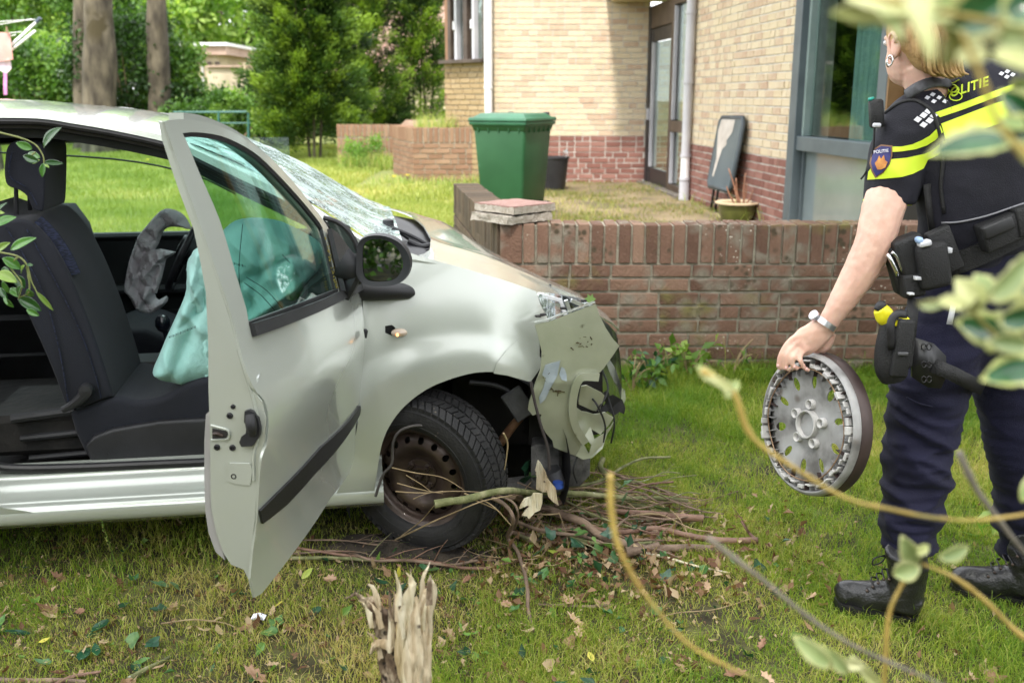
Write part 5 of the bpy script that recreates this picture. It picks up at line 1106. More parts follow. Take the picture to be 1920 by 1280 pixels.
tp_ = [(393, 770), (384, 778), (381, 830), (381, 900), (383, 960), (389, 1000), (402, 1036), (420, 1052), (410, 1010), (398, 955), (396, 900), (395, 840)]
dob('door_card', (lambda P: ([EP(a, z, -.006) for a, z in P] + [EP(a, z, -.75) for a, z in P], [tuple(range(len(P)))] + [(i, (i + 1) % len(P), len(P) + (i + 1) % len(P), len(P) + i) for i in range(len(P))]))([eh(*p) for p in tp_]), trimg, False, None)
dob('door_inner', (lambda P: ([EP(a, z, -.01) for a, z in P] + [EP(a + .02, z, -.80) for a, z in P], [(i, i + 1, len(P) + i + 1, len(P) + i) for i in range(len(P) - 1)]))([(a, min(z, .90)) for a, z in [eh(*p) for p in inn[8:]]]), paint)
dob('door_frame_inner', ribbon([DP(*DF(u, v), -.045) for u, v in arc[9:]], .016, lambda i: dn, .035), paint)
def screw(u, v, r_, nm='screw'):
    a, z = eh(u, v); M_ = frame(EP(a, z, 0), dn) @ Matrix.Rotation(R(90), 4, 'X')
    if (M_.to_3x3() @ Vector((0, 0, 1))).dot(dd) < 0: M_ = M_ @ Matrix.Rotation(R(180), 4, 'X')
    dob(nm, xf(join(lathe([(r_, 0), (r_ * .9, .003), (r_ * .55, .004), (r_ * .45, .001), (.0004, .001)], 16)), M_), rub)
for u, v, r_ in ((437, 762, .0055), (431, 779, .0075), (407, 838, .0075), (436, 839, .0075), (460, 824, .007), (439, 892, .0075)): screw(u, v, r_)
def eprism(nm, P, d0, m, bev=0): 
    Q = [eh(u, v) for u, v in P]; n = len(Q); V = [EP(a, z, 0) for a, z in Q] + [EP(a, z, d0) for a, z in Q]
    return dob(nm, (V, [tuple(range(n)), tuple(range(n, 2 * n))[::-1]] + [(i, n + i, n + (i + 1) % n, (i + 1) % n) for i in range(n)]), m, False, None)
eprism('latch_handle', [(462, 768), (470, 766), (480, 770), (487, 782), (491, 800), (489, 815), (482, 826), (476, 833), (456, 834), (452, 826), (456, 815), (464, 810), (466, 795), (461, 788)], .012, plas)
dob('latch_grip', tube([EP(*eh(474, 772), .018), EP(*eh(478, 790), .024), EP(*eh(478, 808), .018)], [.010, .013, .010], 10, sub=3), plas)
eprism('latch_slot', [(399, 803), (424, 808), (427, 814), (424, 820), (399, 822)], .003, darkm)
dob('latch_claw', tube([EP(*eh(402, 812), .005), EP(*eh(410, 810), .009), EP(*eh(419, 815), .005)], .004, 8, sub=2), steel)
dob('latch_rim', tube([EP(*eh(u, v), .002) for u, v in spl([(396, 797), (412, 801), (428, 806), (431, 814), (427, 822), (412, 823), (397, 824)], 3)], .0028, 6), paint)
pl = [(426, 872), (432, 867), (470, 868), (474, 880), (470, 909), (440, 906), (430, 900)]
eprism('bolt_plate', pl, .003, paint)
# wing mirror
MY = 2.80
def mp(u, v, dy=0): return WY(u, v, MY + dy)
MO = [mp(u, v) for u, v in spl([(668, 482), (672, 456), (690, 443), (722, 443), (752, 458), (769, 488), (765, 514), (746, 532), (715, 537), (684, 533), (669, 517)], 4, True)]
MI = [mp(u, v, .004) for u, v in spl([(680, 478), (683, 458), (698, 449), (722, 450), (744, 464), (755, 490), (752, 509), (738, 524), (714, 528), (690, 525), (681, 510)], 4, True)]
mc = sum(MO, Vector()) / len(MO); n = len(MO); V = list(MI) + list(MO); Fc = [(i, (i + 1) % n, n + (i + 1) % n, n + i) for i in range(n)]
for k, (s_, dy) in enumerate(((1.035, .022), (1.0, .055), (.86, .085), (.55, .102), (.1, .108))):
    V += [mc + (p - mc) * s_ + Vector((0, dy, 0)) for p in MO]; b0 = (k + 1) * n; Fc += [(b0 + i, b0 + (i + 1) % n, b0 + n + (i + 1) % n, b0 + n + i) for i in range(n)]
mh = dob('mirror_housing', (V, Fc), plas, True, 50)
mirm = mat('mirror_silver', (.82, .86, .86), rough=.01, metal=1)
mo_ = ob('mirror_glass', ([p + Vector((0, .006 + .10 * (p.x - mc.x) * 0, 0)) for p in MI], [tuple(range(len(MI)))]), mirm, mh); mo_['label'] = 'mirror glass reflecting green bushes'
dob('mirror_arm', tube([mp(640, 492, .03), mp(655, 500, .03), mp(680, 505, .05)], [(.05, .03), (.042, .03), (.05, .03)], 12, sub=3, up=(0, 0, 1)), plas)
dob('mirror_arm', tube([mp(645, 548, .06), mp(655, 530, .04), mp(664, 510, .04)], [(.03, .02)] * 3, 10, sub=3), plas)
cob('mirror_foot', tube([CF(u, v, fs) + Vector((0, -.02, 0)) for u, v in ((672, 543), (710, 543), (750, 543), (770, 547), (777, 550))], [(.030, .03), (.030, .035), (.026, .035), (.018, .02), (.004, .006)], 14, sub=3, up=(0, 0, 1)), plas)
cob('door_hinge', join(*[xf(box(.05, .03, .05, bev=.006), TR(CY(676, v, -.80))) for v in (630, 800)]), plas)
cob('hinge_pillar', ([CY(u, v, y) for y in (-.80, -.66) for u, v in ((690, 470), (690, 930))], [(0, 1, 3, 2)]), paint)
cob('hinge_pillar', ([CY(u, v, -.70) for u, v in ((690, 480), (690, 935), (600, 935), (640, 480))], [(0, 1, 2, 3)]), darkm)
# a small ivy leaf on the lamp
T = thing('ivy_leaf', 'small pale green ivy leaf lying on the headlamp', 'leaf', CAR @ CY(1106, 561, -.62))
iv = [(0, -.012), (.012, -.008), (.022, .004), (.012, .010), (.010, .024), (.001, .014), (-.010, .024), (-.010, .010), (-.022, .004), (-.012, -.008)]
IVY = [(x, y) for x, y in iv]
ob('leaf_blade', ([Vector((x * .9, -.01, y * .9)) for x, y in iv] + [Vector((x * .9, -.0085, y * .9)) for x, y in iv], [tuple(range(10)), tuple(range(10, 20))[::-1]] + [(i, 10 + i, 10 + (i + 1) % 10, (i + 1) % 10) for i in range(10)]), mat('ivy_pale', (.16, .30, .07), (.26, .42, .12), sc=30, rough=.5), T, space='local')
# ---------------------------------------------------------------- wheelie bin
binm = mat('bin_green', (.013, .066, .024), (.022, .092, .036), sc=2.5, rough=.42, bump=.15, bsc=200, spec=.4); specks(binm, (.16, .30, .20), 7, .10, .60, 4., .08)
binl = mat('bin_lid_green', (.018, .090, .045), (.030, .13, .068), sc=3, rough=.4, spec=.5)
bc = WY(962, 300, 10.1); bz = gh(bc.x, 10.1); T = thing('wheelie_bin', 'green wheeled rubbish bin standing behind the corner of the low wall', 'bin', (bc.x, 10.1, bz), R(-26))
def taper(w0, d0, w1, d1, z0, z1, bev):
    bm = bmesh.new(); vs_ = [bm.verts.new((sx * w / 2, sy * d / 2, z)) for w, d, z in ((w0, d0, z0), (w1, d1, z1)) for sx, sy in ((-1, -1), (1, -1), (1, 1), (-1, 1))]
    bm.faces.new(vs_[:4][::-1]); bm.faces.new(vs_[4:]); [bm.faces.new((vs_[i], vs_[(i + 1) % 4], vs_[4 + (i + 1) % 4], vs_[4 + i])) for i in range(4)]
    bmesh.ops.bevel(bm, geom=bm.edges[:], offset=bev, segments=3, affect='EDGES', profile=.5); bm.verts.index_update(); r = ([v.co.copy() for v in bm.verts], [[v.index for v in f.verts] for f in bm.faces]); bm.free(); return r
def lob(nm, VF, m, T, smooth=True, sharp=35): return ob(nm, VF, m, T, smooth, 'local', sharp)
lob('body', join(taper(.44, .52, .56, .64, .06, .94, .03), taper(.56, .64, .60, .70, .90, .99, .02)), binm, T)
lob('rim', taper(.61, .71, .62, .72, .96, .995, .01), binl, T)
lob('lid', join(taper(.635, .74, .62, .72, .998, 1.035, .012), taper(.58, .68, .46, .52, 1.03, 1.075, .015)), binl, T)
for k in range(5): lob('rib', xf(box(.012, .02, .06, bev=.003), TR((-.22 + .11 * k, -.325, .925))), binm, T)
for k in range(5): lob('rib', xf(box(.02, .012, .06, bev=.003), TR((.285, -.22 + .11 * k, .925))), binm, T)
lob('hinge_lug', xf(box(.06, .03, .04, bev=.005), TR((-.2, .36, 1.06))), plas, T); lob('hinge_lug', xf(box(.06, .03, .04, bev=.005), TR((.2, .36, 1.06))), plas, T); lob('handle_bar', tube([(-.26, .39, 1.0), (.26, .39, 1.0)], .014, 8), binm, T)
for s in (-1, 1): lob('wheel', xf(lathe([(.02, -.03), (.095, -.03), (.10, -.02), (.10, .02), (.095, .03), (.02, .03)], 24), TR((s * .24, .27, .10)) @ Matrix.Rotation(R(90), 4, 'Y')), rub, T)
# black tub with a small tap cup
tb = WZ(1046, 343, .29); T = thing('plastic_tub', 'black plastic tub against the brick base behind the green bin', 'tub', (tb.x - .10, 13.6, gh(tb.x, 13.6)))
lob('tub_body', lathe([(.15, 0), (.155, .01), (.20, .42), (.215, .425), (.215, .445), (.195, .445), (.19, .40), (.14, .03)], 32, cap0=True), mat('tub_black', (.015, .015, .018), (.03, .03, .034), sc=4, rough=.45), T)
T = thing('glass_jar', 'small clear jar standing on the rim of the black tub', 'jar', (tb.x + .06, 13.6, gh(tb.x, 13.6) + .445)); lob('jar_body', lathe([(.03, 0), (.04, .01), (.045, .06), (.03, .085), (.032, .10), (.026, .10), (.02, .06)], 20, cap0=True), clear, T)
# folded table leaning on the side wall
tt_ = SP(tpipe + 1.05, 0); tq = 11.1
def leanpt(t, z, off): return SP(t, z, off)
t0 = side_u(1322); t1 = side_u(1372)
T = thing('folding_table', 'folded blue grey camping table leaning upright against the side wall', 'folding table', SP(t0 + .3, .26, .3))
tabm = mat('table_top', (.045, .075, .095), (.08, .115, .135), sc=1.6, rough=.35); flake = mat('peeled_film', (.42, .38, .34), (.52, .48, .44), sc=8, rough=.5)
TC = [WY(1325, 348, 10.9), WY(1366, 358, 10.15), WY(1400, 228, 9.98), WY(1358, 224, 10.75)]
tx = (TC[1] - TC[0]).normalized(); tyv = (TC[3] - TC[0]).normalized(); tw = (TC[1] - TC[0]).length; th_ = (TC[3] - TC[0]).length; MT_ = frame(TC[0], tx, tyv)
tn = MT_.to_3x3() @ Vector((0, 1, 0))
TP = [(.05, 0), (tw - .05, 0), (tw, .05), (tw, th_ - .06), (tw - .05, th_), (.05, th_), (0, th_ - .05), (0, .05)]
def tmap(x, z, off=0): return MT_ @ Vector((x, off, z))
n = 8; V = [tmap(x, z, .0) for x, z in TP] + [tmap(x, z, .045) for x, z in TP]
ob('table_top', (V, [tuple(range(8))[::-1], tuple(range(8, 16))] + [(i, 8 + i, 8 + (i + 1) % 8, (i + 1) % 8) for i in range(8)]), tabm, T)
ob('table_rim', tube([tmap(x, z, .02) for x, z in TP + TP[:2]], .026, 8), mat('rim_dark', (.03, .045, .055), (.05, .065, .075), rough=.5), T, smooth=True)
sg = -.003 
ob('peeled_patch', ([tmap(x * tw, z * th_, sg) for x, z in ((.12, .97), (.72, .97), (.70, .80), (.52, .68), (.55, .62), (.40, .55), (.36, .46), (.30, .30), (.24, .14), (.18, .16), (.22, .40), (.14, .60), (.06, .80))], [tuple(range(13))]), flake, T)
for a, b in (((.15, .0), (-.10, -.36)), ((.35, 0), (.10, -.38)), ((.75, 0), (.95, -.36))): ob('leg', tube([tmap(a[0] * tw, a[1], .05), tmap(b[0] * tw, b[1] * .62, .12)], .014, 8), plas, T, smooth=True)
ob('leg_brace', tube([tmap(-.02 * tw, -.16, .09), tmap(.85 * tw, -.16, .09)], .01, 8), plas, T, smooth=True)
# plant pot
pc = WY(1383, 385, 9.9); pz = gh(pc.x, 9.9); T = thing('plant_pot', 'wide olive glazed plant pot with cream rim in front of the leaning table', 'plant pot', (pc.x, 9.9, pz))
ph = pc.z - pz + .02; lob('pot_body', lathe([(.12, 0), (.15, .02), (.185, ph * .6), (.19, ph)], 36, cap0=True), mat('olive_glaze', (.05, .06, .012), (.10, .11, .025), sc=6, rough=.25, coat=.6), T)
lob('pot_rim', lathe([(.185, ph - .005), (.222, ph), (.225, ph + .014), (.21, ph + .02), (.165, ph + .008), (.16, ph - .03)], 36), mat('cream_glaze', (.52, .40, .26), (.62, .50, .34), sc=8, rough=.4), T)
lob('pot_soil', ([Vector((.165 * math.cos(a), .165 * math.sin(a), ph - .01)) for a in np.linspace(0, 6.283, 25)[:-1]], [tuple(range(24))]), soil, T)
T2 = thing('bare_plant', 'bare reddish cut stems growing in the olive pot', 'plant', (pc.x, 9.9, pz + ph))
for k, (u1, v1, u2, v2) in enumerate(((1384, 380, 1366, 312), (1388, 380, 1380, 330), (1392, 380, 1400, 338), (1395, 380, 1398, 320), (1389, 378, 1376, 350), (1380, 380, 1362, 345), (1398, 378, 1412, 352))):
    a = WY(u1, v1 + 6, 9.9); b = WY(u2, v2 + 4, 9.9); ob('stem', tube([a, a.lerp(b, .5) + Vector((.012 * (-1) ** k, 0, 0)), b], [.010, .008, .005], 7, sub=3), mat('red_stem', (.20, .09, .05), (.32, .16, .10), sc=20, rough=.7), T2, smooth=True)
weeds(90, pc.x - .3, pc.x + .7, 9.2, 9.9, None, .12, .45, .004, G_tall, 'tall_grass', 1.2)
weeds(200, 2.0, 2.5, 9.6, 12., None, .04, .2, .004, G_tall, 'tall_grass', 1.2)
# rotary clothes line with washing
cl = WY(-20, 60, 12.2); T = thing('rotary_clothes_line', 'white rotary clothes line with folding arms reaching in at the left edge', 'clothes line', (cl.x - .4, 12.2, gh(cl.x, 12.2)))
ob('pole', tube([(cl.x - .5, 12.2, gh(cl.x, 12.2)), (cl.x - .5, 12.2, 2.3)], .022, 10), greyp, T, smooth=True)
for P in ([(22, 84), (72, 38)], [(24, 92), (66, 58)]): ob('arm', tube([WY(-60, 150 if P[0][1] < 90 else 160, 12.2), WY(*P[0], 12.2), WY(*P[1], 12.2)], .016, 8), whitep, T, smooth=True)
ob('arm_cap', tube([WY(68, 42, 12.2), WY(76, 34, 12.2)], .022, 8), mat('cap_blue', (.06, .08, .12), rough=.5), T)
for P in ([(-80, 46), (66, 37)], [(-80, 72), (40, 60)], [(-80, 80), (30, 66)], [(-80, 60), (60, 36)]): ob('line', tube([WY(*p, 12.2) for p in P], .0045, 5), whitep, T)
def hang(nm, label, P, m, y):
    T = thing(nm, label, 'laundry', WY(*P[0], y)); f = lambda x, z: (x, y + .03 * math.sin(x * 22 + z * 4) + .015 * noise.noise(Vector((x * 7, 0, z * 7))), z)
    ob('cloth', panel([(lambda p: (p.x, p.z))(WY(u, v, y)) for u, v in P], f, .04, .004), m, T, smooth=True)
pinkc = mat('pink_cloth', (.62, .30, .28), (.72, .40, .37), sc=4, rough=.9); lil = mat('lilac_cloth', (.70, .55, .68), (.78, .64, .76), sc=4, rough=.9)
hang('towel', 'pink towel hanging from the rotary clothes line', [(-60, 58), (20, 62), (25, 95), (26, 112), (0, 115), (-60, 117)], pinkc, 12.15)
hang('garment', 'pale lilac garment hanging below the pink towel', [(-40, 112), (17, 110), (20, 128), (10, 139), (-2, 130), (-30, 132)], lil, 12.2)
hang('ribbon', 'thin pink strap dangling below the lilac garment', [(6, 136), (11, 136), (14, 178), (9, 178)], mat('strap_pink', (.6, .25, .5), rough=.8), 12.2)
T = thing('clothes_peg', 'wooden peg clipping the pink towel to the line', 'clothes peg', WY(13, 56, 12.1)); ob('peg_body', tube([WY(12, 50, 12.1), WY(14, 63, 12.1)], .012, 6), twigm, T)
# ---------------------------------------------------------------- broken stump in the foreground
woodp = mat('pale_wood', (.46, .34, .20), (.80, .72, .54), sc=55, rough=.8, bump=2.5, bsc=160, aniso=(1, 1, .09), c3=(.70, .58, .40)); specks(woodp, (.07, .045, .03), 55, .22, .50, 9., .08)
woodb = mat('soiled_wood', (.07, .045, .03), (.60, .50, .36), sc=38, rough=.95, bump=3, bsc=90, c3=(.20, .14, .09), aniso=(1, 1, .5)); specks(woodb, (.03, .02, .015), 60, .30, .42, 9., .08)
woodw = mat('fresh_wood', (.52, .40, .22), (.86, .80, .64), sc=50, rough=.75, bump=2.5, bsc=150, aniso=(1, 1, .10), c3=(.80, .71, .50))
YS = 1.72
def splinter(nm, P, R_, m, T, y=YS, rough=.3, n=40, fl=.6, sub=10, yo=0):
    Q = [WY(u, v, y + yo) for u, v in P]; VF = tube(Q, [(r, r * fl) for r in R_], n, sub=sub, up=(1, 0, 0))
    V = [v + Vector(noise.noise_vector(Vector((v.x * 60, v.y * 60, v.z * 9)))) * .007 * rough + Vector(noise.noise_vector(Vector((v.x * 190, v.y * 190, v.z * 22)))) * .0055 + (Vector((1, 0, .0)) * .0035 * (1 - 2 * abs(noise.noise(Vector((v.x * 120, v.y * 120, v.z * 6)))))) for v in VF[0]]
    return ob(nm, (V, VF[1]), m, T, smooth=True, sharp=60)
b0 = WY(760, 1300, YS); T = thing('tree_stump', 'splintered pale stump of a snapped sapling standing in the grass at the bottom edge', 'stump', (b0.x, YS, gh(b0.x, YS)))
splinter('trunk_base', [(762, 1420), (760, 1330), (757, 1280), (752, 1230), (745, 1195)], [.050, .047, .044, .040, .028], woodb, T, rough=1.2)
splinter('splinter', [(790, 1300), (782, 1240), (790, 1180), (800, 1130), (806, 1105), (800, 1078)], [.020, .022, .019, .015, .009, .001], woodp, T, yo=-.02, rough=1)
splinter('splinter', [(765, 1290), (756, 1220), (757, 1160), (764, 1110), (770, 1090), (757, 1072)], [.014, .015, .013, .009, .005, .0008], woodw, T, yo=-.04, rough=1, fl=.5)
splinter('splinter', [(738, 1290), (728, 1230), (718, 1180), (705, 1150), (690, 1130), (668, 1118), (650, 1116)], [.018, .022, .020, .016, .010, .004, .0008], woodb, T, yo=-.01, rough=1.4)
splinter('splinter', [(745, 1250), (738, 1190), (742, 1140), (735, 1112)], [.014, .013, .008, .001], woodb, T, yo=.0, rough=1.6)
splinter('splinter', [(735, 1215), (715, 1205), (700, 1212), (692, 1222)], [.010, .008, .006, .002], woodp, T, yo=-.03)
splinter('splinter', [(778, 1300), (773, 1250), (775, 1200), (780, 1150), (786, 1120)], [.012, .013, .012, .009, .003], woodp, T, yo=-.045, rough=1.2, fl=.45)
splinter('splinter', [(815, 1108), (803, 1130), (795, 1160)], [.003, .010, .013], woodb, T, yo=-.01)
for k in range(15):
    u0, v0, du, dv = random.choice(((790, 1130, 12, 45), (760, 1130, -4, 50), (700, 1160, -38, 36), (742, 1160, -6, 42), (782, 1170, 6, 46), (800, 1110, 6, 30)))
    u0 += random.gauss(0, 9); v0 += random.gauss(0, 30); q = random.uniform(.5, 1.1)
    splinter('fibre', [(u0, v0 + 30), (u0 + du * .4 * q, v0 - dv * .3 * q), (u0 + du * q + random.gauss(0, 3), v0 - dv * q)], [random.uniform(.003, .006), random.uniform(.002, .004), .0004], random.choice((woodp, woodw, woodb, woodp)), T, yo=random.uniform(-.06, -.02), rough=.3, n=6, sub=3)
# upright snapped trunk by the wheel with pale torn wood
T = thing('broken_sapling', 'torn white wood of a snapped sapling hanging over the branch pile', 'broken tree', WZ(1020, 985, .0)); 
def flatw(nm, P, y, m, T, amp=.01, th=.006): ob(nm, panel([(lambda p: (p.x, p.z))(WY(u, v, y)) for u, v in P], lambda x, z: (x, y + amp * noise.noise(Vector((x * 30, 1, z * 12))) + .3 * amp * noise.noise(Vector((x * 90, 1, z * 30))), z), .008, th), m, T, smooth=True, sharp=50)
flatw('torn_wood', [(1008, 862), (1013, 866), (1020, 880), (1026, 893), (1040, 918), (1017, 922), (1005, 918), (1006, 895), (1003, 880)], 3.18, woodp, T)
flatw('torn_wood', [(1000, 925), (1017, 926), (1016, 945), (1012, 958), (1002, 962), (992, 973), (988, 968), (978, 966), (985, 957), (994, 950), (988, 948), (973, 953), (976, 944), (985, 934), (995, 932)], 3.02, woodw, T)
flatw('torn_wood', [(1024, 895), (1030, 900), (1042, 915), (1044, 930), (1047, 948), (1038, 942), (1028, 930), (1024, 915)], 3.1, woodp, T)
# ---------------------------------------------------------------- branches
br_g = mat('branch_green', (.11, .12, .05), (.30, .29, .16), sc=16, rough=.85, bump=1.5, bsc=60, c3=(.18, .19, .08)); specks(br_g, (.5, .5, .42), 40, .16, .5, 9., .06)
br_b = mat('branch_brown', (.13, .085, .06), (.30, .21, .15), sc=12, rough=.8, bump=1.2, bsc=70, c3=(.20, .14, .10))
br_r = mat('branch_red', (.16, .085, .06), (.27, .16, .11), sc=12, rough=.6, bump=.8, bsc=70)
thin_m = mat('twig_tan', (.24, .17, .09), (.40, .30, .17), sc=20, rough=.7)
def branch(label, P, r0, r1, m, y=None, twigs=0, nm='branch', n=9, z=None, th_=None):
    """P: (u, v, height above the lawn)"""
    Q = []
    for q in P:
        g = .0; q = (q[0], q[1], q[2] + (.10 if q[0] < 1000 and q[1] < 1012 and q[2] > .095 else 0))
        for _ in range(4): p = WZ(q[0], q[1], g + q[2]); g = gh(p.x, p.y)
        Q.append(p)
    Q = spl(Q, 5); Q = [p + Vector(noise.noise_vector(p * 9)) * r0 * .7 for p in Q]
    rr = [(r0 + (r1 - r0) * i / (len(Q) - 1)) * (1 + .12 * noise.noise(Q[i] * 30)) for i in range(len(Q))]
    T = thing(nm, label, nm if nm == 'twig' else 'branch', Q[0]); VF = tube(Q, rr, n if r0 > .004 else 6)
    ob('wood', VF, m, T, smooth=True, sharp=50)
    for k in range(twigs):
        i = random.randint(len(Q) // 5, len(Q) - 2); a = Q[i]; d = (Q[i + 1] - Q[i]).normalized(); s_ = Vector((random.gauss(0, 1), random.gauss(0, 1), abs(random.gauss(0, .7)))); e = (d * .7 + s_.normalized() * .7).normalized() * random.uniform(.05, .16)
        ob('side_twig', tube([a, a + e * .5 + Vector((0, 0, .008)), a + e], [rr[i] * .45, rr[i] * .3, .0008], 6, sub=2), m, T, smooth=True)
    return T
branch('mossy green branch lying across the front tyre towards the right', [(812, 946, .22), (850, 937, .23), (905, 925, .22), (950, 919, .20), (1010, 921, .18), (1080, 925, .15), (1150, 933, .11), (1220, 932, .08), (1290, 938, .05)], .0125, .008, br_g, twigs=0)
branch('thick grey brown branch running right and down through the pile', [(960, 928, .10), (990, 945, .09), (1040, 958, .08), (1090, 978, .07), (1130, 1005, .05), (1180, 1022, .04), (1230, 1030, .03), (1290, 1028, .025), (1350, 1032, .02)], .015, .013, br_b, twigs=4)
branch('red brown branch with a cut end sticking out at the right of the pile', [(1150, 960, .06), (1210, 962, .06), (1260, 968, .05), (1318, 972, .04)], .010, .014, br_r)
branch('long bent branch ending in a forked knob at the far right of the pile', [(1090, 985, .05), (1160, 995, .05), (1230, 990, .045), (1290, 1002, .04), (1350, 1012, .035), (1422, 1014, .03)], .008, .012, br_r, twigs=1)
branch('short forked stub on the end of the long bent branch', [(1420, 1014, .03), (1405, 998, .05), (1390, 976, .08)], .008, .003, br_r, twigs=1)
branch('bent grey branch standing down from the tyre to the lawn below', [(900, 925, .17), (945, 945, .14), (963, 975, .10), (952, 1005, .06), (968, 1030, .04), (985, 1080, .03), (990, 1130, .02), (998, 1182, .01)], .007, .006, br_b)
branch('slim arched branch looping from the tyre beside the bent grey branch', [(925, 925, .19), (960, 940, .17), (972, 965, .12), (965, 990, .08), (955, 1005, .06)], .004, .004, br_b)
branch('smooth brown branch lying left of the stump under the sill', [(520, 1022, .02), (580, 1030, .025), (640, 1040, .025), (720, 1048, .02), (800, 1052, .02), (860, 1062, .02), (920, 1066, .015)], .005, .006, br_r, twigs=5)
branch('second slender branch running above the one left of the stump', [(540, 1038, .02), (640, 1033, .03), (700, 1050, .03), (760, 1050, .03), (840, 1058, .02), (895, 1050, .02)], .004, .005, br_b, twigs=6)
branch('greenish branch half under the door tip', [(500, 1048, .02), (560, 1046, .02), (640, 1047, .02), (720, 1050, .015)], .007, .006, br_g, twigs=1)
branch('curved twig rising behind the smooth brown branch near the tyre', [(560, 1012, .02), (640, 1012, .04), (700, 1020, .03), (760, 1028, .02)], .003, .003, br_b, twigs=4)
branch('burnt looking short stick lying flat in the grass right of centre', [(1008, 1132, .01), (1060, 1134, .012), (1110, 1137, .012), (1150, 1134, .01)], .0045, .005, br_b)
branch('peeled white stick pointing at the lower right of the pile', [(1212, 1036, .03), (1260, 1048, .025), (1310, 1062, .02), (1370, 1074, .012)], .005, .003, woodw)
branch('thick stub lying against the grey brown branch', [(1175, 1036, .03), (1200, 1032, .035), (1235, 1024, .04)], .018, .012, br_b)
branch('split green stick with pale torn side at the bottom left', [(240, 1275, .01), (280, 1252, .012), (320, 1228, .012)], .009, .004, br_g)
branch('grey bark covered stick at the lower left corner', [(-10, 1272, .01), (60, 1274, .012), (110, 1272, .012), (160, 1276, .01)], .008, .006, br_b)
branch('dark stick lying across the bottom left edge', [(90, 1290, .01), (130, 1268, .015), (190, 1258, .012)], .006, .004, br_r)
branch('long bare arched twig reaching up over the right of the pile', [(1100, 880, .12), (1140, 905, .10), (1200, 930, .09), (1262, 960, .07), (1290, 1000, .04)], .0025, .002, thin_m)
branch('branch rising steeply from the pile beside the broken bumper', [(1130, 860, .16), (1125, 880, .14), (1150, 905, .09), (1180, 930, .05)], .010, .012, br_g)
branch('straight branch slanting right from the bumper over the grass', [(1128, 878, .14), (1170, 895, .10), (1230, 915, .05), (1290, 935, .02)], .006, .005, br_b)
branch('knobbly branch with upturned tip at the top of the pile', [(1130, 950, .10), (1170, 925, .09), (1215, 908, .08), (1262, 903, .07)], .005, .004, br_r)
for k in range(92):
    u0 = random.uniform(945, 1230); v0 = random.uniform(900, 1022); L_ = random.uniform(60, 210); a = random.gauss(.06, .22); hgt = random.uniform(.02, .13) * max(.25, 1 - (v0 - 925) / 110)
    r_ = random.choice((.0018, .002, .003, .003, .004, .007))
    branch(('thin dry twig mixed into the branch pile beside the front wheel', 'brown branch tangled into the pile beside the front wheel')[r_ > .004], [(u0, v0, hgt), (u0 + L_ * .35, v0 + L_ * a * .3 + random.gauss(0, 6), hgt * .9 + .01), (u0 + L_ * .7, v0 + L_ * a * .7 + random.gauss(0, 8), hgt * .8), (u0 + L_, v0 + L_ * a + random.gauss(0, 5), hgt * .6)], r_, r_ * .7, random.choice((br_b, br_r, thin_m, br_g, br_b)), twigs=random.choice((0, 1, 2)), nm=('twig', 'branch')[r_ > .004])['group'] = ('thin twigs in the pile', 'branches in the pile')[r_ > .004]
for P, r_ in (([(735, 876, .30), (780, 886, .29), (830, 895, .27), (870, 918, .24)], .002), ([(742, 921, .24), (790, 924, .24), (850, 920, .24), (905, 922, .22)], .002), ([(745, 905, .27), (790, 918, .25), (830, 925, .24)], .0018), ([(762, 890, .28), (790, 908, .26), (808, 922, .25)], .0016), ([(775, 935, .22), (800, 925, .24), (830, 920, .24)], .0016), ([(870, 924, .22), (920, 945, .18), (958, 985, .10)], .0028), ([(880, 932, .21), (930, 955, .15), (945, 970, .12)], .0024),
              ([(740, 1012, .03), (785, 990, .10), (840, 965, .17), (900, 940, .21), (960, 928, .19)], .003), ([(745, 1010, .03), (790, 975, .10), (815, 945, .2)], .0022), ([(1030, 895, .2), (1065, 860, .24), (1080, 852, .25), (1085, 875, .2), (1085, 920, .12)], .0022), ([(945, 812, .42), (952, 830, .38), (950, 850, .34), (946, 880, .28)], .003), ([(1000, 1040, .02), (930, 1015, .03), (850, 1000, .03)], .0018), ([(1030, 1020, .03), (1000, 1048, .03), (900, 1040, .03), (860, 1020, .03)], .0022), ([(1015, 975, .08), (1008, 990, .05), (1022, 1010, .03), (1015, 1035, .02)], .002), ([(905, 1105, .01), (850, 1085, .01), (820, 1100, .01)], .0018), ([(1070, 880, .2), (1130, 888, .15), (1175, 890, .1)], .0016), ([(1048, 960, .1), (1062, 1000, .06), (1068, 1040, .02)], .0014), ([(960, 1050, .03), (1030, 1060, .03), (1080, 1045, .03), (1150, 1060, .02)], .0018), ([(1405, 1122, .01), (1340, 1142, .02), (1260, 1150, .015), (1200, 1180, .01)], .0022), ([(302, 1168, .012), (370, 1162, .02), (430, 1170, .015), (465, 1195, .01)], .0025)):
    branch('bare fine twig reaching over the wheel or the pile', P, r_, r_ * .55, thin_m, nm='twig')['group'] = 'fine bare twigs'
T = thing('rusty_strut', 'rusty branch like tube sticking up inside the front wheel arch', 'strut', CAR @ CY(946, 830, -.6)); ob('tube_body', tube([CAR @ CY(938, 830, -.60), CAR @ CY(960, 800, -.62), CAR @ CY(988, 768, -.62)], [.017, .016, .014], 10, sub=3), mat('rusty', (.13, .06, .03), (.30, .17, .09), sc=16, rough=.9, bump=1.5, bsc=60), T, smooth=True)
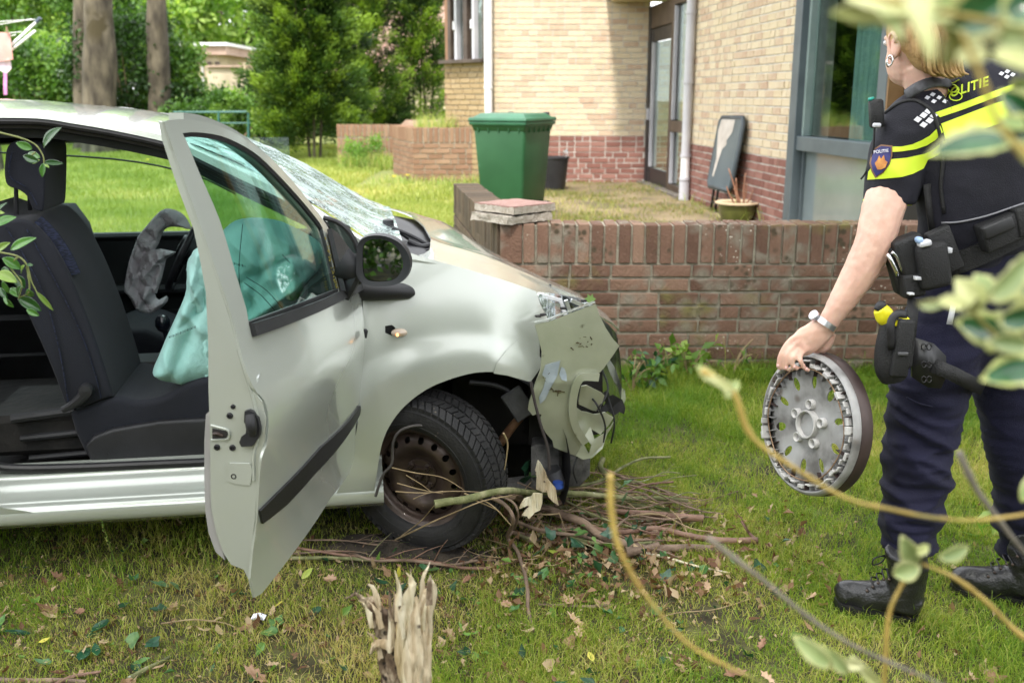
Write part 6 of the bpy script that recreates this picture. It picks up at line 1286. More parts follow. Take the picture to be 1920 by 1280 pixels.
# ---------------------------------------------------------------- leaf litter
dry_m = leafmat('dry_leaf', (.13, .06, .03), (.50, .38, .24), rough=.7, tr=.2, c3=(.30, .18, .10))
grn_m = leafmat('fallen_green_leaf', (.02, .07, .03), (.16, .30, .06), rough=.35, tr=.2, c3=(.05, .15, .05))
yel_m = leafmat('fallen_yellow_leaf', (.45, .42, .05), (.62, .58, .12), rough=.5, tr=.3)
def litter(n, sx0, sx1, sy0, sy1, m, s0, s1, nm, asp=.6, w=None, zo=.012):
    x, y = scat(n, sx0, sx1, sy0, sy1)
    if w is not None: k = np.random.rand(n) < w(x, y); x, y = x[k], y[k]
    V, T_, r = leaves(np.stack([x, y, gz(x, y) + np.random.uniform(.0, 2 * zo, len(x))], 1), np.random.uniform(s0, s1, len(x)), asp, None, .9, fold=.6); o = fastmesh(nm, V, None, m, r, None, tris=T_); tag(o, kind='stuff')
wl = lambda x, y: np.clip(.12 + .75 * np.exp(-((y - 2.55) / .45) ** 2) * (x < .5) + .7 * np.exp(-((x - .2) / .6) ** 2 - ((y - 2.8) / .45) ** 2) + .25 * pnoise(x, y, 3, 1), 0, 1)
litter(5200, -2, 2.6, 1.65, 5.2, dry_m, .008, .028, 'leaf_litter', .55, wl)
litter(9000, -2, .6, 2.2, 3.3, dry_m, .006, .016, 'leaf_litter', .35, wl)
litter(420, -1.6, 1.4, 1.7, 3.4, grn_m, .02, .05, 'leaf_litter', .55, lambda x, y: .2 + .8 * np.exp(-((x - .15) / .5) ** 2 - ((y - 2.75) / .3) ** 2))
IVS = [(0, -.5), (.28, -.42), (.5, -.05), (.28, .12), (.20, .30), (0, .62), (-.20, .30), (-.28, .12), (-.5, -.05), (-.28, -.42)]
HOL = [(0, -.5), (.16, -.32), (.24, -.05), (.18, .25), (0, .6), (-.18, .25), (-.24, -.05), (-.16, -.32)]
OAK = [(0, -.5), (.10, -.32), (.24, -.26), (.16, -.1), (.32, .04), (.18, .14), (.26, .32), (.08, .36), (0, .56), (-.10, .36), (-.26, .28), (-.16, .12), (-.32, 0), (-.15, -.12), (-.22, -.28), (-.08, -.32)]
LM = {'ivy': [mat('leaf_ivy1', (.012, .055, .03), (.03, .10, .05), sc=60, rough=.35, coat=.15), mat('leaf_ivy2', (.05, .13, .03), (.10, .20, .05), sc=60, rough=.45), mat('leaf_ivy3', (.06, .15, .06), (.13, .24, .11), sc=60, rough=.45)],
      'holly': [mat('leaf_holly1', (.01, .05, .025), (.02, .09, .04), sc=25, rough=.18, coat=.5)], 'oak': [mat('leaf_dry1', (.30, .17, .10), (.48, .32, .21), sc=22, rough=.75), mat('leaf_dry2', (.18, .09, .05), (.32, .18, .11), sc=22, rough=.75), mat('leaf_dry3', (.42, .26, .15), (.58, .42, .28), sc=22, rough=.7)],
      'yellow': [mat('leaf_yel', (.48, .44, .05), (.62, .56, .10), sc=20, rough=.5), mat('leaf_yelgreen', (.26, .34, .04), (.42, .46, .08), sc=20, rough=.5)]}
def leafobj(kind, u, v, size, label, tilt=.5, rz=None, hgt=.02, mi_=None, cat='leaf', nm=None, th=.0006):
    p = WZ(u, v, hgt); g = gh(p.x, p.y); p = WZ(u, v, g + hgt)
    S = {'ivy': IVS, 'holly': HOL, 'oak': OAK, 'yellow': HOL}[kind]; c = Vector((0, 0, 0)); n = len(S)
    cup = random.uniform(.15, .5) * (1 if kind != 'oak' else 1.6); V = []
    for k in (0, 1):
        V.append(Vector((0, 0, -k * th / size)))
        for x, y in S: V.append(Vector((x, y, cup * (x * x * 1.4 + .35 * y * y) + random.uniform(-.05, .05) * (kind == 'oak') - k * th / size)))
    Fc = [(0, 1 + i, 1 + (i + 1) % n) for i in range(n)] + [(n + 1, n + 2 + (i + 1) % n, n + 2 + i) for i in range(n)] + [(1 + i, n + 2 + i, n + 2 + (i + 1) % n, 1 + (i + 1) % n) for i in range(n)]
    M = Matrix.Translation(p) @ Matrix.Rotation(rz if rz is not None else random.uniform(0, 6.28), 4, 'Z') @ Matrix.Rotation(random.gauss(0, tilt) + .2, 4, 'X') @ Matrix.Rotation(random.gauss(0, tilt * .6), 4, 'Y') @ Matrix.Scale(size, 4)
    V = [M @ v for v in V]; o = ob(nm or {'ivy': 'ivy_leaf', 'holly': 'holly_leaf', 'oak': 'dry_leaf', 'yellow': 'yellow_leaf'}[kind], (V, Fc), LM[kind][mi_ if mi_ is not None else random.randrange(len(LM[kind]))], None, smooth=False)
    return tag(o, label, cat)
for k, (kd, u, v, s, lab) in enumerate((
    ('ivy', 300, 1095, .055, 'lobed green leaf upright in the grass below the sill'), ('ivy', 328, 1098, .045, 'pale lobed leaf right of the upright green leaf below the sill'), ('yellow', 522, 1132, .045, 'yellow leaf on the lawn right of the door tip'),
    ('yellow', 575, 1075, .045, 'yellow green leaf standing under the branches below the door'), ('yellow', 655, 1013, .035, 'yellow leaf lying left of the front wheel'), ('holly', 188, 1172, .075, 'shiny dark holly leaf pointing up in the lower left grass'),
    ('holly', 157, 1225, .07, 'shiny dark holly leaf pointing down in the lower left grass'), ('holly', 180, 1218, .05, 'small dark holly leaf between two bigger ones at the lower left'), ('holly', 35, 1185, .065, 'dark holly leaf at the left edge of the lawn'),
    ('yellow', 82, 1200, .03, 'small yellow leaf near the left edge of the lawn'), ('ivy', 250, 1200, .05, 'dark ivy leaf left of the centre bottom'), ('ivy', 288, 1205, .05, 'ivy leaf right of its dark twin at the bottom left'),
    ('ivy', 505, 1185, .05, 'blue green ivy leaf beside the silver wrapper'), ('ivy', 520, 1165, .05, 'dark ivy leaf touching the silver wrapper'), ('ivy', 590, 1148, .05, 'pale green leaf right of the yellow leaf below the door'),
    ('ivy', 80, 1240, .045, 'small dark ivy leaf at the lower left'), ('ivy', 405, 1217, .04, 'bright green ivy leaf at the bottom between branches'), ('oak', 480, 1265, .08, 'large curled brown leaf at the bottom left of the stump'),
    ('oak', 570, 1172, .05, 'reddish brown leaf left of the stump'), ('oak', 620, 1085, .06, 'crumpled tan leaf below the sill branches'), ('oak', 1065, 1125, .07, 'pale brown curled leaf right of the bent grey branch'), ('oak', 1080, 1165, .07, 'tan oak leaf standing in the grass at lower centre'),
    ('oak', 1085, 1185, .05, 'tan leaf just below the standing oak leaf'), ('oak', 1060, 1050, .06, 'brown leaf under the branch pile near its bottom edge'), ('yellow', 1040, 1035, .05, 'yellow leaf at the bottom edge of the pile'), ('yellow', 1075, 1048, .05, 'yellow green leaf below the pile, right of the yellow one'),
    ('ivy', 1053, 1020, .05, 'blue green ivy leaf in front of the pile'), ('ivy', 1100, 1015, .05, 'light ivy leaf hanging on the lower pile'), ('yellow', 1415, 954, .045, 'bright yellow leaf lying on the open lawn below the wheel trim'),
    ('ivy', 1318, 1070, .045, 'green leaf standing beside the peeled white stick'), ('ivy', 1250, 1080, .05, 'dark ivy leaf left of the peeled white stick'), ('oak', 1325, 1100, .045, 'brown leaf below the tip of the peeled stick'), ('oak', 1518, 1118, .06, 'pale torn leaf left of the policewoman boot'),
    ('oak', 1380, 1262, .07, 'light brown leaf at the lower right near the bottom edge'), ('oak', 1430, 1205, .045, 'thin curled leaf in the grass at the lower right'), ('ivy', 1010, 1010, .045, 'dark ivy leaf between the stems below the torn wood'), ('ivy', 960, 1120, .035, 'dark round ivy leaf right of the stump'),
    ('oak', 950, 1132, .045, 'tan leaf under the dark round ivy leaf'), ('ivy', 1000, 1090, .04, 'ivy leaf beside the bent grey branch'), ('yellow', 1108, 1230, .04, 'pale upright sliver leaf in the grass near the bottom'), ('oak', 875, 1085, .05, 'small brown leaf between stump and bent branch'),
    ('ivy', 808, 1068, .055, 'big pale green leaf above the stump'), ('yellow', 748, 1072, .035, 'bright yellow leaf stuck to the tip of the stump'), ('oak', 1440, 1270, .05, 'small tan leaf at the bottom edge right of centre'), ('oak', 110, 1082, .06, 'curled tan leaf below the sill at the left'), ('oak', 150, 1145, .05, 'flat tan leaf in the left grass'))):
    leafobj(kd, u, v, s, lab)
def shaped(n, x0, x1, y0, y1, w, m, shapes, s0, s1, zo):
    V = []; Fc = []; rn = []; c = 0
    while c < n:
        x, y = random.uniform(x0, x1), random.uniform(y0, y1)
        if random.random() > float(w(np.array([x]), np.array([y]))[0]): c += .2; continue
        c += 1; S = random.choice(shapes); k = len(S); sz = random.uniform(s0, s1); q = len(V)
        M = Matrix.Translation((x, y, gh(x, y) + random.uniform(.006, zo))) @ Matrix.Rotation(random.uniform(0, 6.28), 4, 'Z') @ Matrix.Rotation(random.gauss(.2, .5), 4, 'X') @ Matrix.Rotation(random.gauss(0, .4), 4, 'Y') @ Matrix.Diagonal((sz * random.uniform(.55, 1), sz, sz, 1)); cup = random.uniform(.2, 1.6)
        V.append(M @ Vector((0, 0, 0))); V += [M @ Vector((a, b, cup * (a * a + .5 * b * b) + random.uniform(-.08, .08))) for a, b in S]
        Fc += [(q, q + 1 + i, q + 1 + (i + 1) % k) for i in range(k)]; rn += [random.random()] * k
    o = ob('leaf_litter', (V, Fc), m, None, rnd=rn); tag(o, kind='stuff')
shaped(620, -1.7, 2.2, 1.7, 3.6, lambda x, y: wl(x, y) * .8 + .08, dry_m, [OAK, OAK, HOL, IVS], .022, .055, .02)
shaped(110, -1.6, 1.4, 1.7, 3.3, lambda x, y: wl(x, y) * .7, grn_m, [IVS, IVS, HOL], .022, .05, .025)
for u, v, rz_ in ((1160, 915, .2), (1172, 935, 1.2), (1178, 905, 2.2), (1000, 890, .5), (990, 878, 1.5), (1010, 880, 2.4), (1120, 960, 1), (1240, 955, 2), (985, 900, 0), (1030, 1000, 1.), (1090, 1000, 2.), (1140, 1000, 1.6), (1010, 1035, 1), (1150, 1045, .4), (1080, 1020, 2.6), (1120, 1030, .2)):
    leafobj('ivy', u, v, random.uniform(.035, .07), 'green ivy leaf caught among the twigs of the branch pile', 1.0, rz_, hgt=max(.03, .22 - (v - 880) * .0012), mi_=2 if v < 940 and u > 1150 else None)['group'] = 'ivy leaves in the branch pile'
T = thing('foil_wrapper', 'crumpled silver wrapper on the lawn below the open door', 'wrapper', WZ(484, 1160, .01)); p = WZ(484, 1160, .012)
ob('foil', ([p + Vector(q) for q in ((-.022, .0, 0), (-.016, .01, .012), (-.004, .004, .004), (.004, .012, .014), (.014, .0, .004), (.024, .006, .010), (.018, -.008, 0), (.002, -.01, .008), (-.012, -.01, .002))], [(0, 1, 2, 8), (1, 3, 2), (2, 3, 4, 7), (3, 5, 4), (4, 5, 6), (4, 6, 7), (2, 7, 8)]), mat('foil', (.45, .46, .52), (.62, .63, .68), sc=60, rough=.3, metal=.6), T)
litter(2600, -.1, 1.05, 2.75, 3.5, dry_m, .012, .045, 'leaf_litter', .55, lambda x, y: .25 + .75 * np.exp(-((x - .3) / .4) ** 2 - ((y - 3.05) / .25) ** 2), .02)
litter(230, -.05, .9, 2.8, 3.4, grn_m, .02, .05, 'leaf_litter', .6, lambda x, y: np.exp(-((x - .25) / .35) ** 2 - ((y - 3.0) / .22) ** 2), .05)
# soil heaped against the flat tyre
def heap(cx_, cy_, r0, h0):
    V = []; Fc = []; n = 30
    for i in range(n):
        for j in range(n):
            a = (i / (n - 1) - .5) * 2; b = (j / (n - 1) - .5) * 2; q = max(0, 1 - a * a - b * b); x = cx_ + a * r0; y = cy_ + b * r0 * .45; V.append(Vector((x, y, gh(x, y) - .006 + h0 * q * (1 + .5 * noise.noise(Vector((x * 12, y * 12, 0)))) + .008 * noise.noise(Vector((x * 50, y * 50, 1))))))
    for i in range(n - 1):
        for j in range(n - 1): Fc.append((i * n + j, (i + 1) * n + j, (i + 1) * n + j + 1, i * n + j + 1))
    return V, Fc
o = ob('soil_heap', join(heap(-.42, 3.14, .30, .035), heap(-.22, 3.08, .20, .03)), mud, None, smooth=True); tag(o, kind='stuff')
# plants at the foot of the low wall
def sprig(label, u, v, stems, leafs, size, m, y=5.15, nm='wall_plant'):
    p = WZ(u, v, .02); T = thing(nm, label, 'plant', p)
    C = []
    for k in range(stems):
        a = random.uniform(0, 6.28); e = p + Vector((math.cos(a) * .12, math.sin(a) * .05, random.uniform(.08, .24))); ob('stem', tube([p, p.lerp(e, .5) + Vector((0, 0, .04)), e], .003, 5, sub=3), thin_m, T); C += [p.lerp(e, random.uniform(.3, 1)) + Vector((random.gauss(0, .02), random.gauss(0, .02), random.gauss(0, .015))) for _ in range(leafs)]
    foliage('foliage', T, np.array([tuple(c) for c in C]), size, m, .5, None, .6)
sprig('dark glossy leaved plant growing at the wall foot beside the bumper', 1215, 722, 9, 9, .06, grn_m)
sprig('bright green lobed weed against the wall right of the glossy plant', 1290, 705, 7, 8, .075, L_lite)
sprig('small weed at the wall foot next to the broken bumper', 1185, 735, 5, 7, .05, L_mid)
sprig('low weed at the wall foot in front of the wheel trim', 1370, 708, 4, 5, .05, L_mid)
T = thing('weed', 'pale broad leaved weed in the lawn behind the policewoman leg', 'weed', WZ(1690, 960, 0))
foliage('foliage', T, np.array([tuple(WZ(1850 + random.gauss(0, 18), 985 + random.gauss(0, 18), .03)) for _ in range(10)]), .09, L_lite, .35, None, .2)
# tall grass stalks in front of the sill
for k, (u, v, u2, v2) in enumerate(((225, 1095, 190, 975), (40, 1050, 75, 998), (215, 1055, 255, 1008), (395, 1075, 372, 1010), (1290, 560, 1290, 500))):
    if k == 4: continue
    a = WZ(u, v, 0); b = WY(u2, v2, a.y - .02); T = thing('grass_stalk', ('tall seed stalk rising in front of the sill', 'short seed stalk at the far left before the sill', 'slanting seed stalk right of the tall one', 'seed stalk beside the open door')[k], 'grass stalk', a)
    ob('stalk', tube([a, a.lerp(b, .5) + Vector((.004, 0, .006)), b], [.0014, .001, .0006], 5, sub=3), G_tall, T)
    foliage('seed_head', T, np.array([tuple(a.lerp(b, random.uniform(.6, 1)) + Vector((random.gauss(0, .002), 0, 0))) for _ in range(26)]), .009, G_tall, .4, None, .0, dirs=np.array([tuple((b - a).normalized())] * 26))
# ---------------------------------------------------------------- the policewoman
def sculpt(VF, voxel, it=8, disp=None):
    me = bpy.data.meshes.new('tmp'); me.from_pydata([tuple(v) for v in VF[0]], [], VF[1]); o = bpy.data.objects.new('tmp', me); COL.objects.link(o)
    r = o.modifiers.new('r', 'REMESH'); r.mode = 'VOXEL'; r.voxel_size = voxel; s = o.modifiers.new('s', 'SMOOTH'); s.iterations = it; s.factor = .5
    dg = bpy.context.evaluated_depsgraph_get(); e = o.evaluated_get(dg); m = e.to_mesh(); V = [v.co.copy() for v in m.vertices]; N_ = [v.normal.copy() for v in m.vertices]; Fc = [tuple(p.vertices) for p in m.polygons]; e.to_mesh_clear()
    bpy.data.objects.remove(o); bpy.data.meshes.remove(me)
    if disp: V = [v + n * disp(v) for v, n in zip(V, N_)]
    return V, Fc
navy = mat('navy_cloth', (.005, .005, .020), (.009, .009, .034), sc=6, rough=.75, bump=.5, bsc=300, sheen=.05, spec=.3)
vestm = mat('vest_cloth', (.005, .005, .011), (.010, .010, .020), sc=6, rough=.8, bump=.6, bsc=350)
skinm = mat('skin', (.66, .40, .31), (.75, .49, .38), sc=26, rough=.5, sss=.15, bump=.15, bsc=140, c3=(.71, .44, .34))
leather = mat('boot_leather', (.008, .008, .009), (.018, .018, .020), sc=12, rough=.32, bump=.7, bsc=160, coat=.3)
nylon = mat('black_nylon', (.007, .007, .008), (.014, .014, .015), sc=15, rough=.6, bump=.8, bsc=260)
hiviz = mat('hiviz_yellow', (.62, .80, .03), (.72, .90, .05), sc=6, rough=.55); silver = mat('reflective_grey', (.55, .56, .60), (.66, .67, .70), sc=20, rough=.5)
YP = 2.80
def bp(u, v, y=YP): return WY(u, v, y)
foot = WZ(1700, 1165, 0)
PT = thing('person', 'policewoman in navy uniform with yellow bands walking away holding a grey wheel trim', 'person', (foot.x + .1, foot.y, 0))
def pob(nm, VF, m, parent=None, smooth=True, sharp=None): return ob(nm, VF, m, parent or PT, smooth, 'world', sharp)
# body: head, neck, left arm and hand as one surface
hc = bp(1722, 78); fdir = Vector((-.62, .78, -.25)).normalized()                # where she looks
Mh = frame(hc, (.78, .62, 0)) ; 
HX = Vector((.94, .34, 0)).normalized(); HY = Vector((-.34, .94, 0)).normalized(); HZ = Vector((0, 0, 1))
def hp(a, b, c): return hc + HX * a + HY * b + HZ * c
def ellips(c, ax, n=20, m_=12):
    V = []; Fc = []
    for i in range(m_ + 1):
        th = math.pi * i / m_
        for k in range(n): ph = 2 * math.pi * k / n; V.append(c + ax[0] * (math.sin(th) * math.cos(ph)) + ax[1] * (math.sin(th) * math.sin(ph)) + ax[2] * math.cos(th))
    for i in range(m_):
        for k in range(n): Fc.append((i * n + k, (i + 1) * n + k, (i + 1) * n + (k + 1) % n, i * n + (k + 1) % n))
    return V, Fc
head = [ellips(hp(0, 0, .02), (HX * .076, HY * .096, HZ * .100)), ellips(hp(0, .025, -.045), (HX * .060, HY * .070, HZ * .075)), ellips(hp(0, .055, -.085), (HX * .034, HY * .030, HZ * .028)),
        ellips(hp(0, .098, -.01), (HX * .013, HY * .020, HZ * .026)), ellips(hp(.0, .086, -.050), (HX * .024, HY * .012, HZ * .009)), ellips(hp(.03, .086, .012), (HX * .014, HY * .008, HZ * .008)), ellips(hp(-.03, .086, .012), (HX * .014, HY * .008, HZ * .008)),
        ellips(hp(-.076, .0, -.018), (HX * .010, HY * .018, HZ * .032)), ellips(hp(.076, .0, -.018), (HX * .010, HY * .018, HZ * .032))]
neck = tube([bp(1722, 120, YP + .0), bp(1736, 160, YP), bp(1752, 200, YP + .03)], [.056, .053, .048], 16, sub=3)
YA = 2.72
armP = [bp(1700, 250, YP - .0), bp(1676, 330, YP - .02), bp(1655, 395, YA + .02), bp(1641, 448, YA + .0), bp(1618, 500, YA), bp(1585, 555, YA), bp(1556, 600, YA), bp(1545, 616, YA)]
arm = tube(armP, [.062, .060, .057, .052, .049, .039, (.030, .025), (.033, .025)], 16, sub=4)
palm = tube([bp(1548, 610, YA), bp(1528, 628, YA), bp(1506, 642, YA), bp(1493, 646, YA)], [(.033, .024), (.040, .022), (.042, .018), (.034, .012)], 14, sub=3, up=(.3, 0, 1))
palm2 = tube([bp(1556, 622, YA + .02), bp(1545, 648, YA + .02), bp(1528, 660, YA + .03)], [.020, .020, .012], 10, sub=3)
FG = [([(1500, 628), (1484, 636), (1468, 656), (1461, 676), (1459, 690)], -.012, .0085), ([(1503, 638), (1490, 646), (1477, 662), (1473, 680), (1474, 694)], -.022, .009), ([(1508, 646), (1497, 656), (1488, 668), (1486, 680), (1490, 692)], -.030, .0085), ([(1514, 652), (1504, 662), (1500, 674), (1506, 686), (1513, 696)], -.036, .0078), ([(1545, 635), (1535, 655), (1528, 672), (1520, 688)], .042, .0095)]
fing = [tube([bp(u, v, YA + (dy if i > 1 else dy * .4)) for i, (u, v) in enumerate(P)], [r_ * 1.15] + [r_ * (1.05 - .07 * i) for i in range(1, len(P))], 10, sub=4) for P, dy, r_ in FG]
tips = [ellips(f[0][-5] * 1.0, (Vector((.0068, 0, 0)), Vector((0, .0068, 0)), Vector((0, 0, .0075))), 10, 6) for f in fing]
handdisp = lambda v: .0012 * noise.noise(v * 60)
body = pob('body', sculpt(join(*head, neck, arm, palm, palm2, *fing, *tips), .0042, 5, handdisp), skinm)
for P, dy, r_ in FG[:4]:
    p = bp(P[-1][0], P[-1][1] - 4, YA + dy - .008); pob('fingernail', xf(lathe([(.0001, .0015), (.004, .001), (.005, -.001)], 10), frame(p, (1, 0, 0)) @ Matrix.Rotation(R(90), 4, 'X') @ Matrix.Diagonal((.8, 1.1, 1, 1))), mat('nail', (.74, .45, .40), rough=.3), body)
for s_ in (-1, 1):
    pob('eye', ellips(hp(.03 * s_, .088, .0), (HX * .011, HY * .008, HZ * .008), 12, 8), mat('eye_white', (.7, .7, .7), rough=.2), body)
pob('lips', tube([hp(-.022, .092, -.052), hp(0, .100, -.050), hp(.022, .092, -.052)], [.003, .006, .003], 8, sub=3), mat('lips', (.45, .16, .14), rough=.4), body)
pob('ear_ring', join(tube([hp(-.088, .0, -.050) + HY * (.011 * math.cos(a)) + HZ * (.013 * math.sin(a)) for a in np.linspace(0, 6.28, 15)], .0022, 6), tube([hp(-.084, .008, -.056) + HX * (.009 * math.cos(a)) + HZ * (.011 * math.sin(a)) for a in np.linspace(0, 6.28, 15)], .0018, 6)), chrome, body)
# inner ear shape
pob('ear', tube([hp(-.084, -.010, -.004 - .03 * 0), hp(-.090, -.016, .008), hp(-.088, .0, .020), hp(-.086, .014, .006), hp(-.084, .008, -.030), hp(-.080, 0, -.044)], [.005, .005, .005, .004, .004, .003], 8, sub=4), skinm, body)
# hair
hairm = mat('blond_hair', (.30, .17, .06), (.66, .46, .22), sc=9, rough=.45, bump=1.2, bsc=120, aniso=(3, 3, .4), c3=(.48, .30, .12))
hshell = join(ellips(hp(0, -.012, .032), (HX * .084, HY * .102, HZ * .100)), ellips(hp(.0, -.055, .0), (HX * .072, HY * .062, HZ * .085)))
hb_ = pob('hair', sculpt(hshell, .007, 6, lambda v: .004 * noise.noise(Vector((v.x * 90, v.y * 90, v.z * 14)))), hairm)
st_ = []
for k in range(170):
    o1 = random.gauss(0, 1); o2 = random.gauss(0, 1); q = random.uniform(-4, 4)
    a = bp(1742 + o1 * 7, 30 + o2 * 5, YP - .07 + o2 * .012); m1_ = bp(1762 + o1 * 11, 62, YP - .115 + o2 * .012); m_ = bp(1768 + o1 * 14, 100, YP - .105 + o2 * .014); e = bp(1772 + o1 * 15, 132 + q, YP - .095 + o2 * .014)
    st_.append(tube([a, m1_, m_, e, bp(1776 + o1 * 15 + 8, 145 + q - abs(o1) * 3, YP - .095 + o2 * .014)], [.004, .006, .006, .005, .001], 5, sub=3))
pob('ponytail', join(*st_), hairm)
st_ = [tube([hp(random.gauss(0, .05), -.06, .08), hp(random.gauss(.03, .08), -.10 + random.gauss(0, .03), .08 + random.gauss(0, .04)), hp(random.gauss(.1, .06), -.12 + random.gauss(0, .04), .03 + random.gauss(0, .05))], .0007, 4, sub=4) for _ in range(26)]
pob('loose_hair', join(*st_), hairm)
# shirt and vest: torso, shoulders, sleeves
ux = Vector((.93, .12, .34)).normalized()
torso = tube([bp(1838, 560, YP + .03), bp(1832, 500, YP + .03), bp(1836, 440, YP + .02), bp(1842, 370, YP), bp(1838, 300, YP), bp(1828, 240, YP), bp(1808, 195, YP + .01), bp(1768, 172, YP + .01)],
             [(.175, .13), (.17, .125), (.172, .125), (.185, .13), (.198, .132), (.195, .12), (.150, .095), (.068, .068)], 26, sub=5, up=ux)
slv = tube([bp(1765, 205, YP - .01), bp(1716, 236, YP - .02), bp(1690, 285, YP - .025), bp(1677, 330, YP - .03), bp(1668, 381, YP - .035)], [(.080, .075), (.088, .082), (.082, .080), (.074, .074), (.068, .068)], 20, sub=5)
slv2 = tube([bp(1860, 170, YP + .05), bp(1945, 190, YP + .10), bp(1990, 260, YP + .1), bp(2010, 350, YP + .08)], [(.08, .075), (.088, .08), (.08, .08), (.07, .07)], 18, sub=5)
def foldv(v): 
    q = noise.noise(Vector((v.x * 5, v.y * 5, v.z * 11 + v.x * 6))); return .007 * (1 - 2 * abs(q)) + .0015 * noise.noise(v * 40) - .003
shirtVF = sculpt(join(torso, slv, slv2), .0085, 7, foldv)
shirt = pob('uniform_shirt', shirtVF, vestm); BV = BVHTree.FromPolygons(shirtVF[0], shirtVF[1])
pob('right_arm', sculpt(tube([bp(2008, 330, YP + .08), bp(2015, 430, YP + .06), bp(2000, 520, YP), bp(1985, 560, YP - .02), bp(1980, 600, YP - .02)], [.05, .046, .038, .03, .028], 14, sub=4), .006, 4), skinm, body)
def onshirt(u, v, off=.003):
    r = ray(u, v).normalized(); h_ = BV.ray_cast(EYE, r)
    if h_[0] is None:
        h_ = BV.find_nearest(bp(u, v))
    return h_[0] - r * off
def decal(nm, P, m, step=7, off=.003, th=.0015, parent=None): return pob(nm, panel(P, lambda u, v: onshirt(u, v, off), step, -th), m, parent or shirt, sharp=60)
decal('yellow_band', [(1754, 211), (1800, 195), (1850, 176), (1902, 157), (1906, 167), (1860, 185), (1810, 204), (1763, 220)], hiviz)
decal('yellow_band', [(1765, 232), (1810, 215), (1862, 195), (1925, 176), (1990, 165), (1990, 205), (1925, 214), (1862, 236), (1809, 254), (1773, 261)], hiviz)
decal('yellow_band', [(1672, 275), (1690, 275), (1711, 271), (1730, 263), (1744, 255), (1763, 236), (1768, 248), (1754, 263), (1738, 273), (1717, 280), (1690, 284), (1672, 285)], hiviz)
decal('yellow_band', [(1668, 299), (1700, 296), (1734, 289), (1745, 284), (1762, 270), (1775, 262), (1775, 280), (1757, 292), (1740, 300), (1732, 316), (1712, 326), (1691, 332), (1660, 335), (1626, 337), (1628, 322), (1640, 306)], hiviz)
shm = mat('patch_blue', (.015, .015, .10), (.025, .025, .16), sc=30, rough=.6); orgm = mat('patch_orange', (.45, .16, .03), (.60, .28, .05), sc=60, rough=.6); brn = mat('patch_border', (.20, .10, .05), rough=.6)
sh_ = [(1633, 290), (1640, 278), (1652, 271), (1673, 273), (1673, 292), (1668, 308), (1656, 324), (1641, 334), (1634, 322), (1630, 306)]
decal('shield_border', sh_, brn, 5, .005); c_ = (1652, 300); pt_ = decal('shield_patch', [(c_[0] + (x - c_[0]) * .86, c_[1] + (y - c_[1]) * .9) for x, y in sh_], shm, 4, .0075)
decal('shield_emblem', [(1645, 318), (1640, 306), (1645, 300), (1648, 292), (1652, 298), (1657, 291), (1659, 300), (1664, 304), (1660, 314), (1652, 318)], orgm, 3, .010, parent=pt_)
whm = mat('print_white', (.62, .62, .66), (.74, .74, .78), sc=20, rough=.6)
def dia(u, v, a=8, b=6, m=whm, nm='check_mark'): return panel([(u - a, v + 1), (u - 1, v - b), (u + a, v - 1), (u + 1, v + b)], lambda x, y: onshirt(x, y, .004), 6, -.001)
pob('check_marks', join(*[dia(u, v) for u, v in ((1732, 216), (1721, 224), (1743, 226), (1732, 234), (1741, 208), (1751, 217))]), whm, shirt)
pob('check_marks', join(*[dia(u, v, 5.5, 4) for u, v in ((1739, 183), (1749, 177), (1751, 190), (1761, 183), (1772, 190), (1878, 138), (1888, 144), (1889, 134), (1899, 140))]), whm, shirt)
def textdecal(body_, u0, v0, hpx, ang, m, nm, off=.004, shear=.25, space=1.1, font_bold=.02):
    cu_ = bpy.data.curves.new('t', 'FONT'); cu_.body = body_; cu_.size = 1; cu_.offset = font_bold; cu_.space_character = space; cu_.resolution_u = 3; cu_.shear = 0; o = bpy.data.objects.new('t', cu_); COL.objects.link(o)
    dg = bpy.context.evaluated_depsgraph_get(); m_ = o.evaluated_get(dg).to_mesh(); V = [v.co.copy() for v in m_.vertices]; Fc = [tuple(p.vertices) for p in m_.polygons]; bpy.data.objects.remove(o)
    s = hpx / .72; ca, sa = math.cos(ang), math.sin(ang); out = []
    for v in V:
        x = (v.x + v.y * shear) * s; y = v.y * s; out.append(onshirt(u0 + x * ca - y * sa * -1 * -1, v0 - y * ca - x * sa, off))
    return pob(nm, (out, Fc), m, shirt)
textdecal('POLITIE', 1768, 187, 17, R(17.5), hiviz, 'police_lettering', shear=.35, space=1.12, font_bold=.025)
textdecal('POLITIE', 1638, 288, 6, R(6), whm, 'patch_lettering', off=.011, shear=0, space=1.0, font_bold=.01)
em_ = [(1786 + 9 * math.cos(a), 166 + 7 * math.sin(a)) for a in np.linspace(0, 6.28, 14)[:-1]]
pob('emblem', join(tube([onshirt(u, v, .006) for u, v in em_ + em_[:2]], .0016, 6), tube([onshirt(1792 + 12 * math.cos(a), 181 + 8 * math.sin(a), .006) for a in np.linspace(0, 6.28, 14)], .0016, 6), tube([onshirt(u, v, .006) for u, v in ((1778, 160), (1768, 154), (1776, 150), (1786, 156), (1798, 150))], .0015, 6, sub=3)), hiviz, shirt)
pob('vest_edge', tube([onshirt(u, v, .002) for u, v in spl([(1660, 212), (1685, 194), (1712, 188), (1732, 196), (1748, 212), (1757, 236), (1764, 262), (1768, 300), (1764, 350), (1770, 400)], 4)], .0055, 8), nylon, shirt)
pob('waist_cord', tube([onshirt(u, v, .004) for u, v in spl([(1765, 418), (1800, 416), (1850, 405), (1900, 388), (1930, 378)], 4)], .0028, 6), mat('cord_grey', (.2, .2, .22), rough=.6), shirt)
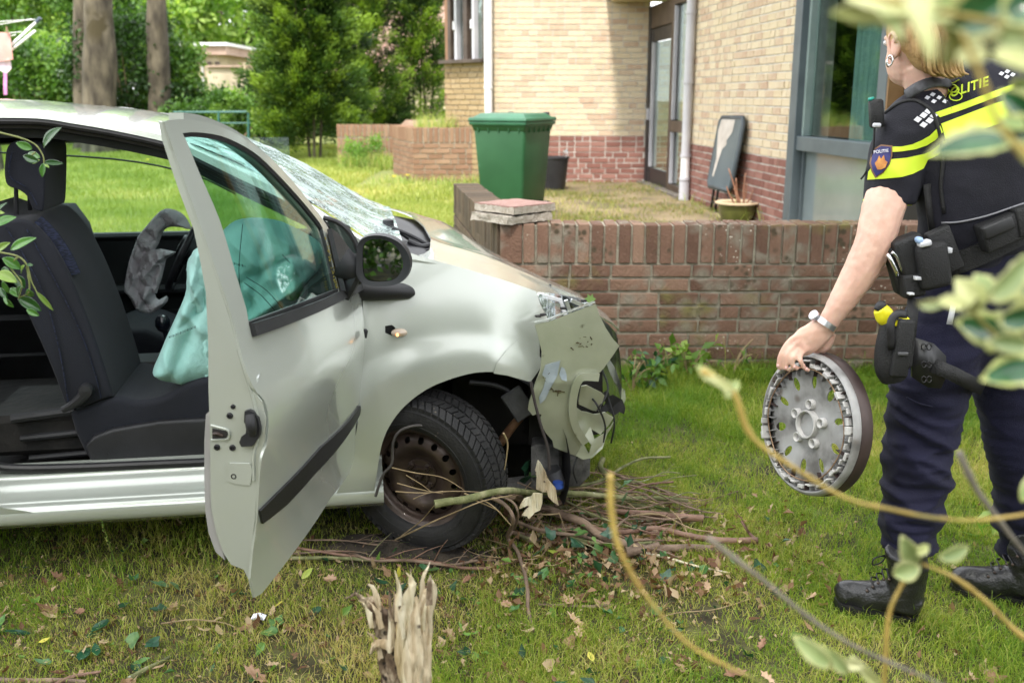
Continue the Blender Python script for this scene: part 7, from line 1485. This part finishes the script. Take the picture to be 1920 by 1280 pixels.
pob('sleeve_piping', tube([bp(u, v, y) for u, v, y in ((1619, 375, YP - .03), (1640, 378, YP - .075), (1668, 382, YP - .10), (1695, 384, YP - .085), (1709, 384, YP - .045))], .0024, 6, sub=4), hiviz, shirt)
pob('collar', tube([bp(1700, 178, YP - .05), bp(1722, 164, YP - .075), bp(1750, 154, YP - .06), bp(1780, 156, YP - .03)], [(.016, .007)] * 4, 10, sub=4, up=(0, 0, 1)), mat('collar_grey', (.05, .05, .055), (.09, .09, .10), sc=60, rough=.7), shirt)
rd_ = pob('shoulder_radio', join(xf(box(.035, .03, .075, bev=.006), TR(bp(1643, 213, YP - .05), 0, R(-8))), tube([bp(1637, 205, YP - .05), bp(1634, 186, YP - .05)], .008, 8)), nylon); pob('radio_tip', tube([bp(1634, 188, YP - .05), bp(1633, 183, YP - .05)], .0082, 8), mat('teal_tip', (.02, .35, .28), rough=.4), rd_)
pob('radio_clip', xf(box(.022, .01, .012, bev=.003), TR(bp(1644, 235, YP - .07))), silver, rd_); pob('radio_cord', tube([bp(1640, 240, YP - .05), bp(1636, 290, YP - .04), bp(1624, 322, YP - .02), bp(1614, 336, YP - .02)], .003, 6, sub=4), nylon, rd_)
# trousers
leg1 = tube([bp(1800, 560, YP), bp(1768, 640, YP - .02), bp(1743, 735, YP - .04), bp(1727, 810, YP - .05), bp(1717, 900, YP - .08), bp(1708, 975, YP - .10), bp(1699, 1036, YP - .11)], [(.13, .12), (.122, .115), (.106, .105), (.094, .095), (.086, .088), (.084, .085), (.068, .070)], 22, sub=5)
leg2 = tube([bp(1880, 560, YP + .03), bp(1900, 640, YP + .03), bp(1902, 735, YP + .03), bp(1906, 810, YP + .03), bp(1918, 900, YP + .03), bp(1921, 985, YP + .03), bp(1915, 1042, YP + .03)], [(.13, .12), (.122, .115), (.108, .105), (.096, .095), (.086, .088), (.080, .082), (.062, .066)], 22, sub=5)
pel = tube([bp(1838, 470, YP + .03), bp(1838, 540, YP + .02), bp(1840, 620, YP + .01), bp(1840, 680, YP + .01)], [(.168, .12), (.19, .135), (.19, .13), (.12, .10)], 26, sub=4, up=ux)
def tfold(v):
    k = .5 + .5 * float(sstep(1.0, .35, v.z)); q = noise.noise(Vector((v.x * 5 + v.z * 5, v.y * 5, v.z * 15 + 1.2 * noise.noise(v * 4)))); q2 = noise.noise(Vector((v.x * 8 - v.z * 9, v.y * 8, v.z * 30)))
    s3 = noise.noise(Vector((v.x * 3, v.y * 3, v.z * 2.3 + 9))); k *= .35 + 1.1 * max(0, .5 + s3)
    return k * (.014 * (1 - 2.4 * abs(q) ** .75) + .007 * (1 - 2.2 * abs(q2) ** .8)) - .001
trs = pob('trousers', sculpt(join(leg1, leg2, pel), .0085, 5, tfold), navy)
pob('cargo_pocket', tube([bp(u, v, YP - .145) for u, v in ((1700, 745), (1722, 756), (1748, 762))], .0025, 6, sub=3), navy, trs)
# boots
def boot(heel, toe, ank, label=None):
    d = (toe - heel); L = d.length; d.normalize(); s = Vector((d.y, -d.x, 0)); up = Vector((0, 0, 1)); q = lambda a, h: heel + d * (a * L) + up * h
    ft = tube([q(.02, .055), q(.15, .07), q(.35, .075), q(.55, .062), q(.75, .05), q(.92, .045), q(.995, .038)], [(.034, .030), (.046, .042), (.050, .040), (.046, .042), (.050, .036), (.043, .032), (.020, .016)], 18, sub=4, up=(0, 0, 1))
    ft = ft[0], ft[1]; sh = tube([q(.22, .05), q(.20, .11), q(.18, .17), ank], [(.055, .048), (.052, .046), (.054, .05), (.056, .052)], 18, sub=4, up=tuple(d))
    Bt = pob('boot', sculpt(join(ft, sh), .006, 5, lambda v: .0016 * noise.noise(v * 45) + .003 * (1 - 2 * abs(noise.noise(Vector((v.x * 14, v.y * 14, v.z * 30)))))), leather)
    ol_ = [(0, .0), (.02, .030), (.15, .036), (.38, .030), (.6, .040), (.8, .046), (.95, .032), (1.02, .0)]; ol_ = ol_ + [(a, -b) for a, b in ol_[::-1][1:-1]]
    for z0, z1, a0, a1 in ((.0, .022, -.01, .30), (.0, .018, .42, 1.02), (.014, .034, -.01, 1.02)):
        P = [(max(a0, min(a1, a)), b * (1.05 if (a0 <= a <= a1) else .95)) for a, b in ol_]; V = [heel + d * (a * L) + s * b + up * z for z in (z0, z1) for a, b in P]; n = len(P)
        pob('sole', (V, [tuple(range(n))[::-1], tuple(range(n, 2 * n))] + [(i, (i + 1) % n, n + (i + 1) % n, n + i) for i in range(n)]), rub, Bt, False)
    for k in range(7):
        a = .62 - .06 * k; h_ = .098 + .016 * k if k < 4 else .12 + .028 * (k - 3); c = q(max(.30, a) + .02 * (k > 4), h_)
        pob('lace', tube([c - s * .030 + up * -.004, c + d * .01 + up * .006, c + s * .030 - up * .004], .0024, 6, sub=3), rub, Bt); pob('lace_hook', join(*[xf(box(.008, .008, .008, bev=.002), TR(c + s * sg * .034 - up * .006)) for sg in (-1, 1)]), steel, Bt)
    return Bt
h1 = WZ(1722, 1172, 0); t1_ = WZ(1566, 1138, 0); B1 = boot(h1, t1_, bp(1697, 1028, h1.y - .0))
pob('lace_bow', tube([bp(1660, 1040, 2.66), bp(1640, 1046, 2.64), bp(1636, 1058, 2.64), bp(1650, 1055, 2.65), bp(1660, 1044, 2.66), bp(1650, 1042, 2.63)], .0022, 6, sub=4), rub, B1)
h2 = WZ(1952, 1140, 0); t2_ = WZ(1782, 1112, 0); boot(h2, t2_, bp(1918, 1034, h2.y))
# duty belt and gear
YG = 2.66
def gbox(nm, u0, u1, v0, v1, y, dep, m=None, rot=0, bev=.006, parent=None):
    a = bp(u0, v0, y); b = bp(u1, v1, y); c = (a + b) / 2; return pob(nm, xf(box(abs(b.x - a.x), dep, abs(a.z - b.z), bev=bev, seg=2), TR(c) @ Matrix.Rotation(R(rot), 4, 'Y')), m or nylon, parent, sharp=50)
blt = pob('duty_belt', ribbon([onshirt(u, v, .006) for u, v in spl([(1700, 505), (1740, 505), (1790, 494), (1840, 474), (1890, 450), (1935, 425)], 4)], .030, (0, -1, .1), .010), nylon, sharp=40)
gbox('belt_pouch', 1840, 1902, 408, 462, YG, .05, rot=-24, parent=blt); gbox('pouch_flap', 1845, 1900, 414, 440, YG - .03, .012, rot=-24, parent=blt, m=mat('flap', (.02, .02, .022), rough=.5))
gbox('belt_pouch', 1902, 1935, 385, 440, YG, .06, rot=-15, parent=blt); gbox('pepper_spray_pouch', 1722, 1772, 452, 540, YG - .01, .06, rot=-14, bev=.016, parent=blt)
gbox('keeper_strap', 1752, 1788, 425, 512, YG + .01, .03, rot=-26, parent=blt); gbox('snap', 1774, 1783, 464, 474, YG - .02, .02, m=silver, parent=blt, bev=.002)
gbox('bottle_cap', 1718, 1728, 444, 456, YG - .03, .03, m=mat('cap_pale_blue', (.35, .5, .75), rough=.4), rot=-14, parent=blt); gbox('bottle_label', 1722, 1744, 450, 462, YG - .032, .03, m=silver, rot=-14, parent=blt)
hc_ = gbox('handcuff_pouch', 1682, 1730, 440, 520, YG + .02, .06, rot=-22, bev=.012, parent=blt); gbox('baton_holder', 1672, 1700, 455, 550, YG + .04, .05, rot=-20, bev=.01, parent=blt)
pob('handcuffs', join(tube([bp(1664, 476, YG), bp(1672, 490, YG - .01), bp(1684, 516, YG - .01)], .006, 8, sub=3), tube([bp(1672, 472, YG), bp(1682, 482, YG), bp(1692, 508, YG)], .005, 8, sub=3)), chrome, blt)
gbox('small_pouch', 1690, 1728, 510, 556, YG + .01, .05, rot=-10, bev=.01, parent=blt); gbox('buckle', 1702, 1712, 548, 552, YG - .02, .02, m=silver, parent=blt, bev=.001); gbox('buckle', 1714, 1728, 518, 524, YG - .02, .02, m=silver, parent=blt, bev=.001)
pob('key_strap', tube([bp(1790, 560, 2.65), bp(1785, 585, 2.64), bp(1780, 608, 2.64)], [(.008, .002)] * 3, 8), silver, blt)
pob('back_strap', ribbon([onshirt(u, v, .004) for u, v in ((1738, 345), (1745, 400), (1752, 450))], .012, (0, -1, 0), .004), nylon, shirt)
YH = 2.60
ho = pob('leg_holster', sculpt(join(tube([bp(1674, 600, YH), bp(1672, 650, YH), bp(1672, 690, YH), bp(1676, 714, YH)], [(.030, .028), (.045, .034), (.046, .034), (.032, .026)], 14, sub=3, up=(1, 0, 0)), xf(box(.05, .06, .10), TR(bp(1690, 650, YH)))), .005, 3), nylon)
pob('holster_strap', tube([bp(1672, 655, YH - .04), bp(1670, 620, YH - .045), bp(1672, 600, YH - .04), bp(1684, 588, YH - .035), bp(1700, 590, YH - .03)], [(.011, .004)] * 5, 10, sub=3), rub, ho)
gbox('holster_panel', 1680, 1702, 598, 706, YH - .035, .03, rot=3, parent=ho, bev=.008); gbox('holster_clip', 1684, 1702, 660, 666, YH - .055, .01, m=mat('clip_grey', (.08, .08, .085), rough=.4), parent=ho, bev=.002)
yl = mat('taser_yellow', (.78, .70, .02), (.85, .78, .03), sc=30, rough=.35)
pob('yellow_grip', sculpt(join(tube([bp(1650, 578, YH), bp(1660, 594, YH), bp(1668, 608, YH)], [(.020, .018), (.026, .020), (.016, .016)], 12, sub=3), xf(box(.045, .035, .026, bev=.004), TR(bp(1687, 602, YH - .02), 0, R(4)))), .003, 2), yl, ho)
pob('grip_cap', tube([bp(1646, 583, YH), bp(1652, 574, YH), bp(1660, 571, YH)], [(.013, .012), (.016, .012), (.010, .009)], 10, sub=3), rub, ho); gbox('grip_slot', 1682, 1692, 597, 600, YH - .040, .006, m=rub, parent=ho, bev=.001)
pob('leg_plate', prism([(p.x, p.z) for p in [bp(u, v, 0.0001 + YH + .03) for u, v in ((1700, 625), (1740, 638), (1762, 660), (1762, 700), (1752, 720), (1728, 718), (1700, 700))]], Matrix(((1, 0, 0, 0), (0, 0, 1, YH + .0), (0, 1, 0, 0), (0, 0, 0, 1))), .012), mat('plate_black', (.016, .016, .018), rough=.4, coat=.2), ho)
for v in (650, 683, 711):
    for du in (-5, 5): pob('plate_slot', tube([bp(1737 + du + 4.5 * math.cos(a), v + 6 * math.sin(a), YH - .004 - .02) for a in np.linspace(0, 6.28, 9)], .0018, 5), rub, ho)
pob('thigh_strap', ribbon([bp(1750, 685, YH - .01), bp(1785, 700, YH - .03), bp(1815, 715, YH + .02), bp(1842, 728, YH + .12)], .020, (0, -1, .1), .004), nylon, ho)
pob('holster_hanger', ribbon([bp(1712, 560, YG), bp(1708, 600, YG - .03), bp(1704, 640, YG - .03)], .016, (0, -1, 0), .006), nylon, ho)
# watch
wpt = bp(1546, 604, YA); wax = (bp(1520, 640, YA) - bp(1570, 575, YA)).normalized()
def ring(c, ax, r0, r1, h, n=28, flat=.8, th=.003):
    M = Matrix.Translation(c) @ ax.to_track_quat('Z', 'Y').to_matrix().to_4x4() @ Matrix.Diagonal((1, flat, 1, 1)); return xf(lathe([(r0, -h), (r0 + th, -h), (r1 + th, h), (r1, h), (r0, -h)], n), M)
wt = thing('wristwatch', 'silver mesh wristwatch on the wrist of the policewoman', 'watch', wpt)
ob('watch_band', ring(wpt, wax, .0345, .036, .008, flat=.92), mat('watch_steel', (.55, .56, .58), (.72, .73, .75), sc=200, rough=.3, metal=.85), wt, smooth=True, sharp=40)
ob('watch_case', xf(lathe([(.0001, .008), (.013, .008), (.015, .006), (.015, -.002)], 24), Matrix.Translation(bp(1527, 592, YA - .01)) @ Vector((-.75, -.35, .5)).to_track_quat('Z', 'Y').to_matrix().to_4x4()), mat('watch_case', (.60, .58, .66), (.75, .74, .80), sc=30, rough=.25, metal=.8), wt, smooth=True, sharp=40)
# the wheel trim in her hand, seen from its inner side
HT = thing('wheel_trim', 'grey plastic wheel trim held up by the policewoman, inner side showing', 'hubcap', bp(1510, 795, YA))
tc_ = bp(1512, 795, YA - .02); tax = Vector((-.91, -.38, .10)).normalized(); MH = Matrix.Translation(tc_) @ tax.to_track_quat('Z', 'Y').to_matrix().to_4x4() @ Matrix.Rotation(.35, 4, 'Z')
RT = .199
trm = mat('trim_grey', (.12, .115, .11), (.38, .38, .38), sc=9, rough=.42, c3=(.30, .295, .29), bump=.2, bsc=80); specks(trm, (.16, .13, .11), 18, .2, .52, 8., .1)
trd = mat('trim_brown', (.035, .022, .020), (.07, .045, .04), sc=9, rough=.5); trm2 = mat('trim_clip', (.42, .41, .40), (.56, .55, .53), sc=30, rough=.5)
holes = []
for k in range(10):
    a = 2 * math.pi * k / 10; w_ = .0125; r0, r1 = .104, .148; ca, sa = math.cos(a), math.sin(a)
    P = [(.124 + .021 * math.cos(b), (.0125 if k % 2 else .010) * math.sin(b)) for b in np.linspace(0, 6.283, 15)[:-1]]; holes.append([(x * ca - y * sa, x * sa + y * ca) for x, y in P])
def tz(r): return float(np.interp(r, [0, .03, .04, .07, .10, .15, .175, .196], [-.004, -.004, -.012, -.016, -.010, -.006, -.016, -.030]))
dk = ob('trim_disc', (lambda q: ([MH @ v for v in q[0]], q[1]))(panel([(RT * math.cos(a), RT * math.sin(a)) for a in np.linspace(0, 6.283, 72)[:-1]], lambda x, y: (x, y, tz(math.hypot(x, y))), .010, .003, holes)), trm, HT, smooth=True, sharp=50)
ob('trim_edge', xf(lathe([(.188, -.012), (.190, .003), (.193, .005), (.199, .002), (.202, -.005), (.204, -.013), (.202, -.016), (.194, -.012)], 72), MH), trm, HT, smooth=True, sharp=50)
ob('outer_rim', xf(lathe([(.201, -.016), (.205, -.022), (.206, -.052), (.202, -.056), (.190, -.054), (.190, -.03)], 72), MH), trd, HT, smooth=True, sharp=50)
for k in range(46):
    a = 2 * math.pi * k / 46 + random.uniform(-.02, .02); h_ = random.choice((.018, .026, .014)); M = MH @ Matrix.Rotation(a, 4, 'Z') @ TR((.176 + random.uniform(-.008, .006), 0, h_ / 2 - .006)); ob('clip' if k % 3 else 'spring_clip', xf(box(.005 if k % 3 else .010, .016 if k % 3 else .022, h_, bev=.001), M), trm2, HT)
for k in range(50):
    a = 2 * math.pi * (k + .5) / 50; M = MH @ Matrix.Rotation(a, 4, 'Z') @ TR((.172 - .008 * (k % 2), 0, -.002)); ob('rib', xf(box(.030 + .016 * (k % 2), .0022, .016), M), trm if k % 3 else trd, HT)
ob('retaining_wire', xf(tube([(.160 * math.cos(a), .160 * math.sin(a), .008 + .003 * math.sin(5 * a)) for a in np.linspace(0, 6.283, 60)], .002, 6), MH), mat('wire_rust', (.22, .13, .08), (.40, .28, .18), sc=40, rough=.5, metal=.5), HT, smooth=True)
ob('hub_ring', xf(lathe([(.034, -.01), (.036, .006), (.040, .006), (.042, -.012)], 36), MH), trm2, HT, smooth=True, sharp=40)
for k in range(5): a = 2 * math.pi * k / 5; ob('bolt_seat', xf(lathe([(.010, -.014), (.012, .002), (.014, .002), (.015, -.014)], 16), MH @ TR((.058 * math.cos(a), .058 * math.sin(a), 0))), trm2, HT, smooth=True)
# ---------------------------------------------------------------- near twigs and leaves
def leafblade(b, t, w, nrm, cup=.25, spiny=False, n=9):
    """grid leaf: returns (V, F, edge flags)"""
    b, t = Vector(b), Vector(t); d = t - b; L = d.length; d.normalize(); nn = Vector(nrm); nn = (nn - d * nn.dot(d)).normalized(); s = d.cross(nn); V = []; Fc = []; E_ = []
    cols = (-1, -.72, -.35, 0, .35, .72, 1)
    for i in range(n + 1):
        f = i / n; hw = w * .5 * math.sin(math.pi * min(1, f * .97 + .02)) ** .8 * (1.15 - .3 * f)
        for c in cols:
            sp = 1 + (.35 * abs(math.sin(f * math.pi * 3.5)) - .12 if spiny and abs(c) == 1 else 0)
            V.append(b + d * (L * f) + s * (hw * c * sp) + nn * (abs(c) ** 1.5 * hw * cup * 1.6 - L * .22 * f * f * .6 + (.1 * hw * math.sin(f * 20) if spiny and abs(c) == 1 else 0)))
    m_ = len(cols)
    for i in range(n):
        for k in range(m_ - 1): Fc.append((i * m_ + k, i * m_ + k + 1, (i + 1) * m_ + k + 1, (i + 1) * m_ + k)); E_.append(k in (0, m_ - 2) or i in (0, n - 1))
    return V, Fc, E_
lg1 = mat('leaf_fresh', (.045, .15, .02), (.09, .24, .035), sc=20, rough=.3, coat=.35, sss=0); lg2 = mat('leaf_deep', (.015, .07, .012), (.035, .12, .02), sc=20, rough=.25, coat=.5); lg3 = mat('leaf_yellowish', (.16, .28, .04), (.26, .36, .08), sc=20, rough=.4)
stem_g = mat('stem_green', (.16, .19, .05), (.26, .28, .10), sc=30, rough=.6)
def twigplant(nm, label, stems, lv, y, stem_m, mats, r_, spiny=False, edge=None):
    T = thing(nm, label, 'plant', WY(*stems[0][0][:2], y))
    for S in stems:
        yy = S[1] if isinstance(S, tuple) else y; P = S[0] if isinstance(S, tuple) else S
        Q = spl([WY(p[0], p[1], yy + (p[2] if len(p) > 2 else 0)) for p in P], 7); Q = [p + Vector(noise.noise_vector(p * 14)) * r_ * 1.6 for p in Q]; ob('stem', tube(Q, [r_ * (1 - .5 * i / len(Q)) * (1 + .22 * noise.noise(Q[i] * 40) + (.35 if i % 9 == 4 else 0)) for i in range(len(Q))], 9), stem_m, T, smooth=True)
    for k, (b, t, wpx, mi_, *rest) in enumerate(lv):
        yy = rest[0] if rest else y + random.uniform(-.03, .03); B = WY(*b, yy); Tt_ = WY(*t, yy + random.uniform(-.02, .02)); w = wpx * yy / F * 1.0
        V, Fc, E_ = leafblade(B, Tt_, w, (random.gauss(0, .35), -1, random.gauss(.5, .35)), .3, spiny); o = ob('leaf', (V, Fc), mats[mi_], T, smooth=True)
        if edge: 
            o.data.materials.append(edge)
            for p, e in zip(o.data.polygons, E_): p.material_index = int(e)
        md = o.modifiers.new('thick', 'SOLIDIFY'); md.thickness = .0006
    return T
YL = 2.15
twigplant('privet_twig', 'green leafy twig hanging over the headrest at the upper left', [[(-25, 244), (0, 248), (37, 258), (67, 272), (82, 292), (84, 309)], [(67, 285), (60, 292), (74, 300)]],
  [((82, 276), (108, 237), 24, 1), ((60, 280), (30, 267), 15, 0), ((72, 302), (41, 292), 15, 1), ((75, 296), (50, 285), 12, 0), ((82, 304), (118, 306), 10, 1), ((82, 306), (78, 332), 11, 0), ((74, 300), (60, 306), 7, 2), ((84, 308), (92, 314), 5, 2)], YL, stem_g, [lg1, lg2, lg3], .0022)
twigplant('privet_twig', 'bushy green twig hanging before the seat backrest at the left edge', [[(-25, 466), (0, 474), (34, 482), (50, 497), (59, 527), (72, 551)], [(34, 482), (20, 500), (40, 530), (34, 560)], [(50, 500), (55, 530), (52, 548), (36, 556)]],
  [((20, 468), (61, 444), 19, 0), ((24, 462), (50, 452), 12, 1), ((5, 484), (41, 504), 20, 0), ((-4, 511), (30, 527), 22, 2), ((28, 517), (46, 540), 20, 1), ((5, 527), (21, 554), 15, 0), ((34, 558), (78, 582), 22, 1), ((50, 580), (73, 592), 12, 0), ((68, 547), (101, 583), 9, 2), ((12, 560), (24, 577), 12, 0), ((52, 542), (61, 559), 14, 0), ((-6, 470), (14, 455), 14, 2),
   ((50, 497), (62, 496), 7, 1), ((8, 500), (14, 522), 14, 1), ((40, 536), (30, 556), 14, 1), ((20, 540), (36, 556), 15, 0), ((46, 498), (36, 512), 12, 2), ((0, 540), (12, 560), 13, 1), ((15, 572), (4, 548), 8, 0)], YL, stem_g, [lg1, lg2, lg3], .0024)
twigplant('privet_twig', 'few leaves poking in from the left edge beside the seat top', [[(-30, 430), (-5, 420)]], [((-8, 424), (28, 404), 22, 0), ((-12, 404), (9, 378), 10, 1), ((-10, 400), (8, 398), 9, 2)], YL, stem_g, [lg1, lg2, lg3], .002)
hg = mat('holly_green', (.02, .09, .03), (.05, .17, .06), sc=30, rough=.25, coat=.5); hcr = mat('holly_cream', (.42, .46, .14), (.66, .66, .34), sc=25, rough=.4); hpale = mat('holly_pale', (.25, .35, .12), (.42, .50, .22), sc=25, rough=.35); stem_y = mat('stem_yellow', (.20, .20, .05), (.60, .46, .12), sc=7, rough=.5, c3=(.46, .32, .08), bump=1, bsc=60); stem_n = mat('stem_grey', (.16, .14, .11), (.26, .23, .18), sc=30, rough=.7)
HM = [hg, hpale, hcr]
y_ = .54
twigplant('holly_branch', 'out of focus cream edged holly leaves crossing the top right corner', [[(2000, 60), (1860, 40), (1740, 20), (1600, -10)], [(1960, 330), (1880, 250), (1840, 150), (1800, 60)]],
  [((1760, 20), (1590, -20), 90, 2), ((1840, 10), (1650, 20), 60, 1), ((1740, 10), (1560, 30), 50, 2), ((1900, -10), (1770, 60), 100, 0), ((1830, 60), (1700, 10), 60, 2), ((1880, 40), (1990, -20), 90, 0), ((1700, 0), (1760, 110), 40, 2), ((1850, 60), (1950, 90), 50, 1), ((1860, 100), (1960, 130), 40, 2), ((1850, 110), (1790, 95), 45, 2), ((1780, 60), (1790, 125), 55, 2), ((1640, 10), (1700, 75), 45, 1)], y_, stem_y, HM, .0022, True, hcr)
twigplant('holly_branch', 'blurred holly twig with big leaves in front of the shoulder of the policewoman', [[(1990, 300), (1900, 262), (1850, 262), (1780, 272)]],
  [((1900, 262), (1750, 275), 62, 0), ((1940, 230), (1880, 170), 50, 0), ((1960, 280), (1890, 215), 60, 0), ((1900, 275), (1980, 310), 50, 1), ((1925, 240), (1870, 225), 40, 1), ((1940, 120), (1870, 100), 40, 2), ((1930, 150), (1900, 180), 35, 1)], .66, stem_y, HM, .0022, True, hcr)
twigplant('holly_branch', 'cream edged holly twig with dark green leaves over the hip of the policewoman', [[(1990, 700), (1920, 660), (1860, 620), (1800, 575), (1720, 572)]],
  [((1850, 560), (1950, 480), 70, 1), ((1870, 600), (1960, 590), 60, 0), ((1900, 640), (1800, 600), 70, 0), ((1840, 580), (1795, 520), 50, 2), ((1810, 575), (1760, 560), 30, 2), ((1770, 572), (1718, 572), 18, 1), ((1900, 545), (1990, 500), 80, 0), ((1960, 690), (1845, 705), 66, 0), ((1860, 560), (1830, 510), 40, 1), ((1930, 650), (1860, 640), 40, 1), ((1980, 560), (1900, 580), 50, 2), ((1810, 590), (1840, 560), 26, 2)], .70, stem_y, HM, .0022, True, hcr)
twigplant('holly_shoot', 'long yellow stem sweeping across the wheel trim to the right edge, out of focus', [[(1312, 690), (1368, 735), (1412, 822), (1500, 885), (1600, 935), (1700, 965), (1800, 972), (1960, 960)]],
  [((1350, 722), (1305, 684), 20, 1), ((1375, 735), (1335, 705), 18, 2), ((1360, 745), (1385, 712), 22, 1)], .80, stem_y, HM, .0027, True, hcr)
twigplant('holly_shoot', 'long yellow stem curving from the branch pile down to the bottom edge, out of focus', [[(1143, 890), (1146, 960), (1162, 1030), (1215, 1120), (1290, 1200), (1400, 1270), (1480, 1310)]], [], .78, stem_y, HM, .0026)
twigplant('bare_shoot', 'thin grey blurred stem running down to the bottom right', [[(1330, 1010), (1420, 1080), (1530, 1165), (1640, 1230), (1780, 1290)]], [((1560, 1250), (1490, 1195), 42, 1), ((1590, 1262), (1545, 1215), 30, 1), ((1580, 1240), (1620, 1250), 26, 2), ((1660, 1300), (1600, 1235), 24, 2)], .80, stem_n, HM, .0026, False, hcr)
twigplant('holly_shoot', 'small blurred leaves standing in front of the left boot of the policewoman', [[(1655, 1300), (1668, 1160), (1700, 1080)], [(1960, 1220), (1880, 1160), (1800, 1090), (1730, 1060)]], [((1715, 1060), (1695, 1012), 42, 1), ((1725, 1062), (1672, 1078), 44, 1), ((1760, 1045), (1825, 1028), 36, 1), ((1720, 1040), (1742, 1020), 20, 2)], .85, stem_y, HM, .0028, False, hcr)
twigplant('bare_shoot', 'brown blurred stem slanting over the right leg of the policewoman', [[(1805, 850), (1830, 920), (1880, 985), (1960, 1070)]], [((1915, 940), (1945, 880), 30, 1)], .85, stem_n, HM, .0034, False, hcr)
